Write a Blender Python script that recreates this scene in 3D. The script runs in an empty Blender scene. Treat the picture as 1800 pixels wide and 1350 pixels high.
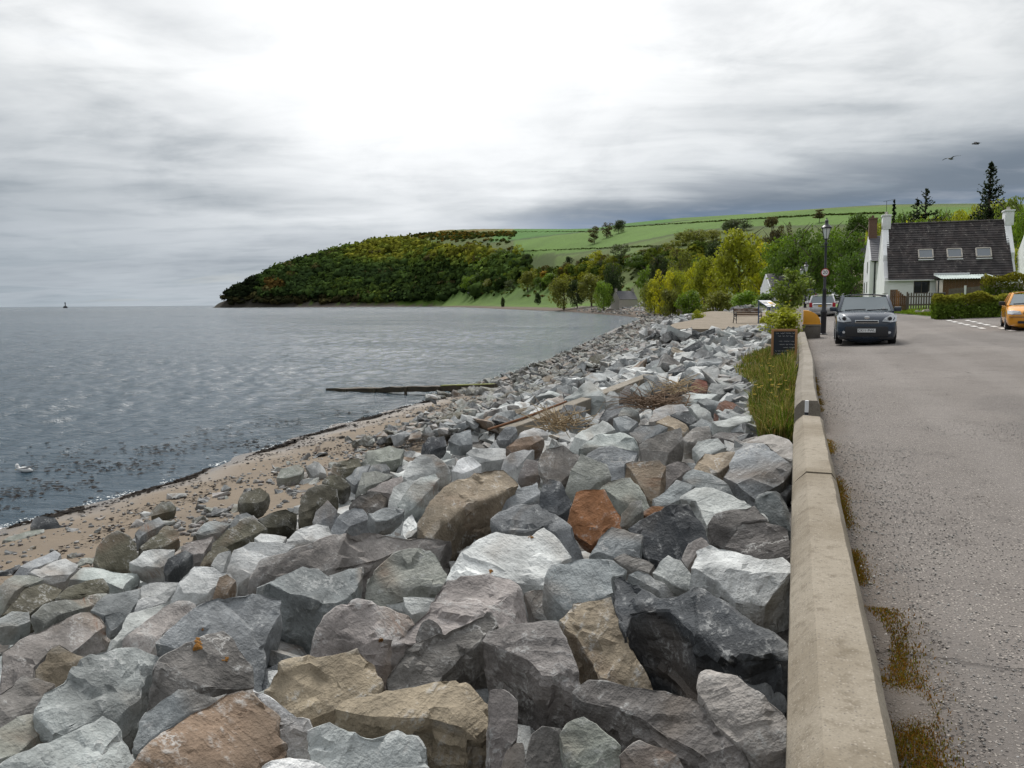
import bpy, bmesh, math, random
import numpy as np
from mathutils import Vector, Matrix, noise
from mathutils.bvhtree import BVHTree

random.seed(7); np.random.seed(7)
scene = bpy.context.scene
COL = scene.collection

# ------------------------------------------------------------------ camera
F, CX, CY = 1400.0, 900.0, 675.0           # focal length and centre in the photograph's pixels (1800 x 1350)
CAM = Vector((0.0, 0.0, 4.5))              # z = 0 is the water, the road runs along +Y at z = 3
PITCH, YAW, ROLL = math.radians(5.79), math.radians(19.56), math.radians(0.42)
_f = Vector((-math.sin(YAW)*math.cos(PITCH), math.cos(YAW)*math.cos(PITCH), -math.sin(PITCH)))
_r0 = Vector((math.cos(YAW), math.sin(YAW), 0.0)); _u0 = _r0.cross(_f)
_r = _r0*math.cos(ROLL) - _u0*math.sin(ROLL); _u = _u0*math.cos(ROLL) + _r0*math.sin(ROLL)
cam_data = bpy.data.cameras.new("camera"); cam_data.sensor_width = 36.0; cam_data.lens = 36.0*F/1800.0
cam_data.clip_start = 0.05; cam_data.clip_end = 30000.0
cam = bpy.data.objects.new("camera", cam_data); COL.objects.link(cam)
cam.matrix_world = Matrix(((_r.x, _u.x, -_f.x, CAM.x), (_r.y, _u.y, -_f.y, CAM.y), (_r.z, _u.z, -_f.z, CAM.z), (0, 0, 0, 1)))
scene.camera = cam

# ------------------------------------------------------------------ sky, sun, exposure
SUN_AZ, SUN_EL = math.radians(24.0), math.radians(52.0)     # azimuth counted leftwards from the road direction (+Y)
SUN_DIR = Vector((-math.sin(SUN_AZ)*math.cos(SUN_EL), math.cos(SUN_AZ)*math.cos(SUN_EL), math.sin(SUN_EL)))
sun_data = bpy.data.lights.new("sun", 'SUN'); sun_data.energy = 1.5; sun_data.angle = math.radians(20); sun_data.color = (1.0, 0.96, 0.9)
sun = bpy.data.objects.new("sun", sun_data); COL.objects.link(sun)
sun.rotation_euler = (-SUN_DIR).to_track_quat('-Z', 'Y').to_euler()
vs = scene.view_settings
vs.view_transform = 'Standard'; vs.look = 'None'; vs.gamma = 1.0; vs.use_curve_mapping = False; vs.exposure = 1.15
scene.cycles.max_bounces = 5; scene.cycles.diffuse_bounces = 2; scene.cycles.glossy_bounces = 2
scene.cycles.transmission_bounces = 4; scene.cycles.transparent_max_bounces = 6
scene.cycles.caustics_reflective = False; scene.cycles.caustics_refractive = False
scene.cycles.use_denoising = True; scene.cycles.use_adaptive_sampling = True; scene.cycles.adaptive_threshold = 0.02

class NT:
    """tiny helper round a node tree"""
    def __init__(s, tree): s.t = tree; s.l = tree.links
    def n(s, typ, **kw):
        nd = s.t.nodes.new(typ)
        for k, v in kw.items():
            if k == 'i':
                for kk, vv in v.items():
                    if isinstance(vv, bpy.types.NodeSocket): s.l.new(vv, nd.inputs[kk])
                    else: nd.inputs[kk].default_value = vv
            else: setattr(nd, k, v)
        return nd
    def math(s, op, a, b=0.0, c=0.0, clamp=False):
        nd = s.n('ShaderNodeMath', operation=op, use_clamp=clamp, i={0: a, 1: b, 2: c}); return nd.outputs[0]
    def mix(s, fac, a, b, blend='MIX'):
        nd = s.n('ShaderNodeMix', data_type='RGBA', blend_type=blend, i={0: fac, 6: a, 7: b}); return nd.outputs[2]
    def ramp(s, v, lo, hi, a=0.0, b=1.0, smooth=True):
        nd = s.n('ShaderNodeMapRange', interpolation_type='SMOOTHSTEP' if smooth else 'LINEAR', i={0: v, 1: lo, 2: hi, 3: a, 4: b}); return nd.outputs[0]
    def noise(s, vec, scale, detail=4.0, rough=0.55, dist=0.0, dims='3D'):
        nd = s.n('ShaderNodeTexNoise', noise_dimensions=dims, i={'Vector': vec, 'Scale': scale, 'Detail': detail, 'Roughness': rough, 'Distortion': dist}); return nd.outputs[0]
    def scalev(s, vec, v):
        nd = s.n('ShaderNodeVectorMath', operation='MULTIPLY', i={0: vec, 1: v}); return nd.outputs[0]
    def cramp(s, v, stops):
        nd = s.n('ShaderNodeValToRGB', i={0: v}); e = nd.color_ramp.elements
        while len(e) < len(stops): e.new(0.5)
        for el, (p, c) in zip(e, stops): el.position = p; el.color = (*c, 1) if len(c) == 3 else c
        return nd.outputs[0]

world = bpy.data.worlds.new("World"); scene.world = world; world.use_nodes = True
W = NT(world.node_tree); W.t.nodes.clear()
geo = W.n('ShaderNodeTexCoord'); sep = W.n('ShaderNodeSeparateXYZ', i={0: geo.outputs['Generated']})
dx, dy, dz = sep.outputs
# azimuth a: tangent-like coordinate counted rightwards from the middle of the view, elevation e ~ tan(elevation)
fwd = W.math('ADD', W.math('MULTIPLY', dx, -math.sin(YAW)), W.math('MULTIPLY', dy, math.cos(YAW)))
rgt = W.math('ADD', W.math('MULTIPLY', dx, math.cos(YAW)), W.math('MULTIPLY', dy, math.sin(YAW)))
az = W.math('ARCTAN2', rgt, fwd)
el = W.math('ARCSINE', dz)
sky = W.n('ShaderNodeTexSky', sky_type='NISHITA', sun_disc=False, sun_elevation=SUN_EL, sun_rotation=-SUN_AZ, air_density=1.0, dust_density=1.5, ozone_density=1.2)
clear = W.scalev(sky.outputs[0], (0.09, 0.09, 0.09))
# a flat cloud deck seen in perspective: (right, forward) / (up + c)
den = W.math('ADD', W.math('MAXIMUM', dz, 0.0), 0.09)
deck = W.n('ShaderNodeCombineXYZ', i={0: W.math('DIVIDE', rgt, den), 1: W.math('DIVIDE', fwd, den), 2: 0.0}).outputs[0]
n1 = W.noise(W.scalev(deck, (0.55, 0.9, 1.0)), 1.0, 6.0, 0.52, 0.6)
n2 = W.noise(W.scalev(deck, (1.6, 2.6, 1.0)), 1.3, 5.0, 0.55, 0.4)
n3 = W.noise(W.n('ShaderNodeCombineXYZ', i={0: W.math('MULTIPLY', az, 3.2), 1: W.math('MULTIPLY', W.math('SUBTRACT', el, W.math('MULTIPLY', az, 0.10)), 17.0), 2: 3.7}).outputs[0], 1.0, 5.0, 0.5, 0.5)
# base brightness of the overcast with height
base = W.cramp(W.math('DIVIDE', el, 1.5708), [(0.0, (0.34, 0.40, 0.45)), (0.05, (0.41, 0.455, 0.50)), (0.10, (0.58, 0.615, 0.645)), (0.16, (0.80, 0.82, 0.83)), (0.24, (0.90, 0.91, 0.92)), (0.5, (1.10, 1.12, 1.14)), (1.0, (1.35, 1.37, 1.40))])
# the overcast is brightest on the sun's side and duller behind the viewer
sund = W.n('ShaderNodeVectorMath', operation='DOT_PRODUCT', i={0: geo.outputs['Generated'], 1: tuple(SUN_DIR)}).outputs['Value']
fall = W.ramp(sund, -0.6, 0.95, 0.48, 1.0, False)
base = W.mix(1.0, base, W.n('ShaderNodeCombineXYZ', i={0: fall, 1: fall, 2: fall}).outputs[0], 'MULTIPLY')
# brightness round the hidden sun
gx = W.math('SUBTRACT', az, -0.075); gy = W.math('SUBTRACT', el, 0.40)
g2 = W.math('ADD', W.math('MULTIPLY', W.math('MULTIPLY', gx, gx), 8.0), W.math('MULTIPLY', W.math('MULTIPLY', gy, gy), 7.0))
glow = W.math('POWER', 2.718, W.math('MULTIPLY', g2, -1.0))
mott = W.ramp(n1, 0.36, 0.68, 0.0, 1.0)
streak = W.ramp(n3, 0.38, 0.66, 0.0, 1.0)
low = W.ramp(el, 0.02, 0.30, 1.0, 0.12)
dark = W.math('MULTIPLY', W.math('MULTIPLY', streak, low), W.ramp(glow, 0.30, 0.90, 0.31, 0.05))
dark = W.math('ADD', dark, W.math('MULTIPLY', mott, W.ramp(glow, 0.25, 0.95, 0.36, 0.06)))
dark = W.math('ADD', dark, W.math('MULTIPLY', W.ramp(n2, 0.42, 0.72), W.ramp(glow, 0.2, 0.9, 0.17, 0.03)))
n4 = W.noise(W.n('ShaderNodeCombineXYZ', i={0: W.math('MULTIPLY', az, 5.5), 1: W.math('MULTIPLY', W.math('SUBTRACT', el, W.math('MULTIPLY', az, 0.06)), 13.0), 2: 1.3}).outputs[0], 1.0, 7.0, 0.58, 0.25)
dark = W.math('ADD', dark, W.math('MULTIPLY', W.ramp(n4, 0.44, 0.68), W.ramp(glow, 0.3, 0.98, 0.20, 0.10)))
c = W.mix(W.math('MULTIPLY', glow, 0.80, clamp=True), base, (1.14, 1.145, 1.15, 1))
c = W.mix(dark, c, (0.18, 0.218, 0.255, 1))
# the long slate-blue cloud bank low over the hill, thinning to nothing at its seaward end
wob = W.math('MULTIPLY', W.math('SUBTRACT', n2, 0.5), 0.035)
wob2 = W.math('MULTIPLY', W.math('SUBTRACT', n1, 0.5), 0.05)
topl = W.math('ADD', W.math('ADD', W.ramp(az, -0.10, 0.22, 0.105, 0.150, False), W.ramp(az, 0.22, 0.75, 0.0, 0.045, False)), W.math('ADD', wob, wob2))
bank = W.math('MULTIPLY', W.ramp(W.math('SUBTRACT', el, topl), -0.045, 0.016, 1.0, 0.0), W.ramp(W.math('ADD', az, W.math('MULTIPLY', wob2, 2.0)), -0.14, 0.12))
bank = W.math('MULTIPLY', bank, W.ramp(az, 0.9, 1.6, 1.0, 0.3))
lowgap = W.ramp(W.math('SUBTRACT', el, W.math('MULTIPLY', wob, 0.6)), 0.08, 0.125, 1.0, 0.0)
bcol = W.mix(lowgap, (0.150, 0.185, 0.230, 1), (0.085, 0.160, 0.280, 1))
bcol = W.mix(W.ramp(n2, 0.45, 0.75, 0.0, 0.7), bcol, (0.27, 0.30, 0.345, 1))
c = W.mix(W.math('MULTIPLY', bank, 0.96), c, bcol)
# a paler slot right on the skyline under the bank, and thin clear sky showing through
slot = W.math('MULTIPLY', W.ramp(el, 0.115, 0.085, 0.0, 1.0), W.ramp(n1, 0.40, 0.56))
c = W.mix(W.math('MULTIPLY', slot, 0.22), c, (0.66, 0.69, 0.73, 1))
c = W.mix(W.math('MULTIPLY', W.ramp(n1, 0.30, 0.42, 1.0, 0.0), 0.10), c, clear)
# below the horizon the sky node is never seen; keep it a dull sea grey
c = W.mix(W.ramp(dz, -0.02, 0.0, 1.0, 0.0), c, (0.12, 0.14, 0.16, 1))
bg = W.n('ShaderNodeBackground', i={'Color': c, 'Strength': 0.54})
world.cycles.sampling_method = 'MANUAL'; world.cycles.sample_map_resolution = 512
W.l.new(bg.outputs[0], W.n('ShaderNodeOutputWorld').inputs[0])

# ------------------------------------------------------------------ helpers
def ray(px, py):
    d = _f + _r*((px-CX)/F) - _u*((py-CY)/F); return d.normalized()
def onz(px, py, z=0.0):
    d = ray(px, py); return CAM + d*((z-CAM.z)/d.z)
def aty(px, py, Y):
    d = ray(px, py); return CAM + d*((Y-CAM.y)/d.y)
def lerp_tab(tab, v):
    if v <= tab[0][0]: return tab[0][1]
    for (a, b), (c_, d_) in zip(tab, tab[1:]):
        if v <= c_: return b + (d_-b)*(v-a)/(c_-a)
    return tab[-1][1]
def smooth(a, b, v):
    t = min(1, max(0, (v-a)/(b-a))); return t*t*(3-2*t)

def tag(o, label=None, cat=None, group=None, kind=None):
    if label: o['label'] = label
    if cat: o['category'] = cat
    if group: o['group'] = group
    if kind: o['kind'] = kind
    return o
def empty(name, loc=(0, 0, 0), rz=0.0):
    o = bpy.data.objects.new(name, None); COL.objects.link(o); o.location = loc; o.rotation_euler = (0, 0, rz); o.empty_display_size = 0.2
    return o
def link(name, me, mat=None, parent=None, loc=None):
    o = bpy.data.objects.new(name, me); COL.objects.link(o)
    if mat is not None:
        for m in (mat if isinstance(mat, (list, tuple)) else [mat]): me.materials.append(m)
    if parent is not None: o.parent = parent
    if loc is not None: o.location = loc
    return o
def copy_tree(o, parent=None):
    k = o.copy(); COL.objects.link(k); k.parent = parent
    for ch in list(o.children): copy_tree(ch, k)
    return k

class MB:
    """collects simple solids into one mesh"""
    def __init__(s): s.v = []; s.f = []; s.m = []
    def add(s, vs_, fs, mi=0):
        k = len(s.v); s.v += [tuple(p) for p in vs_]; s.f += [tuple(i+k for i in f_) for f_ in fs]; s.m += [mi]*len(fs); return s
    def box(s, x0, x1, y0, y1, z0, z1, mi=0, M=None):
        p = [Vector((x, y, z)) for z in (z0, z1) for y in (y0, y1) for x in (x0, x1)]
        if M: p = [M @ q for q in p]
        return s.add(p, [(0, 2, 3, 1), (4, 5, 7, 6), (0, 1, 5, 4), (1, 3, 7, 5), (3, 2, 6, 7), (2, 0, 4, 6)], mi)
    def bar(s, a, b, w, h=None, mi=0, up=(0, 0, 1)):
        a, b = Vector(a), Vector(b); h = w if h is None else h; d = (b-a).normalized(); up = Vector(up)
        if abs(d.dot(up)) > 0.98: up = Vector((0, 1, 0))
        x = d.cross(up).normalized(); y = x.cross(d)
        p = [c_ + x*(sx*w/2) + y*(sy*h/2) for c_ in (a, b) for sx, sy in ((-1, -1), (1, -1), (1, 1), (-1, 1))]
        return s.add(p, [(3, 2, 1, 0), (4, 5, 6, 7), (0, 1, 5, 4), (1, 2, 6, 5), (2, 3, 7, 6), (3, 0, 4, 7)], mi)
    def tube(s, pts, rad, n=8, mi=0, cap=True):
        pts = [Vector(p) for p in pts]; rads = rad if isinstance(rad, (list, tuple)) else [rad]*len(pts)
        k0 = len(s.v); fs = []
        for i, p in enumerate(pts):
            d = (pts[min(i+1, len(pts)-1)]-pts[max(i-1, 0)]).normalized()
            up = Vector((0, 0, 1)) if abs(d.z) < 0.95 else Vector((1, 0, 0))
            x = d.cross(up).normalized(); y = x.cross(d)
            for j in range(n):
                t = 2*math.pi*j/n; s.v.append(tuple(p + (x*math.cos(t)+y*math.sin(t))*rads[i]))
        for i in range(len(pts)-1):
            for j in range(n):
                a = k0+i*n+j; b = k0+i*n+(j+1) % n; fs.append((a, b, b+n, a+n))
        if cap: fs += [tuple(k0+j for j in reversed(range(n))), tuple(k0+(len(pts)-1)*n+j for j in range(n))]
        s.f += fs; s.m += [mi]*len(fs); return s
    def lathe(s, prof, n=16, mi=0, at=(0, 0, 0), M=None, closed=True):
        k0 = len(s.v); fs = []; at = Vector(at)
        for r_, z in prof:
            for j in range(n):
                t = 2*math.pi*(j+0.5)/n; p = Vector((r_*math.cos(t), r_*math.sin(t), z))
                s.v.append(tuple((M @ p if M else p) + at))
        for i in range(len(prof)-1):
            for j in range(n):
                a = k0+i*n+j; b = k0+i*n+(j+1) % n; fs.append((a, b, b+n, a+n))
        if closed: fs += [tuple(k0+j for j in reversed(range(n))), tuple(k0+(len(prof)-1)*n+j for j in range(n))]
        s.f += fs; s.m += [mi]*len(fs); return s
    def prism(s, poly, d, mi=0):
        """poly: 3-D ring, d: extrusion vector"""
        n = len(poly); d = Vector(d); p = [Vector(q) for q in poly]
        return s.add(p + [q+d for q in p], [tuple(reversed(range(n))), tuple(range(n, 2*n))] + [(i, (i+1) % n, (i+1) % n+n, i+n) for i in range(n)], mi)
    def mesh(s, name, smooth_=False, fix=True):
        me = bpy.data.meshes.new(name); me.from_pydata(s.v, [], s.f); me.polygons.foreach_set('material_index', s.m)
        if fix:
            bm = bmesh.new(); bm.from_mesh(me); bmesh.ops.recalc_face_normals(bm, faces=bm.faces); bm.to_mesh(me); bm.free()
        if smooth_: shade(me, 40)
        me.update(); return me
    def build(s, name, mat, parent=None, smooth_=False, loc=None, bevel=0.0, fix=True):
        me = s.mesh(name, smooth_, fix)
        if bevel: bevel_mesh(me, bevel)
        return link(name, me, mat, parent, loc)

def shade(me, ang=35):
    if ang >= 180: me.polygons.foreach_set('use_smooth', np.ones(len(me.polygons), bool)); return
    bm = bmesh.new(); bm.from_mesh(me); a = math.radians(ang)
    for f_ in bm.faces: f_.smooth = True
    for e in bm.edges: e.smooth = len(e.link_faces) == 2 and e.calc_face_angle(0) < a
    bm.to_mesh(me); bm.free()
def bevel_mesh(me, w, seg=2, ang=30):
    bm = bmesh.new(); bm.from_mesh(me)
    es = [e for e in bm.edges if len(e.link_faces) == 2 and e.calc_face_angle(0) > math.radians(ang)]
    bmesh.ops.bevel(bm, geom=es, offset=w, segments=seg, affect='EDGES', profile=0.6, clamp_overlap=True)
    bm.to_mesh(me); bm.free(); shade(me, 35)
def np_mesh(name, V, Fq):
    """fast mesh from an (n,3) array and an (m,4) or (m,3) index array"""
    V = np.asarray(V, np.float32); Fq = np.asarray(Fq, np.int32); k = Fq.shape[1]
    me = bpy.data.meshes.new(name); me.vertices.add(len(V)); me.vertices.foreach_set('co', V.ravel())
    me.loops.add(Fq.size); me.loops.foreach_set('vertex_index', Fq.ravel())
    me.polygons.add(len(Fq)); me.polygons.foreach_set('loop_start', np.arange(0, Fq.size, k, dtype=np.int32))
    me.update(calc_edges=True); return me
def grid_faces(nu, nv):
    i = np.arange(nu-1)[:, None]*nv + np.arange(nv-1)[None, :]
    return np.stack([i, i+nv, i+nv+1, i+1], -1).reshape(-1, 4)
def vcol(me, rgb, name='tint'):
    a = me.color_attributes.new(name, 'FLOAT_COLOR', 'POINT'); rgb = np.asarray(rgb, np.float32)
    a.data.foreach_set('color', np.concatenate([rgb, np.ones((len(rgb), 1), np.float32)], 1).ravel())

# ------------------------------------------------------------------ materials
MATS = {}
def new_mat(name):
    m = bpy.data.materials.new(name); m.use_nodes = True; t = NT(m.node_tree); t.t.nodes.clear()
    out = t.n('ShaderNodeOutputMaterial'); b = t.n('ShaderNodeBsdfPrincipled'); t.l.new(b.outputs[0], out.inputs[0])
    MATS[name] = m; return m, t, b, out
def simple(name, col, rough=0.6, metal=0.0, var=0.12, scale=6.0, bump=0.0, bscale=40.0, spec=0.5, coat=0.0):
    """a colour broken up by two scales of noise, with optional fine relief"""
    m, t, b, _o = new_mat(name); tc = t.n('ShaderNodeTexCoord').outputs['Object']
    n = t.noise(tc, scale, 6.0, 0.6); n_ = t.ramp(n, 0.25, 0.75, 1-var, 1+var, False)
    colr = t.mix(1.0, (*col, 1), t.n('ShaderNodeCombineXYZ', i={0: n_, 1: n_, 2: n_}).outputs[0], 'MULTIPLY')
    t.l.new(colr, b.inputs['Base Color']); b.inputs['Metallic'].default_value = metal
    t.l.new(t.ramp(n, 0.3, 0.7, max(0.02, rough-0.08), min(1, rough+0.08), False), b.inputs['Roughness'])
    b.inputs['Specular IOR Level'].default_value = spec
    if coat: b.inputs['Coat Weight'].default_value = coat; b.inputs['Coat Roughness'].default_value = 0.05
    if bump:
        bn = t.n('ShaderNodeBump', i={'Strength': 1.0, 'Distance': bump, 'Height': t.noise(tc, bscale, 4.0, 0.6)}); t.l.new(bn.outputs[0], b.inputs['Normal'])
    return m
# ------------------------------------------------------------------ the lie of the land
SHORE = [(-14.6, -60), (-14.7, 0), (-15.15, 11.4), (-15.0, 15.9), (-15.84, 23.3), (-16.1, 32.2), (-16.44, 39.8), (-17.7, 56), (-22.5, 91), (-29.5, 138),
         (-40, 221), (-53, 262), (-108, 391), (-225, 607), (-380, 900), (-568, 1186), (-746, 1222), (-927, 1243), (-1040, 1250), (-1062, 1256), (-1040, 1275), (-900, 1500), (-500, 2200), (600, 2900), (2600, 2600), (2600, -60)]
SHP = np.array(SHORE, float)
SH_Y = [(y, x) for x, y in SHORE[:16]]
def shore_x(Y): return lerp_tab(SH_Y, Y)
def shore_dist(X, Y):
    """signed distance inland of the water line (numpy arrays)"""
    P = np.stack([X, Y], -1).astype(float); best = np.full(P.shape[:-1], 1e9); inside = np.zeros(P.shape[:-1], bool)
    n = len(SHP)
    for i in range(n):
        a, b = SHP[i], SHP[(i+1) % n]; ab = b-a
        t = np.clip(((P-a) @ ab)/(ab @ ab), 0, 1); d = np.linalg.norm(P-a-t[..., None]*ab, axis=-1)
        if i < n-3: best = np.minimum(best, d)
        cr = ((a[1] > P[..., 1]) != (b[1] > P[..., 1])); dyy = b[1]-a[1] if b[1] != a[1] else 1e-9
        inside ^= cr & (P[..., 0] < (b[0]-a[0])*(P[..., 1]-a[1])/dyy + a[0])
    return np.where(inside, best, -best)
def road_z(X, Y):
    return 3.0 + 0.0165*np.clip(Y-33, 0, 110) + 0.045*np.clip(X, 0, 14)*np.clip((Y-4)/20, 0, 1)
# hill columns: image x on the horizon, distance of the hill foot, distance of the ridge, skyline y in the photograph
HILL = [(376, 1620, 1640, 536), (386, 1615, 1640, 522), (400, 1610, 1650, 503), (420, 1600, 1670, 484), (460, 1570, 1700, 466), (500, 1540, 1720, 449), (540, 1500, 1740, 437), (600, 1440, 1760, 428), (640, 1400, 1750, 424), (720, 1330, 1700, 420),
        (780, 1150, 1650, 408), (850, 900, 1600, 406.5), (900, 740, 1520, 406.5), (1000, 520, 1420, 407), (1040, 450, 1400, 406), (1100, 380, 1320, 398.5), (1200, 300, 1250, 389), (1300, 260, 1150, 382.5), (1430, 230, 1050, 377.5), (1560, 170, 950, 374),
        (1700, 120, 800, 372), (1850, 105, 700, 372), (2400, 90, 600, 372), (3600, 80, 600, 372)]
HX = np.array([h[0] for h in HILL], float); HF = np.array([h[1] for h in HILL], float); HR = np.array([h[2] for h in HILL], float); HY = np.array([h[3] for h in HILL], float)
def img_x(X, Y):
    """photograph x of the horizon point in that direction"""
    a = np.arctan2(X, Y) + YAW; a = np.clip(a, -1.45, 1.36); return CX + F*np.tan(a)/math.cos(PITCH)*0.999
def ground_np(X, Y):
    X = np.asarray(X, float); Y = np.asarray(Y, float); D = np.hypot(X, Y)
    s = shore_dist(X, Y)
    xs = np.interp(Y, [p[0] for p in SH_Y], [p[1] for p in SH_Y])
    sn = (X-xs)*15.2/np.maximum(-xs, 1.0)
    near = np.interp(sn, [-40, 0, 2.2, 4.3, 6, 9, 12.3, 14.2, 15.0, 15.2, 40], [-3.5, 0, 0.34, 0.5, 0.62, 1.15, 2.05, 2.45, 2.55, 2.75, 2.75])
    near = near + np.where(X > -1.0, (road_z(X, Y)-3.0), 0) + 0.0165*np.clip(Y-33, 0, 110)*np.clip((X+14)/10, 0, 1)
    far = np.interp(s, [-200, 0, 10, 18, 60, 200], [-6, 0, 1.5, 2.9, 4.4, 6.5])
    w = np.clip((Y-66)/50, 0, 1); w = w*w*(3-2*w)
    z = near*(1-w) + far*w
    z = np.where((Y >= 60) & (X > -6), np.maximum(z, np.minimum(road_z(X, Y)-0.25, far+3)), z)
    ix = img_x(X, Y)
    foot = np.interp(ix, HX, HF); rid = np.interp(ix, HX, HR); ys = np.interp(ix, HX, HY)
    zr = 4.5 + (539.63-0.00733*ix-ys)/F*rid*np.cos(np.arctan2(X, Y)+YAW)*1.0
    t = np.clip((D-foot)/np.maximum(rid-foot, 1), 0, 1.6)
    shape = np.where(t < 1, t*(1.28-0.28*t), 1.0-0.10*(t-1))
    hill = np.where(D > foot, np.maximum(zr-4.5, 0)*shape, 0)
    hill = np.where(Y > 0, hill, 0)*np.clip((ix-370)/8, 0, 1)*np.clip((s-np.interp(ix, [370, 560, 700], [0, 6, 14]))/np.interp(ix, [370, 450, 560, 900], [12, 14, 40, 70]), 0, 1)
    rel = np.sin(X*0.011+1.3)*np.cos(Y*0.009)*4.0*np.clip(t*(1-t)*4, 0, 1)*np.clip((rid-foot)/600, 0, 1)
    return z + hill + rel*np.clip(zr/120, 0, 1)
def ground(X, Y): return float(ground_np(np.array([X]), np.array([Y]))[0])
def ray_ground(px, py, dmin=40.0, dmax=2500.0, z_add=0.0):
    """where the line of sight through a pixel of the photograph first meets the land"""
    d = ray(px, py); t = np.geomspace(dmin, dmax, 240)
    for _ in range(2):
        X = CAM.x+d.x*t; Y = CAM.y+d.y*t; g = ground_np(X, Y)+z_add; h_ = CAM.z+d.z*t-g; hit = np.nonzero(h_ <= 0)[0]
        k = int(hit[0]) if len(hit) else int(np.argmin(h_))
        if _ == 0: t = np.linspace(t[max(0, k-1)], t[min(len(t)-1, k+(0 if len(hit) else 1))], 24)
    return Vector((X[k], Y[k], g[k]))

# --- materials of the land
def sand_material():
    m, t, b, _o = new_mat('sand'); tc = t.n('ShaderNodeNewGeometry').outputs['Position']
    a = t.noise(tc, 0.35, 5, 0.6); g = t.noise(tc, 9.0, 6, 0.7); fine = t.noise(tc, 90, 3, 0.6)
    z = t.n('ShaderNodeSeparateXYZ', i={0: tc}).outputs[2]
    col = t.cramp(a, [(0.30, (0.100, 0.079, 0.057)), (0.55, (0.152, 0.117, 0.080)), (0.8, (0.090, 0.072, 0.054))])
    col = t.mix(t.ramp(g, 0.52, 0.70, 0, 0.7), col, (0.13, 0.105, 0.085, 1))
    col = t.mix(t.ramp(fine, 0.35, 0.75, 0, 0.35), col, (0.22, 0.175, 0.13, 1))
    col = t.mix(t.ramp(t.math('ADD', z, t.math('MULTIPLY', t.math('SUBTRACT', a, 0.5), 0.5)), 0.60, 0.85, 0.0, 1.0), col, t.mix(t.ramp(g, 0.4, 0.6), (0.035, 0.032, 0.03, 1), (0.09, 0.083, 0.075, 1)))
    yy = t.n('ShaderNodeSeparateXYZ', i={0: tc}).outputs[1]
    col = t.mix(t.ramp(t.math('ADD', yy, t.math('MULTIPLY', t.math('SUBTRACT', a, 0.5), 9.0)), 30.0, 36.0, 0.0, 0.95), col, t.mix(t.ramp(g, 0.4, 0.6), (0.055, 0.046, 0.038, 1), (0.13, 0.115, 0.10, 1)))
    wet = t.ramp(t.math('ADD', z, t.math('MULTIPLY', t.math('SUBTRACT', a, 0.5), 0.25)), 0.05, 0.34, 1.0, 0.0)
    col = t.mix(t.math('MULTIPLY', wet, 0.72), col, (0.105, 0.085, 0.066, 1))
    t.l.new(col, b.inputs['Base Color']); t.l.new(t.ramp(wet, 0, 1, 0.9, 0.25, False), b.inputs['Roughness'])
    bn = t.n('ShaderNodeBump', i={'Strength': 0.8, 'Distance': 0.03, 'Height': t.math('ADD', t.noise(tc, 5, 5, 0.65), t.math('MULTIPLY', fine, 0.15))}); t.l.new(bn.outputs[0], b.inputs['Normal'])
    return m
def land_material():
    """colour of each kind of ground comes from the tint layer, broken up by noise"""
    m, t, b, _o = new_mat('land'); tc = t.n('ShaderNodeNewGeometry').outputs['Position']
    tint = t.n('ShaderNodeVertexColor', layer_name='tint').outputs[0]
    a = t.noise(tc, 0.012, 8, 0.62); c_ = t.noise(tc, 0.35, 6, 0.7); d = t.noise(tc, 6.0, 4, 0.7)
    v = t.math('MULTIPLY', t.math('MULTIPLY', t.ramp(a, 0.3, 0.7, 0.85, 1.17, False), t.ramp(c_, 0.25, 0.75, 0.72, 1.3, False)), t.ramp(d, 0.2, 0.8, 0.7, 1.3, False))
    col = t.mix(1.0, tint, t.n('ShaderNodeCombineXYZ', i={0: v, 1: v, 2: v}).outputs[0], 'MULTIPLY')
    t.l.new(col, b.inputs['Base Color']); b.inputs['Roughness'].default_value = 0.95; b.inputs['Specular IOR Level'].default_value = 0.15
    bn = t.n('ShaderNodeBump', i={'Strength': 0.7, 'Distance': 0.25, 'Height': c_}); t.l.new(bn.outputs[0], b.inputs['Normal'])
    return m
M_SAND = sand_material(); M_LAND = land_material()

# --- near beach, the bed under the rocks and the ground beneath the road: one sheet
def build_beach():
    ys = np.concatenate([np.arange(-6, 12, 0.22), np.arange(12, 40, 0.4), np.arange(40, 75, 1.0), np.arange(75, 240, 4.0)])
    xs = np.concatenate([np.arange(-1.35, 0.02, 0.028), [0.05]])     # fractions of the way from the deep water line (-1.35 * 15) to the wall
    Y = np.repeat(ys[:, None], len(xs), 1)
    base = np.array([-shore_x(y) for y in ys])[:, None]
    X = xs[None, :]*np.maximum(base, 15.0)*1.02
    Z = ground_np(X, Y)
    for i in range(len(ys)):
        if ys[i] < 70:
            for j in range(len(xs)):
                Z[i, j] += 0.06*noise.noise((X[i, j]*0.6, ys[i]*0.6, 0)) + 0.022*noise.noise((X[i, j]*2.5, ys[i]*2.5, 3))
    me = np_mesh('beach', np.stack([X, Y, Z], -1).reshape(-1, 3), grid_faces(len(ys), len(xs))[:, ::-1]); shade(me, 180)
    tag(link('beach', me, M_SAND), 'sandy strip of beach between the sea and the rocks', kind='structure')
build_beach()

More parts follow.
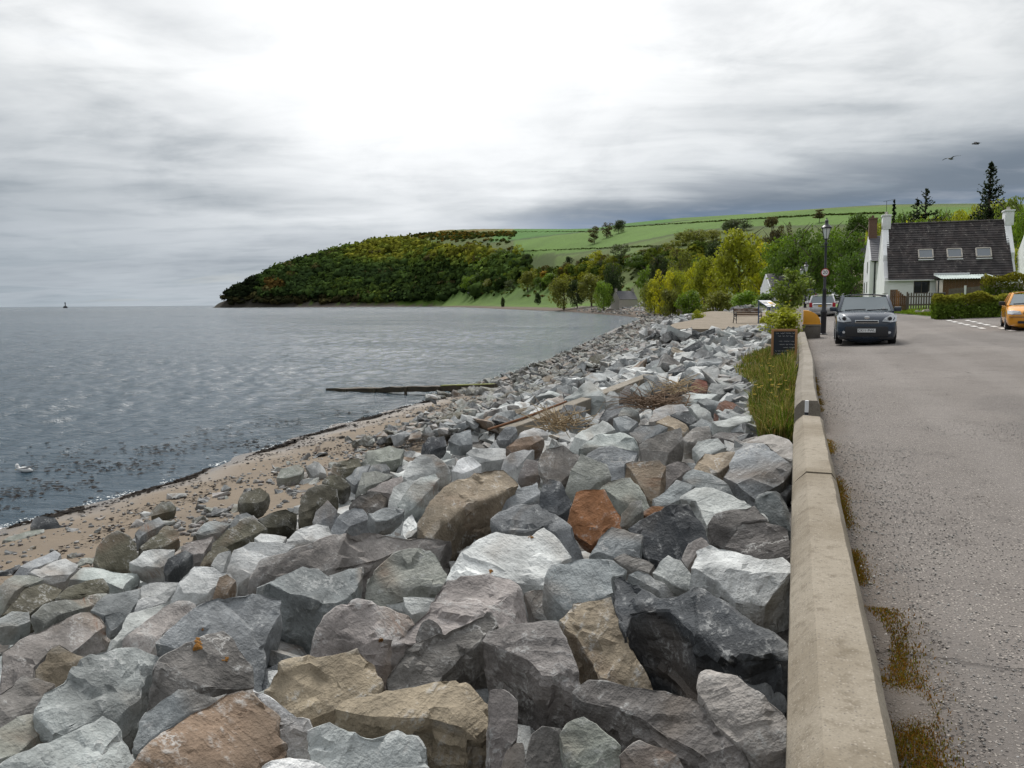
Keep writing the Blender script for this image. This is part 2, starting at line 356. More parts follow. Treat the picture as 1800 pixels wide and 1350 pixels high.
# --- the bay shore, the fields and the headland: one terrain sheet from 42 m out
GORSE = []
def build_terrain():
    ixs = np.concatenate([np.arange(372, 470, 3.0), np.arange(470, 1500, 6.0), np.arange(1500, 1900, 10.0), np.arange(1900, 4200, 60.0)])
    az_ = np.arctan((ixs-CX)*math.cos(PITCH)/F) - YAW
    rs = np.concatenate([np.geomspace(42, 300, 80), np.geomspace(305, 1800, 190), np.geomspace(1830, 2700, 14)])
    A, R = np.meshgrid(az_, rs, indexing='ij'); X = np.sin(A)*R; Y = np.cos(A)*R
    Z = ground_np(X, Y); s = shore_dist(X, Y); IX = np.repeat(ixs[:, None], len(rs), 1)
    nz = np.array([[noise.noise((x*0.02, y*0.02, 0)) for x, y in zip(a, b)] for a, b in zip(X, Y)])
    nb = np.array([[noise.noise((x*0.006, y*0.006, 5)) for x, y in zip(a, b)] for a, b in zip(X, Y)])
    # pixel row at which each point shows, used only to know which field it belongs to
    d = np.stack([X-CAM.x, Y-CAM.y, Z-CAM.z], -1); zc = d @ np.array(_f); PYY = CY - F*(d @ np.array(_u))/np.maximum(zc, 1)
    T = np.zeros(X.shape+(3,)); T[:] = (0.075, 0.105, 0.025)              # rough grass
    def put(mask, col, w=1.0): T[mask] = T[mask]*(1-w)+np.array(col)*w
    put(s < 200, (0.07, 0.105, 0.024)); put((s < 70) & (s > 16+3*nz), (0.080, 0.135, 0.024))   # bright strip of shore turf
    D = np.hypot(X, Y); foot = np.interp(IX, HX, HF); rid = np.interp(IX, HX, HR); t = (D-foot)/np.maximum(rid-foot, 1)
    up = (t > 0.14) & (IX > 640)
    put((IX > 780) & (t > 0.02), (0.066, 0.088, 0.024)); put((IX > 780) & (t > 0.02) & (t < .4) & (nz > .15), (0.075, 0.115, 0.028))
    f1 = up & (IX > 825+60*np.clip(t, 0, 1)) & (t > 0.62); put(f1, (0.052, 0.128, 0.024))        # top field
    f2 = up & (IX > 905) & (t > 0.34) & (t <= 0.62); put(f2, (0.076, 0.138, 0.025))              # lower pasture
    f3 = up & (IX > 1180) & (t > 0.62); put(f3, (0.070, 0.128, 0.026))
    f4 = up & (IX > 1330) & (t > 0.55); put(f4, (0.088, 0.122, 0.032))
    put(up & (np.abs(t-0.62) < 0.012) & (IX > 840), (0.035, 0.055, 0.02)); put(up & (np.abs(t-0.34) < 0.010) & (IX > 925), (0.05, 0.07, 0.022))
    put((t > 0.86) & (IX > 600) & (IX < 905) & (nz > -0.35), (0.17, 0.12, 0.03), 0.6)            # gorse in flower along the ridge
    put((t > 0.5) & (IX > 560) & (IX < 640) & (t < 0.8) & (nb > 0.0), (0.17, 0.15, 0.07), 0.8)     # bare hollow
    put((IX < 700) & (t > 0.02) & (nz > -0.1) & (t < 0.5), (0.10, 0.12, 0.03))
    put((IX < 640) & (s < 70), (0.032, 0.036, 0.018)); put((IX < 470), (0.025, 0.032, 0.016)); put((IX < 620) & (t < 0.10) & (s < 25), (0.05, 0.045, 0.035))
    put((IX > 760) & (IX < 980) & (t < .36) & (t > -.2), (0.050, 0.074, 0.020)); put((s < 70) & (s > 14) & (IX > 760) & (IX < 980), (0.065, 0.115, 0.022)); put(s < 16+3*nz, (0.17, 0.15, 0.132)); put((s < 22) & (s > 11) & (D > 450), (0.075, 0.125, 0.024)); put((s <= 11) & (D > 450), (0.11, 0.09, 0.075)); put(s < 9+2*nz, (0.115, 0.09, 0.07)); put(s < 2.5, (0.07, 0.055, 0.042))
    put((s < 20+2*nz) & (IX < 700), (0.075, 0.065, 0.055)); put((s < 25) & (IX < 520), (0.03, 0.028, 0.022))
    near = (D < 120) & (X > -3); put(near, (0.095, 0.15, 0.03))
    near2 = (Y < 75) & (X < 2) & (s > 2); put(near2, (0.20, 0.17, 0.14))
    Z = Z - np.where((Y < 70) & (X > -1.0) & (X < 16), 0.3, 0.0)-np.where((Y < 75), 0.12, 0.0)
    me = np_mesh('hillside', np.stack([X, Y, Z], -1).reshape(-1, 3), grid_faces(len(ixs), len(rs))); shade(me, 180)
    vcol(me, T.reshape(-1, 3))
    tag(link('hillside', me, M_LAND), 'green hillside of fields and woods running out to the headland', kind='structure')
build_terrain()

# --- the sea
def water_material():
    m, t, b, _o = new_mat('sea_water'); pos = t.n('ShaderNodeNewGeometry').outputs['Position']
    sp = t.n('ShaderNodeSeparateXYZ', i={0: pos}); dist = t.n('ShaderNodeVectorMath', operation='LENGTH', i={0: pos}).outputs['Value']
    a = t.noise(t.scalev(pos, (0.016, 0.05, 1)), 1.0, 5, 0.6)
    col = t.mix(t.ramp(a, 0.35, 0.65), (0.014, 0.036, 0.055, 1), (0.024, 0.050, 0.072, 1))
    t.l.new(col, b.inputs['Base Color']); b.inputs['IOR'].default_value = 1.33; b.inputs['Specular IOR Level'].default_value = 0.34
    t.l.new(t.ramp(dist, 20, 700, 0.12, 0.24), b.inputs['Roughness'])
    rot = t.n('ShaderNodeVectorRotate', i={'Vector': pos, 'Angle': math.radians(-14)}).outputs[0]
    w1 = t.noise(t.scalev(rot, (0.8, 2.4, 1)), 1.0, 5, 0.62, 0.6)
    w2 = t.noise(t.scalev(rot, (3.0, 7.0, 1)), 1.0, 3, 0.6, 0.3)
    w3 = t.noise(t.scalev(rot, (0.10, 0.28, 1)), 1.0, 4, 0.6, 0.5)
    calm = t.ramp(a, 0.36, 0.62, 0.55, 1.15)
    h = t.math('ADD', t.math('MULTIPLY', w1, 0.26), t.math('ADD', t.math('MULTIPLY', w2, 0.05), t.math('MULTIPLY', w3, 0.35)))
    bn = t.n('ShaderNodeBump', i={'Strength': t.math('MULTIPLY', calm, t.ramp(dist, 30, 420, 1.0, 2.2)), 'Distance': 1.0, 'Height': h}); t.l.new(bn.outputs[0], b.inputs['Normal'])
    return m
M_WATER = water_material()
def build_sea():
    az_ = np.radians(np.concatenate([np.linspace(-85, -56, 30), np.linspace(-55.8, 2, 430), np.linspace(3, 12, 10)]))
    rs = np.concatenate([np.geomspace(9, 420, 640), np.geomspace(426, 26000, 50)])
    A, R = np.meshgrid(az_, rs, indexing='ij'); X = np.sin(A)*R; Y = np.cos(A)*R; Z = np.zeros_like(X)
    rng = np.random.RandomState(3)
    for k in range(46):
        lam = 0.40*(10.0**(rng.rand()*1.0)); th = math.radians(-104+rng.randn()*26); amp = 0.0105*lam**0.70
        kk = 2*math.pi/lam; ph = rng.rand()*6.28
        mod = 0.5+0.5*np.sin(X*rng.uniform(-.09, .09)*3+Y*rng.uniform(-.09, .09)*3+rng.rand()*6.28)
        fade = np.clip(1.5-R/(lam*80), 0, 1)*np.clip((410-R)/160, 0, 1)
        arg = kk*(X*math.sin(th)+Y*math.cos(th))+ph+0.7*np.sin(X*0.31+k)+0.7*np.sin(Y*0.27+k*2)
        Z += amp*mod*fade*(np.sin(arg)+0.25*np.sin(2*arg+1.57))
    sd = -shore_dist(X, Y)
    calm = np.clip(sd/14, 0.10, 1); Z *= calm
    # small swells bending in along the beach
    Z += 0.026*np.sin(sd*2.1+0.6*np.sin(Y*0.22)+0.5*np.sin(Y*0.9))*np.clip(sd/2.0, 0, 1)*np.exp(-sd/9.0)*np.clip(0.6+0.6*np.sin(Y*0.35+sd*0.4), 0, 1)
    Z -= 0.0
    me = np_mesh('sea', np.stack([X, Y, Z], -1).reshape(-1, 3), grid_faces(len(az_), len(rs))); shade(me, 180)
    tag(link('sea', me, M_WATER), 'grey rippled sea filling the bay', kind='structure')
build_sea()

# --- road
def asphalt_material():
    m, t, b, _o = new_mat('worn_asphalt'); pos = t.n('ShaderNodeNewGeometry').outputs['Position']
    sp = t.n('ShaderNodeSeparateXYZ', i={0: pos}); X = sp.outputs[0]
    big = t.noise(pos, 0.30, 6, 0.6, 0.4); mid = t.noise(pos, 2.2, 5, 0.65); grain = t.noise(pos, 70, 3, 0.7)
    col = t.cramp(big, [(0.28, (0.120, 0.105, 0.094)), (0.5, (0.168, 0.150, 0.137)), (0.75, (0.215, 0.194, 0.178))])
    col = t.mix(t.ramp(mid, 0.50, 0.72, 0, 0.45), col, (0.085, 0.073, 0.066, 1))
    vor = t.n('ShaderNodeTexVoronoi', feature='F1', i={'Vector': pos, 'Scale': 60.0, 'Randomness': 1.0}); vc = t.n('ShaderNodeSeparateColor', i={0: vor.outputs['Color']}).outputs[0]
    stone = t.math('MULTIPLY', t.ramp(t.math('ADD', vor.outputs['Distance'], t.math('MULTIPLY', t.math('SUBTRACT', grain, 0.5), 0.5)), 0.30, 0.50, 1.0, 0.0), t.ramp(vc, 0.35, 0.75))
    edge = t.ramp(t.math('ADD', X, t.math('MULTIPLY', t.math('SUBTRACT', mid, 0.5), 0.9)), 0.55, 4.0, 0.95, 0.45)
    col = t.mix(t.math('MULTIPLY', stone, edge), col, t.mix(vc, (0.19, 0.165, 0.145, 1), (0.46, 0.42, 0.38, 1)))
    v2 = t.n('ShaderNodeTexVoronoi', feature='F1', i={'Vector': pos, 'Scale': 38.0, 'Randomness': 1.0}); v2c = t.n('ShaderNodeSeparateColor', i={0: v2.outputs['Color']})
    pit = t.math('MULTIPLY', t.ramp(v2.outputs['Distance'], 0.24, 0.34, 1.0, 0.0), t.ramp(t.math('ADD', v2c.outputs[1], t.math('MULTIPLY', t.math('SUBTRACT', mid, 0.5), 0.5)), 0.88, 0.92))
    col = t.mix(t.math('MULTIPLY', pit, 0.9), col, (0.035, 0.032, 0.032, 1))
    col = t.mix(t.ramp(grain, 0.3, 0.7, 0.0, 0.5), col, (0.06, 0.054, 0.05, 1))
    # old resurfacing patches and tyre-polished bands
    pt = t.noise(t.scalev(pos, (0.22, 0.09, 1)), 1.0, 3, 0.5)
    col = t.mix(t.ramp(pt, 0.53, 0.555, 0, 0.30), col, (0.085, 0.078, 0.074, 1))
    trk = t.math('SINE', t.math('ADD', t.math('MULTIPLY', X, 3.9), t.math('MULTIPLY', mid, 1.5)))
    col = t.mix(t.ramp(trk, 0.2, 1.0, 0, 0.16), col, (0.24, 0.222, 0.208, 1))
    # long cracks and old trench seams
    cr = t.n('ShaderNodeTexVoronoi', feature='DISTANCE_TO_EDGE', i={'Vector': t.scalev(t.n('ShaderNodeVectorMath', operation='ADD', i={0: pos, 1: t.n('ShaderNodeTexNoise', i={'Vector': pos, 'Scale': 0.9, 'Detail': 6.0}).outputs[1]}).outputs[0], (0.16, 0.42, 1)), 'Scale': 1.0})
    crack = t.math('MULTIPLY', t.ramp(cr.outputs[0], 0.002, 0.012, 1.0, 0.0), t.ramp(big, 0.52, 0.66))
    col = t.mix(t.math('MULTIPLY', crack, 0.6), col, (0.05, 0.045, 0.043, 1))
    dirt = t.ramp(t.math('ADD', X, t.math('MULTIPLY', t.math('SUBTRACT', mid, 0.5), 0.55)), 0.30, 0.75, 0.75, 0.0)
    col = t.mix(dirt, col, (0.085, 0.066, 0.05, 1))
    t.l.new(col, b.inputs['Base Color']); b.inputs['Roughness'].default_value = 0.85; b.inputs['Specular IOR Level'].default_value = 0.3
    h = t.math('SUBTRACT', t.math('ADD', t.math('MULTIPLY', stone, t.math('MULTIPLY', edge, 0.5)), t.math('MULTIPLY', grain, 0.5)), t.math('ADD', t.math('MULTIPLY', pit, 1.2), crack))
    bn = t.n('ShaderNodeBump', i={'Strength': 0.9, 'Distance': 0.014, 'Height': h}); t.l.new(bn.outputs[0], b.inputs['Normal'])
    return m
M_ROAD = asphalt_material()
VERGE_EDGE = [(44.5, 30.0), (45.2, 10.0), (46.3, 8.6), (50, 7.2), (57, 6.2), (66, 5.9), (90, 5.8), (150, 6.5)]      # (Y, X) where the carriageway meets the verge
def build_road():
    ys = np.concatenate([np.arange(-4, 12, 0.25), np.arange(12, 46, 0.6), np.arange(46, 160, 2.0)])
    V = []; nx = 44
    for y in ys:
        xr = 26.0 if y < 44.6 else lerp_tab(VERGE_EDGE, y)
        for k in range(nx):
            f = k/(nx-1); x = 0.20 + (xr-0.20)*f**1.5
            dip = 0.0
            if x < 0.62 and y < 4.6: dip = -0.075*smooth(0.62, 0.46, x)*smooth(4.6, 3.6, y)*(0.7+0.5*noise.noise((x*3, y*2, 0)))
            x_w = x + (0.0 if y < 60 else -0.00032*(y-60)**2)
            V.append((x_w, y, float(road_z(np.array(x), np.array(y))) + dip + 0.010*noise.noise((x*0.7, y*0.7, 1)) + 0.004*noise.noise((x*4, y*4, 2))))
    me = np_mesh('road', V, grid_faces(len(ys), nx)[:, ::-1]); shade(me, 180)
    tag(link('road', me, M_ROAD), 'worn grey road beside the sea wall', kind='structure')
build_road()

# --- sea wall: cast concrete lengths with chamfered tops
def concrete_material(name, ca, cb, rough=0.9):
    m, t, b, _o = new_mat(name); pos = t.n('ShaderNodeNewGeometry').outputs['Position']
    a = t.noise(pos, 1.3, 6, 0.6); g = t.noise(pos, 14, 6, 0.7); f_ = t.noise(pos, 130, 3, 0.7)
    col = t.mix(t.ramp(a, 0.35, 0.65), (*ca, 1), (*cb, 1))
    col = t.mix(t.ramp(g, 0.48, 0.70, 0, 0.6), col, (ca[0]*0.55, ca[1]*0.52, ca[2]*0.48, 1))
    vor = t.n('ShaderNodeTexVoronoi', feature='F1', i={'Vector': pos, 'Scale': 95.0}); vc = t.n('ShaderNodeSeparateColor', i={0: vor.outputs['Color']}).outputs[0]
    col = t.mix(t.math('MULTIPLY', t.ramp(vor.outputs['Distance'], 0.15, 0.5, 0.5, 0.0), t.ramp(t.math('MULTIPLY', vc, t.ramp(g, 0.3, 0.7, 0.7, 1.3, False)), 0.62, 0.9)), col, (0.42, 0.38, 0.33, 1))
    col = t.mix(t.math('MULTIPLY', t.ramp(vor.outputs['Distance'], 0.15, 0.5, 0.6, 0.0), t.ramp(t.math('MULTIPLY', vc, t.ramp(g, 0.3, 0.7, 1.3, 0.7, False)), 0.30, 0.12)), col, (0.10, 0.09, 0.08, 1))
    col = t.mix(t.ramp(f_, 0.3, 0.7, 0, 0.3), col, (ca[0]*0.6, ca[1]*0.6, ca[2]*0.6, 1))
    nrm = t.n('ShaderNodeSeparateXYZ', i={0: t.n('ShaderNodeNewGeometry').outputs['Normal']})
    t.l.new(col, b.inputs['Base Color']); b.inputs['Roughness'].default_value = rough; b.inputs['Specular IOR Level'].default_value = 0.2
    bn = t.n('ShaderNodeBump', i={'Strength': 0.8, 'Distance': 0.006, 'Height': t.math('ADD', g, t.math('MULTIPLY', f_, 0.5))}); t.l.new(bn.outputs[0], b.inputs['Normal'])
    return m
M_CONC = concrete_material('pale_concrete', (0.205, 0.174, 0.130), (0.300, 0.266, 0.214))
M_CONC2 = concrete_material('grey_concrete', (0.205, 0.183, 0.150), (0.275, 0.250, 0.214))
M_CONCD = concrete_material('dark_concrete', (0.13, 0.115, 0.10), (0.19, 0.17, 0.15))
def wall_section(y0, y1, top, xoff, name, label, mat, seed, zb=2.2):
    """profile: seaward face, chamfer, flat top, chamfer, road face; slightly bumpy along its length"""
    prof = [(0.0, zb), (0.0, top-0.10), (0.025, top-0.06), (0.085, top), (0.245, top), (0.275, top-0.05), (0.285, top-0.10), (0.29, zb)]
    n = int((y1-y0)/0.14)+2; V = []; fs = []
    for i in range(n):
        y = y0+(y1-y0)*i/(n-1)
        for k, (x, z) in enumerate(prof):
            p = Vector((x+xoff(y), y, z)); amp = 0.007 if 0 < k < 7 else 0.002
            chip = 0.0
            if k in (2, 3, 4, 5):
                c_ = noise.noise((y*2.6+seed, k*3.1, 1.0)); chip = -0.020*max(0, c_-0.25)/0.5
            V.append((p.x+amp*noise.noise((y*3, k*2.3, seed)), p.y, p.z+amp*noise.noise((y*3.3, k*1.7, seed+4))+chip))
    m_ = len(prof)
    for i in range(n-1):
        for k in range(m_-1): fs.append((i*m_+k, (i+1)*m_+k, (i+1)*m_+k+1, i*m_+k+1))
    fs += [tuple(range(m_)), tuple((n-1)*m_+k for k in reversed(range(m_)))]
    mb = MB().add(V, fs); o = mb.build(name, mat); shade(o.data, 30)
    return tag(o, label, 'wall', 'lengths of the concrete sea wall')
wall_section(-1.5, 5.66, 3.35, lambda y: 0.012, 'sea_wall', 'nearest length of the chamfered concrete sea wall, running out of the picture', M_CONC, 2)
wall_section(5.668, 8.52, 3.352, lambda y: 0.014, 'sea_wall', 'short length of concrete sea wall ending at the gap with the white post', M_CONC, 7)
_wx = lambda y: 0.02 + 0.08*smooth(11, 18, y)
wall_section(9.81, 20.6, 3.35, _wx, 'sea_wall', 'middle length of low concrete sea wall, beyond the gap with the white post', M_CONC2, 9)
wall_section(20.72, 32.6, 3.33, _wx, 'sea_wall', 'farthest length of low concrete sea wall, ending at the yellow grit bin', M_CONC2, 5)
# ------------------------------------------------------------------ rock armour
ROCKCOL = {'G': (0.190, 0.204, 0.210), 'P': (0.352, 0.362, 0.357), 'W': (0.49, 0.505, 0.50), 'D': (0.055, 0.060, 0.066), 'K': (0.125, 0.118, 0.112), 'T': (0.215, 0.178, 0.130),
           'B': (0.150, 0.108, 0.076), 'O': (0.26, 0.125, 0.058), 'R': (0.165, 0.068, 0.05), 'M': (0.085, 0.080, 0.058), 'V': (0.225, 0.208, 0.196), 'E': (0.185, 0.194, 0.174), 'S': (0.305, 0.328, 0.322)}
ROCKWORD = {'G': 'blue-grey', 'P': 'pale grey', 'W': 'whitish', 'D': 'dark slate', 'K': 'purplish grey', 'T': 'tan', 'B': 'brown', 'O': 'orange', 'R': 'red', 'M': 'mossy olive', 'V': 'pinkish grey', 'E': 'greenish grey', 'S': 'light green-grey'}
def rock_material(name, attr):
    m, t, b, _o = new_mat(name); tc = t.n('ShaderNodeTexCoord').outputs['Object']; oi = t.n('ShaderNodeObjectInfo')
    base = t.n('ShaderNodeVertexColor', layer_name='tint').outputs[0] if attr else oi.outputs['Color']
    rnd = oi.outputs['Random']
    P = t.n('ShaderNodeVectorMath', operation='ADD', i={0: tc, 1: t.n('ShaderNodeCombineXYZ', i={0: t.math('MULTIPLY', rnd, 37.0), 1: t.math('MULTIPLY', rnd, 91.0), 2: t.math('MULTIPLY', rnd, 53.0)}).outputs[0]}).outputs[0]
    warp = t.n('ShaderNodeTexNoise', i={'Vector': P, 'Scale': 2.2, 'Detail': 2.0}).outputs[1]
    Pw = t.n('ShaderNodeVectorMath', operation='ADD', i={0: P, 1: t.scalev(warp, (0.16, 0.16, 0.16))}).outputs[0]
    # bedding: thin layers in a direction that differs from rock to rock
    rot = t.n('ShaderNodeVectorRotate', rotation_type='EULER_XYZ', i={'Vector': Pw, 'Rotation': t.n('ShaderNodeCombineXYZ', i={0: t.math('MULTIPLY', rnd, 2.1), 1: t.math('MULTIPLY', rnd, 5.3), 2: t.math('MULTIPLY', rnd, 9.7)}).outputs[0]}).outputs[0]
    lay = t.noise(t.scalev(rot, (0.9, 1.1, 11.0)), 1.6, 3, 0.62)
    layf = t.noise(t.scalev(rot, (2.0, 2.5, 30.0)), 1.5, 2, 0.6)
    big = t.noise(Pw, 1.5, 3, 0.6); mid = t.noise(P, 7.0, 4, 0.68); fine = t.noise(P, 38.0, 3, 0.7)
    v = t.math('MULTIPLY', t.math('MULTIPLY', t.ramp(big, 0.34, 0.66, 0.56, 1.42, False), t.ramp(lay, 0.3, 0.7, 0.92, 1.08, False)), t.math('MULTIPLY', t.ramp(mid, 0.25, 0.75, 0.78, 1.22, False), t.ramp(fine, 0.25, 0.75, 0.80, 1.2, False)))
    col = t.mix(1.0, base, t.n('ShaderNodeCombineXYZ', i={0: v, 1: v, 2: v}).outputs[0], 'MULTIPLY')
    # warm weathering in broad patches, rusty seams
    pat = t.noise(Pw, 0.9, 2, 0.6, 0.8)
    col = t.mix(t.ramp(pat, 0.55, 0.66, 0, 0.42), col, (0.19, 0.145, 0.105, 1))
    col = t.mix(t.math('MULTIPLY', t.ramp(pat, 0.62, 0.74), t.ramp(layf, 0.5, 0.64, 0, 0.6)), col, (0.17, 0.08, 0.042, 1))
    # pale scuffs and thin quartz veins
    scuff = t.math('MULTIPLY', t.ramp(t.math('ADD', t.math('MULTIPLY', mid, 0.6), t.math('MULTIPLY', lay, 0.4)), 0.52, 0.62), t.ramp(fine, 0.44, 0.60))
    col = t.mix(t.math('MULTIPLY', scuff, 0.6), col, (0.38, 0.385, 0.38, 1))
    # quartz veins: thin pale seams following the bedding of some stones
    rz_ = t.n('ShaderNodeSeparateXYZ', i={0: rot}).outputs[2]
    vn = t.math('ABSOLUTE', t.math('SINE', t.math('ADD', t.math('MULTIPLY', rz_, 4.5), t.math('MULTIPLY', mid, 2.2))))
    col = t.mix(t.math('MULTIPLY', t.ramp(vn, 0.02, 0.075, 1.0, 0.0), t.math('MULTIPLY', t.ramp(big, 0.46, 0.58, 0.0, 0.6), t.ramp(rnd, 0.35, 0.45))), col, (0.46, 0.455, 0.44, 1))
    # worn edges are paler
    pt = t.n('ShaderNodeNewGeometry').outputs['Pointiness']
    col = t.mix(t.math('MULTIPLY', t.ramp(pt, 0.515, 0.60), t.ramp(mid, 0.35, 0.6, 0.10, 0.5)), col, (0.36, 0.365, 0.36, 1))
    t.l.new(col, b.inputs['Base Color']); b.inputs['Roughness'].default_value = 0.82; b.inputs['Specular IOR Level'].default_value = 0.28
    h = t.math('ADD', t.math('ADD', t.math('MULTIPLY', lay, 0.45), t.math('MULTIPLY', mid, 0.8)), t.math('MULTIPLY', fine, 0.30))
    bn = t.n('ShaderNodeBump', i={'Strength': 1.0, 'Distance': 0.032, 'Height': h}); t.l.new(bn.outputs[0], b.inputs['Normal'])
    return m
M_ROCK = rock_material('armour_rock', False); M_ROCKV = rock_material('armour_rock_mass', True)

def rock_z(X, Y):
    """general height of the tops of the armour"""
    xs = shore_x(Y); sn = (X-xs)*15.2/(-xs)
    return lerp_tab([(0, 0.2), (2.2, 0.45), (4.2, 0.72), (6, 1.02), (9, 1.68), (12.3, 2.56), (14.0, 2.82), (15.2, 2.95)], sn) + 0.0165*max(0, Y-33)*smooth(-12, -4, X) + 0.28*smooth(34, 42, Y)*smooth(-9.5, -6, X)
def rock_hit(px, py, off=0.0):
    d = ray(px, py); lo, t = 1.0, 1.0
    while t < 90:
        p = CAM + d*t
        if p.z <= rock_z(p.x, p.y)+off: break
        t += 0.02 + t*0.002
    return CAM + d*t
def refine(bm, L, passes=4):
    for _ in range(passes):
        es = [e for e in bm.edges if e.calc_length() > L]
        if not es: break
        bmesh.ops.subdivide_edges(bm, edges=es, cuts=1, use_grid_fill=False)
        bmesh.ops.triangulate(bm, faces=[f_ for f_ in bm.faces if len(f_.verts) > 3])
def roughen(bm, size, seed, amp=1.0):
    """chipped, layered stone: broad undulation, stepped bedding, small flakes"""
    bm.normal_update(); o = Vector((seed*3.7, seed*1.3, seed*7.1))
    rng = random.Random(seed); bd = Vector((rng.uniform(-.5, .5), rng.uniform(-.5, .5), 1)).normalized()
    mv = []
    for v in bm.verts:
        p = v.co; q = p/size
        a = 0.022*noise.fractal(q*2.3+o, 0.8, 2.1, 3)
        l = (p.dot(bd)/size)*7.0 + 1.2*noise.noise(q*1.7+o); st = (l-math.floor(l)); a += 0.013*(smooth(0.0, 0.25, st)-0.5)*smooth(0.2, 0.6, 1-abs(v.normal.dot(bd)))
        c_ = noise.cell(q*3.6+o+Vector(noise.noise_vector(q*2.0+o))*0.5); a += 0.022*c_
        a += 0.010*noise.noise(q*11+o)
        mv.append(v.normal*(a*size*amp))
    for v, m_ in zip(bm.verts, mv): v.co += m_
def finish_rock(bm, name, ang=28):
    for f_ in bm.faces: f_.smooth = True
    bm.normal_update()
    for e in bm.edges: e.smooth = len(e.link_faces) == 2 and e.calc_face_angle(0) < math.radians(ang)
    me = bpy.data.meshes.new(name); bm.to_mesh(me); bm.free(); return me

# Tiles of the photograph in which the larger rocks were measured: origin and scale
TILE = {'1': (0, 1000, 3.83), '2': (430, 1000, 3.83), '3': (860, 1000, 3.2143), '4': (380, 750, 3.2143), '5': (860, 720, 3.2143), '6': (0, 780, 3.83), '9': (900, 560, 3.6), 'g': (0, 0, 1)}
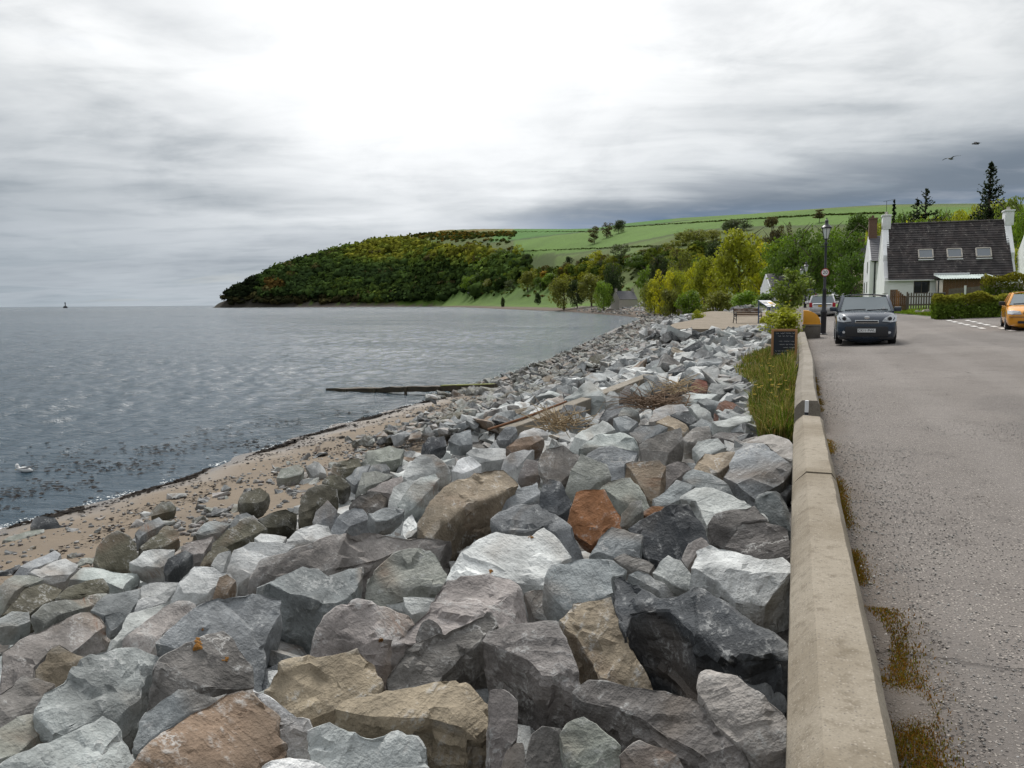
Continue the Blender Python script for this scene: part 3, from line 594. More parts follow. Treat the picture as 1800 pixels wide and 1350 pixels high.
# tile, colour, lean of the upper face towards the viewer (deg), sideways lean (deg), thickness (m), height offset (m), outline of the upper face, [name phrase]
ROCKS = [
('3','D',26,-16,.62,.10,[(690,45),(740,15),(870,105),(960,150),(1060,135),(1140,100),(1240,140),(1400,260),(1640,420),(1715,500),(1600,500),(1430,545),(1250,420),(1010,230),(880,240),(800,260),(770,380),(735,270)],'long dark-sided slab leaning on the sea wall'),
('3','T',38,-18,.5,-.06,[(405,300),(480,210),(690,150),(740,290),(800,440),(900,540),(945,600),(940,665),(790,660),(630,620),(560,510),(500,400)],'smooth tan slab'),
('g','K',24,-14,.62,.02,[(845,1125),(860,1109),(879,1101),(938,1096),(978,1093),(988,1115),(1009,1146),(1028,1184),(985,1181),(950,1184),(922,1156),(860,1131)],'block with a pinkish-brown top'),
('3','K',30,-16,.45,.02,[(465,690),(560,615),(850,660),(1080,700),(1200,740),(1300,860),(1500,1040),(1470,1125),(1250,1090),(1000,950),(850,830),(700,780),(520,740)],'long slab with orange streaks'),
('3','V',40,-20,.5,.06,[(1200,590),(1250,562),(1400,600),(1470,670),(1560,720),(1660,800),(1715,910),(1690,990),(1540,1025),(1400,950),(1290,870),(1195,720)],'rounded boulder by the wall'),
('3','G',38,0,.3,-.1,[(1410,600),(1480,590),(1560,640),(1670,720),(1690,840),(1560,740),(1460,660)]),
('3','G',45,0,.3,-.15,[(200,130),(300,110),(330,150),(400,240),(400,300),(260,280)]),
('g','V',22,4,.4,0,[(764,1042),(778,1022),(810,1016),(860,1012),(897,1019),(922,1040),(942,1081),(916,1106),(870,1100),(830,1092),(770,1125),(691,1136),(705,1110),(735,1085),(755,1065)],'broad flat slab scribbled with white veins'),
('3','V',52,20,.5,0,[(0,680),(60,670),(110,700),(160,740),(150,950),(60,1125),(0,1125)]),
('3','V',60,0,.3,0,[(60,1110),(100,1020),(150,980),(190,980),(205,1125),(130,1180)]),
('3','K',50,10,.4,0,[(210,1060),(240,930),(300,890),(400,900),(420,990),(470,1125),(400,1200),(210,1200)]),
('3','E',44,-10,.4,.02,[(395,930),(430,860),(530,835),(600,880),(740,1000),(760,1125),(700,1200),(480,1180),(430,1060)]),
('3','V',46,0,.4,.06,[(735,1060),(790,1010),(850,980),(920,1005),(1000,1010),(1060,1050),(1120,1125),(1050,1220),(760,1200)]),
('3','G',30,0,.3,-.12,[(1540,1020),(1580,1000),(1715,1010),(1725,1125),(1720,1220),(1535,1200)]),
('3','D',40,0,.4,-.35,[(1330,190),(1450,170),(1600,200),(1700,210),(1710,400),(1560,330),(1400,260)]),
('2','T',34,8,.5,.02,[(130,690),(230,620),(430,570),(540,600),(760,540),(810,580),(900,650),(970,780),(960,840),(700,890),(600,950),(380,970),(250,890),(140,800)],'blocky tan rock with pale shoulders'),
('2','T',20,6,.62,.05,[(610,950),(690,885),(950,850),(1150,820),(1320,755),(1500,770),(1600,815),(1770,820),(1760,960),(1710,1130),(1640,1080),(1490,1075),(1260,1005),(1020,1010),(870,1000),(700,970)],'long tan block with a dark brown front'),
('2','S',46,0,.5,.02,[(430,1100),(570,1035),(700,1100),(860,1130),(1030,1090),(1150,1150),(1200,1220),(1210,1340),(1180,1420),(480,1420),(440,1220)],'grey rock with pale vertical bands'),
('2','W',40,0,.3,.08,[(90,1335),(180,1290),(300,1270),(450,1290),(540,1335),(520,1420),(120,1420)]),
('g','B',24,10,.5,.04,[(200,1362),(240,1324),(285,1285),(334,1253),(400,1216),(428,1210),(445,1222),(470,1243),(488,1262),(482,1290),(506,1318),(500,1340),(460,1362)],'large rust-brown slab at the foot of the picture'),
('2','W',40,-30,.4,-.02,[(40,800),(150,850),(260,920),(350,990),(430,1000),(460,1040),(370,1120),(240,1200),(200,1110),(220,1000),(150,930)]),
('2','K',36,14,.4,0,[(945,615),(1050,560),(1150,500),(1400,390),(1550,330),(1660,290),(1710,380),(1600,460),(1500,570),(1300,720),(1150,780),(980,830)],'dark brown-grey rock in leaning layers'),
('2','K',50,0,.25,0,[(1150,430),(1190,360),(1240,335),(1330,380),(1300,440),(1170,490)]),
('2','V',42,0,.5,0,[(400,560),(480,400),(620,260),(760,200),(880,240),(1000,290),(1140,320),(1080,420),(1010,540),(990,600),(850,600),(760,560),(550,610),(430,580)],'round-backed rock with a white patch'),
('4','G',22,4,.62,.04,[(230,910),(340,850),(490,785),(570,805),(640,850),(720,820),(850,785),(790,920),(740,970),(680,1000),(600,1000),(480,960),(420,950),(300,880)],'saddle-shaped blue-grey rock over a dark hollow'),
('4','E',32,6,.45,.02,[(800,960),(830,870),(1000,720),(1090,700),(1215,695),(1265,740),(1310,830),(1290,890),(1220,900),(1150,890),(1050,940),(880,990)],'greenish-grey block with a tan end'),
('2','P',34,0,.2,-.12,[(1070,190),(1290,190),(1300,240),(1120,310),(1080,250)]),
('2','P',34,0,.2,-.12,[(950,230),(1000,215),(1070,220),(1080,290),(960,260)]),
('g','G',40,10,.55,0,[(274,1130),(321,1086),(352,1060),(392,1047),(444,1044),(495,1052),(492,1080),(474,1107),(461,1146),(455,1200),(443,1205),(400,1160),(330,1145)],'big blue-grey rock above the lichen-spotted one'),
('1','K',34,4,.45,.05,[(920,830),(960,760),(1090,600),(1250,500),(1400,440),(1500,410),(1560,450),(1640,560),(1690,660),(1690,790),(1600,800),(1460,800),(1310,800),(1000,890)],'brown-grey rock with orange lichen spots'),
('1','S',34,10,.5,.02,[(240,980),(290,830),(420,760),(510,640),(640,560),(780,530),(900,530),(1140,570),(1000,680),(930,800),(940,860),(820,960),(750,1030),(600,1030),(430,1110),(370,1110)],'pale scooped rock with hollows in its face'),
('1','S',26,14,.45,.04,[(-60,1330),(200,1220),(450,1100),(690,1000),(800,1080),(910,1220),(880,1270),(760,1400),(-40,1420)],'pale green-grey slab in the bottom corner'),
('1','G',46,-10,.4,0,[(910,1220),(930,1020),(980,970),(1100,870),(1200,810),(1300,810),(1440,860),(1530,830),(1440,920),(1280,970),(1090,1090),(930,1230)]),
('1','E',26,14,.35,-.02,[(-60,1100),(0,1070),(120,1000),(240,980),(300,1080),(200,1160),(120,1240),(-60,1310)]),
('1','K',26,14,.35,0,[(-60,860),(0,830),(150,730),(250,740),(370,770),(280,860),(230,980),(120,1000),(-40,1080)]),
('1','T',38,10,.3,.02,[(240,680),(300,610),(350,530),(400,510),(480,560),(570,590),(500,680),(380,760),(250,740)]),
('1','V',26,14,.35,.02,[(80,520),(300,400),(500,320),(600,290),(680,310),(730,380),(650,430),(520,530),(480,560),(400,510),(340,540),(280,620),(200,700),(150,720),(0,740),(20,560)],'slab with pink streaks and a white end'),
('1','P',24,10,.3,0,[(670,560),(830,400),(870,300),(1000,260),(1100,235),(1150,250),(1000,350),(860,440),(760,520)]),
('1','V',28,12,.35,.02,[(760,520),(900,400),(1100,260),(1200,220),(1310,210),(1320,250),(1220,330),(1100,440),(1010,530),(850,530)]),
('6','W',34,6,.45,.05,[(1110,1050),(1200,930),(1310,815),(1440,830),(1550,870),(1600,920),(1450,960),(1400,1010),(1310,1060)],'whitish wedge-shaped block'),
('6','P',28,4,.3,0,[(935,950),(960,930),(1210,930),(1190,960),(1110,1050),(1010,1030),(940,1040)]),
('6','P',30,4,.25,-.04,[(900,1120),(930,1040),(1030,1030),(1110,1070),(1000,1100)]),
('6','G',26,14,.35,0,[(610,1120),(720,1010),(940,980),(930,1060),(850,1160),(740,1220),(700,1160)]),
('6','M',28,14,.35,0,[(380,1040),(450,970),(600,920),(700,900),(740,950),(690,1000),(560,1020),(520,1040)]),
('6','M',30,14,.4,0,[(0,1150),(60,1080),(160,960),(300,930),(430,970),(380,1040),(300,1080),(200,1140)],'long mossy rock in the lower corner by the beach'),
('6','E',24,14,.3,-.02,[(220,1160),(300,1090),(480,1040),(720,1010),(610,1090),(420,1140),(300,1180)]),
('6','S',30,6,.3,0,[(-30,1190),(80,1130),(190,1130),(200,1180),(120,1220),(-30,1240)]),
('6','E',26,6,.3,0,[(-30,950),(100,890),(200,880),(300,910),(250,930),(160,960),(80,1010),(-30,1060)]),
('6','P',26,10,.3,0,[(200,870),(320,800),(440,775),(530,810),(500,860),(440,910),(340,920),(280,900)]),
('6','G',24,10,.22,-.02,[(50,870),(140,830),(250,770),(370,720),(410,740),(380,780),(250,830),(150,870)]),
('6','S',18,4,.25,-.06,[(470,910),(560,830),(700,835),(830,870),(930,870),(850,940),(830,980),(720,930),(600,920)]),
('6','M',44,6,.45,.1,[(630,800),(650,700),(720,620),(790,585),(880,620),(930,690),(940,740),(880,790),(760,820),(680,840)],'hump-backed mossy boulder on the sand'),
('6','G',30,10,.25,0,[(905,600),(970,540),(1070,495),(1110,540),(1000,590),(930,640)]),
('6','M',32,10,.3,.04,[(930,700),(1030,620),(1130,545),(1200,590),(1210,640),(1100,690),(960,715)]),
('6','M',44,0,.3,.02,[(1010,450),(1090,390),(1150,390),(1190,430),(1170,450),(1100,470),(1010,490)],'lone boulder half sunk in the sand'),
('6','D',40,0,.25,.05,[(210,560),(230,500),(290,480),(370,490),(400,540),(440,550),(300,570)],'seaweed-covered black rock at the tide line'),
('6','E',18,0,.15,-.05,[(20,650),(60,625),(180,590),(300,570),(300,595),(200,630),(100,655)]),
('6','P',32,4,.3,0,[(870,800),(970,730),(1080,710),(1180,710),(1170,760),(1080,810),(960,830)]),
('6','D',40,10,.3,0,[(1095,830),(1130,770),(1250,710),(1300,740),(1220,810),(1110,860)]),
('6','V',34,10,.3,0,[(1190,720),(1230,670),(1330,640),(1440,610),(1430,650),(1370,740),(1280,740)]),
('6','M',34,12,.4,.04,[(1400,720),(1430,610),(1590,550),(1650,510),(1720,510),(1800,570),(1740,600),(1640,640),(1500,690)],'grey-green rock with a sharp ridge'),
('6','G',28,6,.25,0,[(1310,610),(1370,540),(1450,510),(1550,540),(1480,590),(1380,610)]),
('4','P',40,6,.45,.04,[(45,820),(100,700),(190,655),(320,655),(440,672),(380,720),(250,770),(200,830),(110,865)],'large rounded pale grey boulder'),
('6','P',40,10,.25,0,[(1420,820),(1470,740),(1560,710),(1520,800),(1500,860)]),
('6','M',34,10,.25,-.02,[(1330,800),(1380,730),(1490,690),(1560,700),(1430,800),(1340,810)]),
('4','V',46,8,.45,.02,[(200,850),(260,760),(400,720),(550,660),(700,600),(830,570),(1000,600),(1100,610),(1370,605),(1250,740),(1215,700),(1000,720),(870,790),(840,790),(640,840),(560,810),(490,790),(330,860),(240,890)],'very long slab with red patches'),
('4','T',26,10,.75,.14,[(1150,480),(1190,400),(1240,340),(1400,290),(1520,240),(1620,235),(1700,300),(1710,330),(1560,400),(1400,460),(1290,540),(1210,600),(1170,560)],'tall tan block with a white top'),
('5','G',34,10,.45,0,[(0,560),(50,490),(120,455),(280,410),(300,470),(200,530),(60,590)]),
('5','D',40,-8,.45,.03,[(280,520),(300,420),(340,385),(400,410),(470,470),(430,540),(390,580),(300,540)]),
('5','G',30,-10,.5,0,[(20,620),(60,580),(180,535),(280,530),(370,590),(450,650),(560,760),(480,830),(450,790),(380,700),(300,660),(200,690),(60,680)],'layered blue-grey rock left of the orange boulder'),
('g','W',26,4,.5,.02,[(788,1018),(797,980),(831,952),(872,934),(891,938),(935,941),(956,925),(975,938),(1006,978),(978,990),(956,1019),(950,1028),(916,1025),(870,1010),(820,1018)],'big whitish slab with dark grooves'),
('4','P',40,10,.3,0,[(970,440),(1000,340),(1060,310),(1140,300),(1100,360),(1030,440),(1000,450)]),
('4','S',34,12,.35,.04,[(1020,440),(1080,350),(1150,290),(1240,260),(1260,290),(1200,370),(1120,440),(1060,475)]),
('4','P',40,0,.4,.04,[(1055,290),(1080,220),(1150,160),(1230,160),(1290,200),(1320,240),(1250,270),(1150,290),(1080,305)]),
('4','W',40,0,.3,.02,[(1330,250),(1370,180),(1430,165),(1500,215),(1440,250),(1390,265)]),
('4','V',30,10,.3,0,[(850,360),(940,310),(1050,270),(1060,300),(990,380),(940,370)]),
('4','K',44,0,.35,0,[(750,450),(800,390),(880,365),(970,395),(940,480),(850,500),(770,480)]),
('4','G',40,6,.35,0,[(630,560),(700,500),(780,450),(830,460),(860,520),(760,560),(670,600)]),
('4','G',30,6,.25,0,[(860,490),(950,460),(1070,465),(1050,490),(960,530),(900,535)]),
('4','M',46,10,.45,.08,[(460,550),(480,400),(520,350),(600,325),(690,350),(690,390),(620,430),(550,470),(510,540)],'upright dark mossy rock'),
('4','G',46,0,.3,0,[(550,540),(560,480),(630,415),(680,470),(690,510),(640,550),(560,560)]),
('4','P',30,8,.3,0,[(380,660),(450,590),(570,545),(640,560),(660,610),(590,650),(470,680)]),
('4','W',20,4,.2,-.02,[(215,630),(250,605),(400,620),(370,660),(240,650)]),
('4','M',46,10,.3,-.02,[(235,520),(300,490),(450,445),(450,540),(330,570),(280,570)]),
('4','M',36,6,.3,.02,[(120,420),(150,370),(250,340),(300,380),(270,420),(200,450),(140,460)]),
('4','M',36,-6,.3,.02,[(600,310),(640,270),(700,275),(760,330),(720,360),(640,345)]),
('4','E',32,6,.3,.02,[(340,290),(370,240),(450,215),(500,230),(480,270),(400,290)]),
('4','P',32,6,.25,0,[(500,230),(560,195),(610,210),(620,240),(540,260)]),
('4','M',36,6,.3,.02,[(650,260),(660,210),(760,175),(810,180),(820,230),(740,270)]),
('4','E',30,6,.4,.04,[(815,180),(860,140),(980,110),(1060,130),(1040,180),(950,200),(850,215)]),
('4','G',36,6,.3,0,[(730,290),(800,230),(870,215),(840,280),(780,320)]),
('4','E',34,0,.3,0,[(790,330),(830,260),(900,250),(1000,280),(940,310),(840,340)]),
('4','G',40,0,.3,.02,[(850,250),(880,215),(960,205),(980,240),(920,260)]),
('4','D',38,0,.3,.02,[(1160,110),(1200,60),(1290,55),(1300,110),(1220,130)]),
('4','G',42,0,.3,.04,[(1310,80),(1350,40),(1440,10),(1450,90),(1380,110)]),
('4','P',40,0,.3,.02,[(1600,200),(1640,160),(1740,130),(1790,130),(1740,190),(1700,230),(1640,240)]),
('4','P',28,0,.3,0,[(1410,150),(1440,130),(1550,120),(1680,130),(1690,170),(1600,190),(1480,190)]),
('4','B',40,0,.3,.04,[(-20,960),(20,850),(60,830),(110,870),(60,940)]),
('5','O',50,-6,.4,.05,[(440,620),(470,540),(490,460),(540,445),(650,450),(700,500),(750,530),(740,610),(660,690),(570,755),(500,700)],'bright orange boulder'),
('5','G',38,0,.4,.02,[(540,800),(600,750),(690,655),(760,680),(870,710),(850,790),(840,830),(720,840),(650,810)]),
('5','D',44,-6,.5,.06,[(780,670),(870,610),(1000,550),(1120,490),(1160,510),(1230,640),(1250,740),(1100,820),(1000,860),(880,830),(860,740),(800,700)],'big dark pyramid-shaped rock'),
('5','P',22,-12,.4,.04,[(1090,500),(1170,450),(1260,455),(1400,500),(1480,530),(1580,620),(1530,650),(1400,600),(1280,590),(1230,640),(1160,510)]),
('5','K',40,-10,.4,0,[(1230,640),(1280,590),(1400,560),(1500,540),(1570,620),(1430,640),(1350,740),(1260,700)]),
('5','K',42,-6,.45,.02,[(1335,760),(1430,640),(1560,640),(1690,670),(1700,740),(1700,830),(1580,860),(1480,810)]),
('5','G',48,-8,.4,0,[(1500,510),(1520,475),(1620,465),(1680,500),(1700,560),(1710,680),(1600,640),(1540,590)]),
('5','G',26,-8,.55,.06,[(1320,380),(1400,240),(1450,190),(1550,190),(1640,260),(1710,310),(1660,370),(1560,420),(1500,450),(1420,430)],'blue-grey slab with a glossy sloping top by the wall'),
('5','V',12,-4,.3,.0,[(1450,190),(1500,150),(1600,140),(1700,165),(1715,200),(1715,300),(1640,260),(1550,190)]),
('5','D',36,-8,.3,-.12,[(1540,440),(1560,380),(1640,400),(1715,430),(1680,480),(1600,470)]),
('5','W',22,-4,.6,.08,[(1135,890),(1180,800),(1250,775),(1340,785),(1440,820),(1570,855),(1660,830),(1730,910),(1640,960),(1560,1020),(1400,1000),(1300,945)],'wide cream-topped rock tight against the wall'),
('5','V',46,-8,.3,.0,[(1085,840),(1130,760),(1200,715),(1250,770),(1170,810),(1120,890)]),
('5','P',42,-10,.4,.0,[(920,920),(960,860),(1010,820),(1080,850),(1130,920),(1190,1000),(1100,1010),(1000,960)]),
('5','K',30,-10,.3,-.04,[(700,840),(760,810),(870,840),(940,870),(900,930),(800,900)]),
('5','G',36,-8,.35,-.02,[(780,930),(840,900),(900,920),(930,960),(1060,1010),(1000,1050),(900,990)]),
('5','G',40,6,.5,.02,[(330,910),(350,880),(500,840),(700,840),(770,880),(760,910),(695,950),(700,1040),(480,1110),(430,1100),(310,980)],'chunky blue-grey rock with slanting layers'),
('5','E',36,-14,.4,-.02,[(590,450),(640,420),(700,390),(800,385),(910,530),(880,560),(750,520),(650,450)]),
('5','E',42,0,.45,.05,[(430,410),(460,340),(520,255),(600,290),(660,310),(690,380),(620,410),(500,460)]),
('5','T',44,-6,.45,.06,[(765,300),(800,290),(960,285),(1000,320),(960,440),(940,500),(880,470),(830,380)]),
('5','V',40,8,.35,.02,[(990,320),(1060,285),(1150,310),(1080,370),(1000,440),(960,450)]),
('5','G',34,-14,.4,.02,[(1080,370),(1150,335),(1240,360),(1350,420),(1415,500),(1260,455),(1170,440),(1100,400)]),
('5','G',36,4,.35,.0,[(930,510),(990,460),(1060,400),(1150,430),(1100,500),(1020,530),(940,540)]),
('5','T',24,4,.3,.02,[(1150,320),(1220,250),(1390,235),(1370,300),(1290,360),(1220,350)],'flat yellowish slab behind the dark pyramid'),
('5','V',44,6,.4,.04,[(850,200),(940,140),(1080,105),(1095,170),(1020,240),(990,290),(870,290)]),
('5','G',38,-6,.45,.0,[(520,240),(560,215),(700,210),(850,230),(820,290),(770,300),(770,380),(700,400),(660,310),(600,290)]),
('5','V',46,6,.45,.05,[(280,290),(320,220),(420,200),(500,220),(520,270),(450,350),(400,390),(320,370),(290,340)]),
('5','V',44,6,.35,.0,[(165,360),(210,280),(280,290),(290,370),(200,370)]),
('5','P',36,8,.35,.0,[(60,310),(110,260),(220,225),(250,230),(190,310),(130,340)]),
('5','P',26,10,.35,.04,[(430,190),(540,110),(640,55),(690,90),(720,110),(600,150),(500,220)],'long pale slab pointing at the dead brushwood'),
('5','S',26,4,.4,.02,[(500,220),(600,150),(740,115),(800,150),(850,200),(800,220),(650,210)]),
('5','G',34,6,.35,.0,[(790,130),(850,80),(960,80),(1010,100),(930,150),(850,190)]),
('5','G',38,0,.3,.0,[(700,50),(740,35),(830,70),(790,120),(740,110)]),
('5','T',18,-8,.25,.0,[(940,70),(1010,35),(1130,90),(1090,115),(1000,90)]),
('5','V',44,-4,.35,.0,[(1090,140),(1150,100),(1240,90),(1260,140),(1210,190),(1120,180)]),
('5','G',34,-6,.35,.0,[(1130,90),(1200,50),(1280,90),(1270,120),(1190,100)]),
('5','P',40,-4,.35,.0,[(1150,210),(1180,180),(1290,165),(1340,210),(1250,250),(1200,270)]),
('5','K',36,-4,.35,-.04,[(1250,150),(1310,130),(1450,130),(1440,190),(1380,200),(1290,165)]),
('5','P',20,6,.45,.06,[(1265,70),(1400,40),(1500,20),(1480,60),(1360,100),(1290,90)]),
('5','G',36,0,.3,-.02,[(1350,110),(1400,75),(1480,90),(1450,125),(1370,125)]),
('5','E',46,10,.2,.0,[(750,590),(820,510),(860,510),(870,570),(800,620),(740,660)]),
('5','O',34,0,.2,-.04,[(850,590),(920,545),(1000,550),(950,590),(900,605)]),
('5','G',44,0,.3,.03,[(40,160),(90,95),(150,90),(160,120),(110,170),(60,175)]),
('5','P',26,6,.3,.0,[(150,150),(200,120),(330,80),(330,120),(250,150),(170,165)]),
('5','B',30,8,.3,.04,[(95,210),(150,165),(280,145),(310,165),(240,200),(140,230)],'rusty brown rock shaped like a log'),
('9','R',44,0,.5,.06,[(1275,590),(1300,540),(1350,513),(1400,530),(1440,560),(1480,590),(1380,630),(1290,625)],'largest red boulder, beside the grass'),
('9','R',44,0,.4,.06,[(1128,425),(1165,380),(1235,395),(1243,440),(1220,468),(1140,455)],'red cube-shaped boulder'),
('9','R',44,0,.3,.03,[(1315,330),(1335,298),(1385,315),(1392,350),(1330,355)],'small dark red boulder'),
('9','P',34,-10,.35,.0,[(1120,530),(1180,540),(1280,620),(1270,650),(1200,640),(1150,590)]),
('9','P',24,4,.45,.05,[(860,650),(900,580),(980,545),(1080,540),(1130,580),(1040,590),(990,620),(900,650)],'broad pale slab beside the dead brushwood'),
('9','D',34,-8,.4,.0,[(1000,610),(1060,590),(1130,600),(1170,640),(1130,670),(1060,640)]),
('9','G',30,0,.35,.0,[(1170,520),(1230,500),(1330,530),(1290,560),(1240,565)]),
('9','G',36,-6,.4,.0,[(640,630),(720,615),(800,650),(740,710),(680,690),(650,660)]),
('9','S',40,0,.35,.02,[(665,600),(720,540),(790,550),(810,610),(750,620)]),
('9','G',36,8,.35,.0,[(550,620),(600,570),(720,530),(680,600),(600,640)]),
('9','G',36,-4,.4,.04,[(280,600),(320,540),(470,560),(450,590),(380,600),(310,610)]),
('9','P',46,0,.3,.0,[(350,640),(410,585),(460,640),(400,650)]),
('9','P',44,0,.3,.0,[(230,650),(260,610),(310,615),(330,650),(260,680)]),
('9','P',42,0,.35,.02,[(585,500),(620,460),(680,460),(680,510),(600,540)]),
('9','V',44,0,.35,.02,[(670,490),(720,430),(760,420),(780,470),(730,490)]),
('9','G',30,-20,.3,.0,[(745,440),(780,410),(860,480),(820,490)]),
('9','S',40,0,.35,.02,[(800,430),(860,390),(910,390),(900,440),(850,460)]),
('9','D',36,0,.35,.02,[(890,440),(920,400),(1030,420),(1000,440),(920,470)]),
('9','S',20,0,.3,-.02,[(1080,480),(1130,470),(1300,480),(1250,520),(1120,520)]),
('9','P',38,0,.4,.02,[(1230,450),(1260,410),(1410,420),(1400,460),(1310,490)]),
('9','W',24,0,.3,.0,[(1170,360),(1230,345),(1340,365),(1330,395),(1240,390)]),
('9','W',24,0,.3,.0,[(960,380),(1000,360),(1100,370),(1130,410),(1020,410)]),
('9','B',36,0,.35,.0,[(1165,310),(1250,300),(1320,320),(1240,345),(1170,350)]),
('9','P',36,0,.4,.02,[(1330,280),(1400,258),(1440,280),(1430,310),(1390,320)]),
('9','D',40,0,.45,.08,[(1480,260),(1520,230),(1600,225),(1605,260),(1540,285),(1490,290)],'dark rock in the grass below the chalkboard'),
('9','V',42,0,.4,.02,[(950,260),(1000,235),(1020,270),(990,300),(960,290)]),
('9','G',34,8,.4,.02,[(820,330),(880,270),(960,250),(965,300),(900,330),(850,345)]),
('9','P',46,0,.5,.06,[(1115,270),(1190,185),(1240,205),(1260,240),(1180,275)],'pointed pale rock standing up from the bank'),
('9','D',34,0,.4,.0,[(1180,270),(1250,240),(1300,240),(1340,260),(1260,280)]),
('9','D',30,0,.5,.08,[(1410,105),(1450,85),(1540,90),(1500,115),(1420,120)],'long dark rock level with the top of the chalkboard'),
('9','M',36,0,.5,.08,[(480,255),(540,220),(600,225),(610,270),(560,290),(490,285)],'large olive-brown rock near the water'),
('9','P',46,0,.5,.06,[(980,130),(1010,80),(1040,80),(1035,120),(1000,150)]),
('9','P',36,10,.5,.1,[(930,45),(960,10),(1020,5),(1000,30),(940,55)],'pale slab highest on the skyline of the rocks'),
('9','W',30,0,.3,.05,[(740,190),(770,178),(805,185),(800,205),(750,205)]),
('9','R',36,0,.3,.05,[(700,200),(720,180),(745,195),(735,210)]),
('9','S',24,6,.4,.0,[(425,405),(500,340),(600,320),(670,350),(600,390),(470,410)]),
('9','P',24,6,.3,.0,[(480,430),(540,410),(600,415),(560,440),(490,455)]),
('9','T',34,6,.35,.02,[(180,380),(240,355),(300,380),(260,410),(180,410)]),
('9','G',46,0,.4,.03,[(410,300),(440,265),(470,285),(460,330),(420,340)]),
('9','P',22,0,.3,.0,[(630,370),(700,340),(770,350),(740,370),(650,390)]),
]
ROCK_INFO = []       # (object, px, py, size in px, colour key, phrase)
def sample_outline(pts, step):
    out = []
    for a, b in zip(pts, pts[1:]+pts[:1]):
        n = max(1, int((Vector(b)-Vector(a)).length/step)); out += [tuple(Vector(a).lerp(Vector(b), k/n)) for k in range(n)]
    return out
def traced_rock(idx, spec):
    tile, ck, lean, side, thick, off, poly = spec[:7]; phrase = spec[7] if len(spec) > 7 else None
    rng = random.Random(100+idx); x0, y0, sc = TILE[tile]
    pix = [(x0+px/sc, y0+py/sc) for px, py in poly]
    cx_ = sum(p[0] for p in pix)/len(pix); cy_ = sum(p[1] for p in pix)/len(pix)
    P = rock_hit(cx_, cy_, off); dist = (P-CAM).length
    to = (CAM-P); to.z = 0; to.normalize(); sd = Vector((-to.y, to.x, 0))
    N = (Vector((0, 0, 1))*math.cos(math.radians(lean)) + to*math.sin(math.radians(lean)) + sd*math.tan(math.radians(side+rng.uniform(-5, 5)))).normalized()
    top = []
    for px, py in pix:
        d = ray(px, py); t = (P-CAM).dot(N)/d.dot(N); top.append(CAM+d*t)
    size = max((a-b).length for a in top for b in top)
    thick = min(thick, 0.8*size)
    cen = sum(top, Vector())/len(top)
    # world shape -> local about the centre
    top = [p-cen for p in top]; dn = (Vector((0, 0, -1)) - N*0.22 - to*0.02).normalized()
    crown = 0.055*size
    mid = [p*rng.uniform(0.97, 1.06) + dn*thick*rng.uniform(0.30, 0.52) for p in top]
    bot = [p*rng.uniform(0.68, 0.92) + dn*thick*rng.uniform(0.92, 1.1) for p in top]
    bm = bmesh.new(); n = len(top)
    vt = [bm.verts.new(p) for p in top]; vm = [bm.verts.new(p) for p in mid]; vb = [bm.verts.new(p) for p in bot]
    bm.faces.new(vt); bm.faces.new(list(reversed(vb)))
    for i in range(n):
        j = (i+1) % n; bm.faces.new((vt[j], vt[i], vm[i], vm[j])); bm.faces.new((vm[j], vm[i], vb[i], vb[j]))
    bmesh.ops.recalc_face_normals(bm, faces=bm.faces)
    # crisp breaks across the stone: beyond each one the face falls away as a new plane
    for kk in range(rng.choice((0, 1, 1, 1, 2))):
        an = rng.uniform(-.7, .7) if kk == 0 else rng.choice((-1, 1))*rng.uniform(1.1, 1.9)
        md = Vector((to.x*math.cos(an)-to.y*math.sin(an), to.x*math.sin(an)+to.y*math.cos(an), rng.uniform(-.2, .2))).normalized(); ex = max(p.dot(md) for p in top); cr_ = ex*rng.uniform(.25, .7); sl = rng.uniform(.35, .95)
        bmesh.ops.bisect_plane(bm, geom=bm.verts[:]+bm.edges[:]+bm.faces[:], plane_co=md*cr_, plane_no=md)
        for v in bm.verts:
            q = v.co.dot(md)-cr_
            if q > 1e-5: v.co.z -= q*sl
    try: bmesh.ops.bevel(bm, geom=[e for e in bm.edges if e.calc_face_angle(0) > 0.6], offset=0.009*size, segments=1, affect='EDGES', clamp_overlap=True)
    except Exception: pass
    bmesh.ops.triangulate(bm, faces=bm.faces)
    refine(bm, max(0.030, 0.0105*dist), 5)
    # break the big faces into a few shallow planes
    bm.normal_update(); planes = []
    for _ in range(3):
        q = Vector((rng.gauss(0, 1), rng.gauss(0, 1), rng.gauss(0, 1))).normalized(); planes.append((q, rng.uniform(0.34, 0.46)*size))
    for v in bm.verts:
        for q, dd in planes:
            h = v.co.dot(q)-dd
            if h > 0: v.co -= q*h*0.42
    roughen(bm, size, idx+1, 1.0)
    me = finish_rock(bm, 'rock'); o = link('rock', me, M_ROCK); o.location = cen
    c_ = ROCKCOL[ck]; j = rng.uniform(0.88, 1.12); o.color = (c_[0]*j, c_[1]*j*rng.uniform(.98, 1.02), c_[2]*j, 1)
    wpx = size/dist*F
    ROCK_INFO.append([o, cx_, cy_, wpx, ck, phrase, size])
for i_, sp_ in enumerate(ROCKS): traced_rock(i_, sp_)

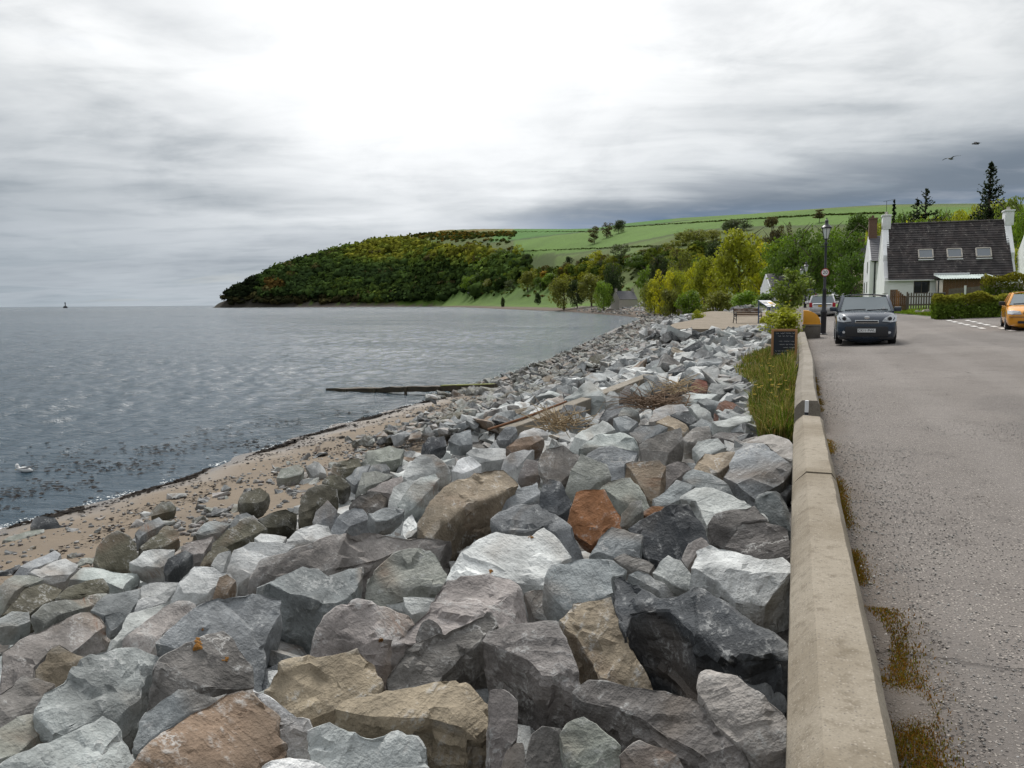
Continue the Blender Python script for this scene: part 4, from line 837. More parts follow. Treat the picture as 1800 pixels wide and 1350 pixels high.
def unit_rock(seed, L=.14, ps=3):
    """one stone about 1 m across: a box with corners struck off, split along its bedding"""
    rng = random.Random(seed); bm = bmesh.new()
    ext = (rng.uniform(.42, .58), rng.uniform(.26, .42), rng.uniform(.15, .30))
    for _ in range(15):
        p = Vector((rng.uniform(-1, 1), rng.uniform(-1, 1), rng.uniform(-1, 1))); m_ = max(abs(p.x), abs(p.y), abs(p.z)); p = p/m_ if rng.random() < .8 else p.normalized()*1.1
        bm.verts.new((p.x*ext[0], p.y*ext[1], p.z*ext[2]))
    r_ = bmesh.ops.convex_hull(bm, input=bm.verts); bmesh.ops.delete(bm, geom=[g for g in r_['geom_interior'] if isinstance(g, bmesh.types.BMVert)], context='VERTS')
    bmesh.ops.dissolve_limit(bm, angle_limit=math.radians(22), verts=bm.verts, edges=bm.edges)
    bmesh.ops.triangulate(bm, faces=bm.faces); refine(bm, L, ps); roughen(bm, 1.0, seed, 1.0)
    return finish_rock(bm, 'rock', 19)
UNIT = [unit_rock(500+k) for k in range(16)]; UNIT_FAR = [unit_rock(500+k, .42, 2) for k in range(16)]
for m_ in UNIT: m_.materials.append(M_ROCK)
def rock_colour(rng, X, Y):
    sn = (X-shore_x(Y))*15.2/(-shore_x(Y))
    if sn < 6.5: return rng.choices('MEGBDV', [5, 3, 3, 2, 2, 1])[0]
    return rng.choices('GPSVKDWTBR', [9, 9, 6, 3, 2, 3.5, 4, .9, .6, .05])[0]
def place_unit(rng, X, Y, z, size, tiltmax=0.6):
    me = UNIT[rng.randrange(16)]; o = link('rock', me); o.location = (X, Y, z)
    o.rotation_euler = (rng.uniform(-tiltmax, tiltmax), rng.uniform(-tiltmax, tiltmax), rng.uniform(0, 6.28))
    o.scale = (size*rng.uniform(.9, 1.2), size*rng.uniform(.85, 1.15), size*rng.uniform(.9, 1.3))
    ck = rock_colour(rng, X, Y); c_ = ROCKCOL[ck]; j = rng.uniform(.82, 1.18); o.color = (c_[0]*j, c_[1]*j, c_[2]*j, 1)
    return o, ck
def proj(P):
    d = Vector(P)-CAM; z = d.dot(_f); return CX+F*d.dot(_r)/z, CY-F*d.dot(_u)/z, z
# farther rocks one by one until 300 are built, then the rest as one mass
rngA = random.Random(21); cand = []
PLATFORM_Y = 43.5
def bank_w(y): return 0.36+.30*smooth(9.6, 13, y)+.6*smooth(14.5, 18.5, y)-.75*smooth(20.5, 25, y)
def rock_zone(X, Y):
    sn = (X-shore_x(Y))*15.2/(-shore_x(Y))
    if sn < 3.8 or X > -0.55: return False
    if Y > 9.3 and X > -bank_w(Y)*.92 and Y < 24.5: return False              # the grassy corner by the wall
    if Y >= PLATFORM_Y+.3 and X > -7.0: return False
    return True
tries = 0
while len(cand) < 1500 and tries < 26000:
    tries += 1
    Y = 19+ (100-19)*rngA.random()**1.6; xs = shore_x(Y); X = xs+3.8+rngA.random()*(-0.5-xs-3.8)
    if not rock_zone(X, Y): continue
    if Y > 60 and X > xs+11: continue
    size = rngA.choice((rngA.uniform(.75, 1.25), rngA.uniform(.45, .8)))*(0.62 if (X-xs) < 7 else 1.0)
    if any((X-a)**2+(Y-b)**2 < (0.36*(size+s_))**2 for a, b, s_ in cand): continue
    px, py, zc = proj((X, Y, rock_z(X, Y)))
    if any(abs(px-i[1]) < 0.36*i[3] and abs(py-i[2]) < 0.22*i[3] for i in ROCK_INFO[:len(ROCKS)]): continue
    cand.append((X, Y, size))
cand.sort(key=lambda c_: -c_[2]/c_[1])
n_single = 300-len(ROCKS)
for X, Y, s_ in cand[:n_single]:
    o, ck = place_unit(rngA, X, Y, rock_z(X, Y)-0.10*s_, s_)
    px, py, zc = proj((X, Y, rock_z(X, Y))); ROCK_INFO.append([o, px, py, s_/zc*F, ck, None, s_])

def merged_rocks(name, items, label, sub=1):
    """many stones joined into one mass; items: (x, y, z, size, colour, seed)"""
    base = []
    for me in UNIT+UNIT_FAR:
        v = np.empty(len(me.vertices)*3, np.float32); me.vertices.foreach_get('co', v); f_ = np.empty(len(me.loops), np.int32); me.loops.foreach_get('vertex_index', f_); base.append((v.reshape(-1, 3), f_.reshape(-1, 3)))
    Vs, Fs, Cs, k = [], [], [], 0
    for x, y, z, s_, col, sd in items:
        rng = random.Random(sd); v, f_ = base[rng.randrange(16)+(0 if y < 9 else 16)]
        R = np.array(Matrix.Rotation(rng.uniform(0, 6.28), 3, 'Z') @ Matrix.Rotation(rng.uniform(-.6, .6), 3, 'X') @ Matrix.Rotation(rng.uniform(-.6, .6), 3, 'Y'))
        Vs.append((v*s_*np.array([rng.uniform(.85, 1.2), rng.uniform(.85, 1.15), rng.uniform(.9, 1.3)])) @ R.T + np.array([x, y, z])); Fs.append(f_+k); k += len(v)
        Cs.append(np.repeat(np.array([col]), len(v), 0))
    me = np_mesh(name, np.concatenate(Vs), np.concatenate(Fs)); shade(me, 24); vcol(me, np.concatenate(Cs)); o = link(name, me, M_ROCKV)
    for m_ in UNIT_FAR: bpy.data.meshes.remove(m_)
    return tag(o, label, 'rubble', kind='stuff')
def tinted(rng, ck): c_ = ROCKCOL[ck]; j = rng.uniform(.8, 1.2); return (c_[0]*j, c_[1]*j, c_[2]*j)
items = [(X, Y, rock_z(X, Y)-0.10*s_, s_, tinted(rngA, rock_colour(rngA, X, Y)), i) for i, (X, Y, s_) in enumerate(cand[n_single:])]
# smaller stones packed in the gaps of the near slope
rngB = random.Random(5)
for k in range(260):
    Y = 1.2+5.5*rngB.random(); X = -4.2+3.8*rngB.random(); s_ = rngB.uniform(.25, .5); q_ = proj((X, Y, rock_z(X, Y)-.2))
    if 1060 < q_[0] < 1340 and 1040 < q_[1] < 1260: continue
    items.append((X, Y, rock_z(X, Y)-0.42-0.25*s_, s_, tinted(rngB, rock_colour(rngB, X, Y)), 9000+k))
for k in range(1100):
    Y = 0.8+31*rngB.random()**1.3; xs = shore_x(Y); X = xs+4.6+rngB.random()*(-0.35-xs-4.6)
    if not rock_zone(X, Y): continue
    s_ = rngB.uniform(.35, .8); items.append((X, Y, rock_z(X, Y)-0.34-0.22*s_, s_, tinted(rngB, rock_colour(rngB, X, Y)), 5000+k))
for k in range(500):
    Y = 31+60*rngB.random()**1.2; xs = shore_x(Y); X = xs+3.6+rngB.random()*11
    if not rock_zone(X, Y): continue
    s_ = rngB.uniform(.4, .8); items.append((X, Y, rock_z(X, Y)-0.15-0.2*s_, s_, tinted(rngB, rock_colour(rngB, X, Y)), 7000+k))
# boulders packed round the platform edge, and the stony bank at the head of the bay
for k in range(120):
    Y = 42.2+1.5*rngB.random() if k < 60 else 43+30*rngB.random(); X = (-6.6+6.2*rngB.random()) if k < 60 else -6.7-.028*(Y-44)-.5*math.sin((Y-44)*.3)-1.3*rngB.random()
    s_ = rngB.uniform(.6, 1.1); items.append((X, Y, 3.07+.0185*(Y-44)-.18-.3*rngB.random(), s_, tinted(rngB, rngB.choice('GPSVKDW')), 9500+k))
for k in range(1500):
    Y = 70+330*rngB.random()**1.5; s = 1.5+17*rngB.random(); X = shore_x(Y)+s*(1.0+.9*smooth(200, 400, Y)); s_ = rngB.uniform(.35, .9)*(1+Y*.003)
    items.append((X, Y, ground(X, Y)+.05*s_, s_, tinted(rngB, rngB.choice('GPVKDMM' if s > 8 else 'MMKDBE')), 10000+k))
# dark weedy boulders right down to the water beyond the groyne
for k in range(620):
    Y = 33+75*rngB.random()**1.3; s = .2+4.6*rngB.random(); X = shore_x(Y)+s; s_ = rngB.uniform(.25, .75); items.append((X, Y, ground(X, Y)+.12*s_, s_, tinted(rngB, rngB.choice('MMMDBKE')), 12000+k))
for k in range(150):
    Y = 9.3+16*rngB.random(); X = -bank_w(Y)-.25+.35*rngB.random(); s_ = rngB.uniform(.3, .6); items.append((X, Y, 2.78+.02*(Y-10)-.12*s_, s_, tinted(rngB, rngB.choice('GPSVKD')), 14000+k))
for k in range(14):
    s_ = rngB.uniform(.25, .4); items.append((-.05-.5*rngB.random(), 9.35+.35*rngB.random(), 2.74, s_, tinted(rngB, rngB.choice('GPSVK')), 14500+k))
# toe: loose stones scattered out on to the sand
for k in range(420):
    Y = 6+50*rngB.random()**1.3; xs = shore_x(Y); X = xs+2.2+2.9*rngB.random()**0.6
    s_ = rngB.uniform(.10, .38)*rngB.random()**0.5+.05; items.append((X, Y, ground(X, Y)+0.05*s_, s_, tinted(rngB, rngB.choice('MEGBKDPV')), 8000+k))
merged_rocks('rock_rubble', items, 'smaller grey stones packed in the gaps of the rock armour')
# ------------------------------------------------------------------ foliage
def leaf_material(name, attr=False, trans=0.35, scale=1.2):
    m, t, b, out = new_mat(name); tc = t.n('ShaderNodeNewGeometry').outputs['Position']; oi = t.n('ShaderNodeObjectInfo')
    base = t.n('ShaderNodeVertexColor', layer_name='tint').outputs[0] if attr else oi.outputs['Color']
    rp = t.n('ShaderNodeNewGeometry').outputs['Random Per Island']
    n = t.noise(tc, scale, 3, 0.6)
    v = t.math('MULTIPLY', t.ramp(n, 0.3, 0.7, 0.72, 1.3, False), t.ramp(rp, 0, 1, 0.68, 1.35, False))
    col = t.mix(1.0, base, t.n('ShaderNodeCombineXYZ', i={0: v, 1: v, 2: t.math('MULTIPLY', v, 0.95)}).outputs[0], 'MULTIPLY')
    t.l.new(col, b.inputs['Base Color']); b.inputs['Roughness'].default_value = 0.65 if not attr else 0.95; b.inputs['Specular IOR Level'].default_value = 0.25 if not attr else 0.0
    tr = t.n('ShaderNodeBsdfTranslucent', i={'Color': t.mix(1.0, col, (1.3, 1.35, 0.7, 1), 'MULTIPLY')}); mx = t.n('ShaderNodeMixShader', i={0: trans, 1: b.outputs[0], 2: tr.outputs[0]})
    t.l.new(mx.outputs[0], out.inputs[0]); return m
M_LEAF = leaf_material('leaves'); M_LEAFV = leaf_material('leaves_mixed', True, 0.2, 0.08); M_BARK = simple('bark', (0.085, 0.065, 0.05), 0.9, var=0.3, bump=0.02, bscale=9)
M_GRASSV = leaf_material('grass_blades', True, 0.3, 3.0)

def cards(pts, nrm, size, rng, jit=0.9):
    """one small bent leaf face per point, facing roughly along nrm"""
    n = len(pts); d = nrm + rng.randn(n, 3)*jit; d /= np.linalg.norm(d, axis=1)[:, None]+1e-9
    a = np.cross(d, rng.randn(n, 3)); a /= np.linalg.norm(a, axis=1)[:, None]+1e-9; b = np.cross(d, a)
    s_ = (size*(0.6+0.8*rng.rand(n)))[:, None]
    V = np.stack([pts-a*s_*0.5-b*s_*0.30, pts+a*s_*0.15-b*s_*0.5+d*s_*0.08, pts+a*s_*0.6+b*s_*0.1, pts-a*s_*0.05+b*s_*0.5+d*s_*0.08], 1).reshape(-1, 3)
    return V, np.arange(4*n).reshape(-1, 4)
def lobe_points(lobes, n, rng, shell=0.72):
    vol = np.array([l[3]*l[4]*l[5] for l in lobes])**0.7; pick = rng.choice(len(lobes), n, p=vol/vol.sum()); L = np.array(lobes)[pick]
    d = rng.randn(n, 3); d /= np.linalg.norm(d, axis=1)[:, None]; r_ = (shell+(1-shell)*rng.rand(n))*(1+0.16*rng.randn(n))
    ctr = L[:, :3]; P = ctr + d*r_[:, None]*L[:, 3:6]; return P, d
def branch_set(mb, base_h, height, rad, rng, n=7, spread=0.4):
    """tapered trunk with limbs reaching into the crown; unit tree 1 high"""
    pts = [(0, 0, 0)]; x = y = 0.0
    for k in range(1, 6):
        x += rng.uniform(-.015, .015); y += rng.uniform(-.015, .015); pts.append((x, y, height*k/5))
    mb.tube(pts, [rad, rad*.85, rad*.72, rad*.6, rad*.42, rad*.2], 7)
    for k in range(n):
        h = base_h+(height-base_h)*(k+rng.random()*0.6)/n; a = rng.uniform(0, 6.28); l = spread*rng.uniform(.6, 1.05)
        p0 = Vector((x*h/height, y*h/height, h)); p1 = p0+Vector((math.cos(a)*l*.45, math.sin(a)*l*.45, l*.35)); p2 = p0+Vector((math.cos(a)*l, math.sin(a)*l, l*.62))
        mb.tube([p0, p1, p2], [rad*.42, rad*.28, rad*.08], 5)
TREES = {}
def make_tree_kind(kind, seed, n_leaf=2600, leaf=0.035):
    """unit tree: 1 high, crown about 1 wide; returns (trunk mesh, crown mesh)"""
    rng = np.random.RandomState(seed); pr = random.Random(seed); mb = MB(); lobes = []
    if kind == 'round':
        branch_set(mb, 0.22, 0.8, 0.030, pr, 9, 0.42)
        for k in range(24):
            a = pr.uniform(0, 6.28); z = pr.uniform(.14, .86); r_ = 0.37*math.sqrt(max(0.05, 1-((z-.46)/.50)**2))*pr.uniform(.45, 1.05); s_ = pr.uniform(.11, .19)
            lobes.append((math.cos(a)*r_, math.sin(a)*r_, z, s_*1.15, s_*1.15, s_*.85))
    elif kind == 'airy':
        branch_set(mb, 0.15, 0.9, 0.022, pr, 12, 0.38); n_leaf = int(n_leaf*.62)
        for k in range(28):
            a = pr.uniform(0, 6.28); z = pr.uniform(.12, .95); r_ = 0.37*math.sqrt(max(0.05, 1-((z-.5)/.55)**2))*pr.uniform(.3, 1.1); s_ = pr.uniform(.06, .12)
            lobes.append((math.cos(a)*r_, math.sin(a)*r_, z, s_*1.2, s_*1.2, s_*.9))
    elif kind == 'shrub':
        for k in range(5):
            a = k*1.26+pr.uniform(-.3, .3); mb.tube([(0.03*math.cos(a), 0.03*math.sin(a), 0), (0.14*math.cos(a), .14*math.sin(a), .3), (.25*math.cos(a), .25*math.sin(a), .65)], [.016, .012, .005], 5)
        for k in range(14):
            a = pr.uniform(0, 6.28); z = pr.uniform(.12, .78); r_ = 0.38*math.sqrt(max(0.05, 1-((z-.35)/.62)**2))*pr.uniform(.3, 1.0); s_ = pr.uniform(.13, .21)
            lobes.append((math.cos(a)*r_, math.sin(a)*r_, z, s_*1.15, s_*1.15, s_*.9))
    elif kind == 'pine':
        branch_set(mb, 0.35, 0.93, 0.026, pr, 10, 0.34)
        for k in range(15):
            a = pr.uniform(0, 6.28); z = pr.uniform(.42, .97); r_ = 0.40*(1.06-z)**0.45*pr.uniform(.4, 1.05); s_ = pr.uniform(.10, .17)
            lobes.append((math.cos(a)*r_, math.sin(a)*r_, z, s_*1.3, s_*1.3, s_*.45))
    P, d = lobe_points(lobes, n_leaf, rng); keep = P[:, 2] > 0.03; P, d = P[keep], d[keep]; d[:, 2] += 0.35
    V, Fq = cards(P, d, leaf, rng)
    tm = mb.mesh('trunk', True); tm.materials.append(M_BARK); cm = np_mesh('crown', V, Fq); cm.materials.append(M_LEAF); return tm, cm
for kd, sd in (('round', 1), ('round', 2), ('round', 3), ('airy', 4), ('airy', 5), ('shrub', 6), ('shrub', 7), ('pine', 8), ('pine', 9)):
    TREES.setdefault(kd, []).append(make_tree_kind(kd, sd, 3600 if kd != 'shrub' else 2600, 0.036 if kd != 'shrub' else 0.05))
LEAFCOL = {'Y': (0.34, 0.33, 0.022), 'y': (0.26, 0.275, 0.026), 'g': (0.125, 0.195, 0.024), 'o': (0.16, 0.175, 0.038), 'd': (0.075, 0.125, 0.022), 'k': (0.036, 0.054, 0.020), 'b': (0.085, 0.075, 0.035), 'q': (0.30, 0.175, 0.015), 's': (0.075, 0.095, 0.048), 'L': (0.15, 0.20, 0.04)}
LEAFWORD = {'Y': 'bright yellow-green', 'y': 'yellow-green', 'g': 'mid green', 'o': 'olive green', 'd': 'dark green', 'k': 'blackish green', 'b': 'bronze', 'q': 'orange flowering', 's': 'grey-green', 'L': 'light green'}
def plant_tree(px, D, topy, wpx, ck, kind, label, name=None, group=None, seed=0, cat='tree', zbase=None):
    az_ = math.atan((px-CX)*math.cos(PITCH)/F)-YAW; X, Y = math.sin(az_)*D, math.cos(az_)*D
    if D < 0: q_ = ray_ground(px, -D, 250); X, Y, D = q_.x, q_.y, math.hypot(q_.x, q_.y)
    g = ground(X, Y) if zbase is None else zbase
    zc = Vector((X, Y, 0)).dot(Vector((_f.x, _f.y, 0))); hy = 539.63-0.00733*px
    ztop = CAM.z + (hy-topy)/F*zc*math.cos(PITCH)
    h = max(1.2, ztop-g+0.3); w = wpx/F*zc
    tm, cm = TREES[kind][seed % len(TREES[kind])]
    t = empty(name or ('bush' if kind == 'shrub' else 'tree'), (X, Y, g-0.15), (seed*2.399) % 6.28); t.scale = (w*1.08, w*1.08, h)
    link('trunk' if kind != 'shrub' else 'stems', tm, None, t); cr = link('crown', cm, None, t); rng = random.Random(seed*7+int(px))
    c_ = LEAFCOL[ck]; j = rng.uniform(.9, 1.1); cr.color = (c_[0]*j*rng.uniform(.95, 1.05), c_[1]*j, c_[2]*j, 1)
    tag(t, label, cat, group); return t

# trees that can be told apart: px, distance, top y, width in px, colour, kind, label
WOODS = [
 (1300,138,402,95,'y','round','tall yellow-green tree at the head of the bay, the largest in its clump'),
 (1340,150,432,82,'Y','airy','bright yellow tree in front of the dark green trees by the road'),
 (1262,150,455,60,'y','airy','yellow-green tree just seaward of the tallest one at the bay head'),
 (1240,158,450,62,'y','round','rounded yellow-green tree beside the low stone shed'),
 (1372,128,414,78,'g','round','spreading mid-green tree behind the information panel'),
 (1403,118,400,96,'d','round','big dark green tree overhanging the road to the seaward side'),
 (1435,140,412,70,'d','round','dark green tree standing behind the lamp post'),
 (1478,105,404,88,'d','round','big dark green tree hanging over the road before the houses'),
 (1512,118,412,76,'g','round','mid-green tree behind the stone garden wall'),
 (1535,150,392,70,'y','round','yellowish tree rising behind the brick chimney'),
 (1162,195,474,50,'Y','airy','small bright yellow-green tree beside the far stone cottage'),
 (1197,230,441,58,'o','airy','tall thin olive tree above the bay'),
 (1160,300,446,46,'k','round','blackish tree above the far stone cottage'),
 (1128,-475,446,54,'d','round','dark broad tree to landward of the far stone cottage'),
 (1078,345,459,42,'k','round','big blackish-green tree to seaward of the far stone cottage'),
 (1090,-470,430,42,'s','airy','tall grey-green thin-leaved tree on the slope'),
 (1065,-475,456,30,'k','round','small dark tree beside the yellow-topped one on the slope'),
 (1048,-480,442,36,'y','airy','yellow-topped tree standing alone on the slope'),
 (1001,-465,451,16,'k','round','round dark tree alone on the green slope'),
 (1018,-469,458,14,'b','round','small brownish round bush on the green slope'),
 (992,440,482,48,'o','round','broad olive tree, first of the pair behind the shingle bank'),
 (1041,425,480,52,'o','round','broad olive tree, second of the pair behind the shingle bank'),
 (1016,432,490,34,'k','round','dark low tree between the two broad olive trees'),
 (1070,400,492,34,'g','round','green low tree landward of the pair behind the shingle'),
 (928,-513,476,36,'o','round','flat-topped olive tree above the shore turf'),
 (897,-513,492,26,'s','airy','pale thin tree on the shore slope'),
 (895,-492,469,16,'y','airy','thin yellowish tree half way up the shore slope'),
 (925,-468,446,20,'k','round','dark tree at the edge of the wood under the field'),
 (910,-455,430,22,'y','airy','yellow-leaved tree at the top edge of the wood'),
 (879,-466,437,36,'d','round','dark tree at the corner of the wood below the top field'),
 (850,-488,452,34,'g','round','mid-green tree standing clear at the wood edge'),
 (828,-514,482,32,'g','round','tree at the foot of the wood nearest the shore turf'),
 (1222,-435,402,52,'o','round','olive tree in the middle of the field hedge'),
 (1200,-432,408,34,'o','round','olive tree at the seaward end of the field hedge'),
 (1252,-424,404,40,'o','round','olive tree at the landward end of the field hedge'),
 (1185,-447,424,40,'o','airy','thin olive tree below the field hedge'),
 (1258,350,424,40,'k','round','dark tree beneath the field hedge'),
 (1296,-407,386,44,'s','round','grey-green tree group leader high on the far field'),
 (1282,-408,390,26,'s','round','smaller grey-green tree high on the far field'),
 (1355,300,386,48,'b','pine','ragged dark pine rising above the bay-head trees'),
 (1382,320,392,34,'b','airy','bare brownish tree next to the ragged pine'),
 (1440,-392,371,26,'b','pine','pine on the skyline behind the lamp post'),
 (1505,330,377,50,'d','round','dark tree on the hill over the road end'),
 (1045,-428,400,26,'b','airy','lowest of the wind-bent trees in the top field'),
 (1066,-418,392,26,'b','airy','middle one of the wind-bent trees in the top field'),
 (1088,-410,388,24,'s','round','highest of the wind-bent trees in the top field'),
 (1607,160,374,56,'y','round','yellow-green tree above the house roof, under the middle conifer'),
 (1640,150,378,60,'y','round','yellow-green tree above the middle skylight'),
 (1672,150,370,54,'y','round','yellow-green tree above the third skylight'),
 (1697,140,358,56,'y','round','yellow-green tree just seaward of the tallest conifer'),
 (1731,128,362,46,'k','round','dark tree round the foot of the tallest conifer'),
 (1768,120,346,66,'L','round','light green tree landward of the tallest conifer'),
 (1805,110,350,70,'g','round','green tree at the edge of the picture behind the end chimney'),
 (1575,170,384,46,'g','round','green tree behind the seaward chimney of the white house'),
 (1110,-470,452,30,'d','round','dark tree between the thin grey-green tree and the big broad one'),
 (1145,360,462,44,'g','round','green tree just above the small bright yellow tree'),
 (1178,330,452,44,'d','round','dark green tree seaward of the tall thin olive one'),
 (1215,260,470,50,'o','round','olive tree above the stone hut'),
 (1232,300,448,46,'d','round','dark tree behind the rounded yellow-green one'),
 (1280,230,420,56,'o','airy','thin olive tree seaward of the tallest bay-head tree'),
 (1322,240,412,54,'y','airy','thin yellowish tree behind the tallest bay-head tree'),
 (1180,240,486,40,'g','round','low green tree over the shingle bank near the hut'),
 (1145,250,492,36,'o','round','low olive tree beside the far stone cottage'),
 (970,-505,480,36,'g','round','green tree between the flat-topped olive and the pair'),
 (950,-512,486,26,'d','round','small dark tree landward of the flat-topped olive'),
 (865,-508,488,36,'o','round','olive tree at the seaward end of the shore slope'),
 (845,-500,478,36,'d','round','dark tree low on the edge of the wood'),
 (1030,-482,462,28,'d','round','small dark tree above the second olive tree'),
 (1075,-472,448,30,'o','round','olive tree on the slope over the cottage'),
 (1150,-462,432,36,'s','round','grey-green tree at the foot of the lower pasture'),
 (1395,240,398,60,'d','round','dark tree behind the big one over the road'),
 (1455,260,392,56,'g','round','green tree rising above the road-end trees'),
 (1425,100,430,60,'d','round','dark tree low over the road behind the second lamp post'),
 (1495,96,440,62,'d','round','dark tree low over the road by the garden wall'),
 (1555,190,380,56,'g','round','green tree between the brick chimney and the white one'),
 (1590,190,372,54,'d','round','dark tree above the seaward end of the roof'),
 (1655,180,366,58,'g','round','green tree on the hill behind the roof'),
 (1750,150,348,62,'y','round','yellow-green tree behind the tallest conifer'),
 (1625,140,384,60,'g','round','green tree low behind the ridge of the cottage roof'),
 (1188,205,468,40,'y','round','yellow-green tree on the bank just seaward of the stone hut'),
 (1222,195,460,40,'Y','airy','bright yellow tree rising right behind the stone hut'),
 (1152,215,490,34,'y','round','low yellow-green tree over the shingle beside the small bright one'),
 (1062,335,492,32,'g','round','low green tree on the seaward side of the far stone cottage'),
 (1790,84,430,44,'y','round','leafy tree over the grey-roofed house at the picture edge'),
]
for i_, (px, D, ty, w, ck, kd, lab) in enumerate(WOODS): plant_tree(px, D, ty, w, ck, kd, lab, seed=i_, group='trees around the bay and behind the houses')
BUSHES = [(959,-492,474,22,'q','orange gorse bush in flower on the slope, the larger one'), (987,-483,469,16,'q','smaller gorse bush in flower on the slope'), (947,600,512,12,'k','small dark bush on the shore turf near the shingle'),
 (885,700,520,8,'k','tiny dark bush on the shore turf'), (1180,150,500,40,'o','low bush on the bank above the bay-head shingle'), (1215,130,505,46,'g','bush on the bank below the stone shed'), (1262,118,506,50,'o','bush under the tall yellow-green tree'), (1310,112,508,56,'g','bush beneath the bay-head trees'),
 (1350,100,512,40,'d','dark bush behind the information panel'), (1228,62,541,30,'y','grassy shrub at the seaward edge of the paved platform'), (1345,46,554,17,'y','small shrub beside the bench')]
for i_, (px, D, ty, w, ck, lab) in enumerate(BUSHES): plant_tree(px, D, ty, w, ck, 'shrub', lab, seed=i_, group='bushes around the bay', cat='bush')

# conifers with up-curved whorled branches (behind the house)
def conifer(px, D, topy, basey_h, wpx, label, seed, tiers=15):
    az_ = math.atan((px-CX)*math.cos(PITCH)/F)-YAW; X, Y = math.sin(az_)*D, math.cos(az_)*D; g = ground(X, Y)
    zc = Vector((X, Y, 0)).dot(Vector((_f.x, _f.y, 0))); ztop = CAM.z+(539.63-0.00733*px-topy)/F*zc; h = ztop-g; w = wpx/F*zc/2; zlow = h*basey_h
    rng = random.Random(seed); t = empty('conifer', (X, Y, g)); MB().tube([(0, 0, 0), (0, 0, h*.5), (0, 0, h)], [h*.018, h*.012, h*.002], 6).build('trunk', M_BARK, t, True)
    V, Fq, k = [], [], 0; nr = np.random.RandomState(seed)
    for i in range(tiers*7):
        f = rng.random()**0.85; z = zlow+(h*0.985-zlow)*f; r_ = w*1.4*(1-f)**0.8+w*.06
        a = rng.uniform(0, 6.28); rr = r_*rng.uniform(.45, 1.15); n = max(6, int(rr/(h*.007)))
        u_ = np.linspace(0.04, 1, n); P = np.stack([np.cos(a)*rr*u_, np.sin(a)*rr*u_, z+rr*(-.22*u_+.55*u_**2.6)], 1); P = np.repeat(P, 2, 0)+nr.randn(n*2, 3)*h*.0032
        v, q = cards(P, np.tile([[0, 0, 1.0]], (len(P), 1)), h*.015, nr, .9); V.append(v); Fq.append(q+k); k += len(v)
    cm = np_mesh('crown', np.concatenate(V), np.concatenate(Fq)); cm.materials.append(M_LEAF); cr = link('crown', cm, None, t); cr.color = (0.022, 0.034, 0.018, 1)
    tag(t, label, 'tree', 'conifers behind the white house')
conifer(1731, 125, 288, .40, 56, 'tallest spiky conifer behind the landward chimney of the white house', 1, 20)
conifer(1621, 150, 334, .45, 56, 'bushy middle conifer above the skylights of the white house', 2, 13)
conifer(1606, 152, 350, .45, 40, 'shorter conifer leaning out beside the bushy middle one', 3, 10)
conifer(1566, 170, 353, .30, 15, 'small slim conifer above the seaward chimney of the white house', 4, 13)

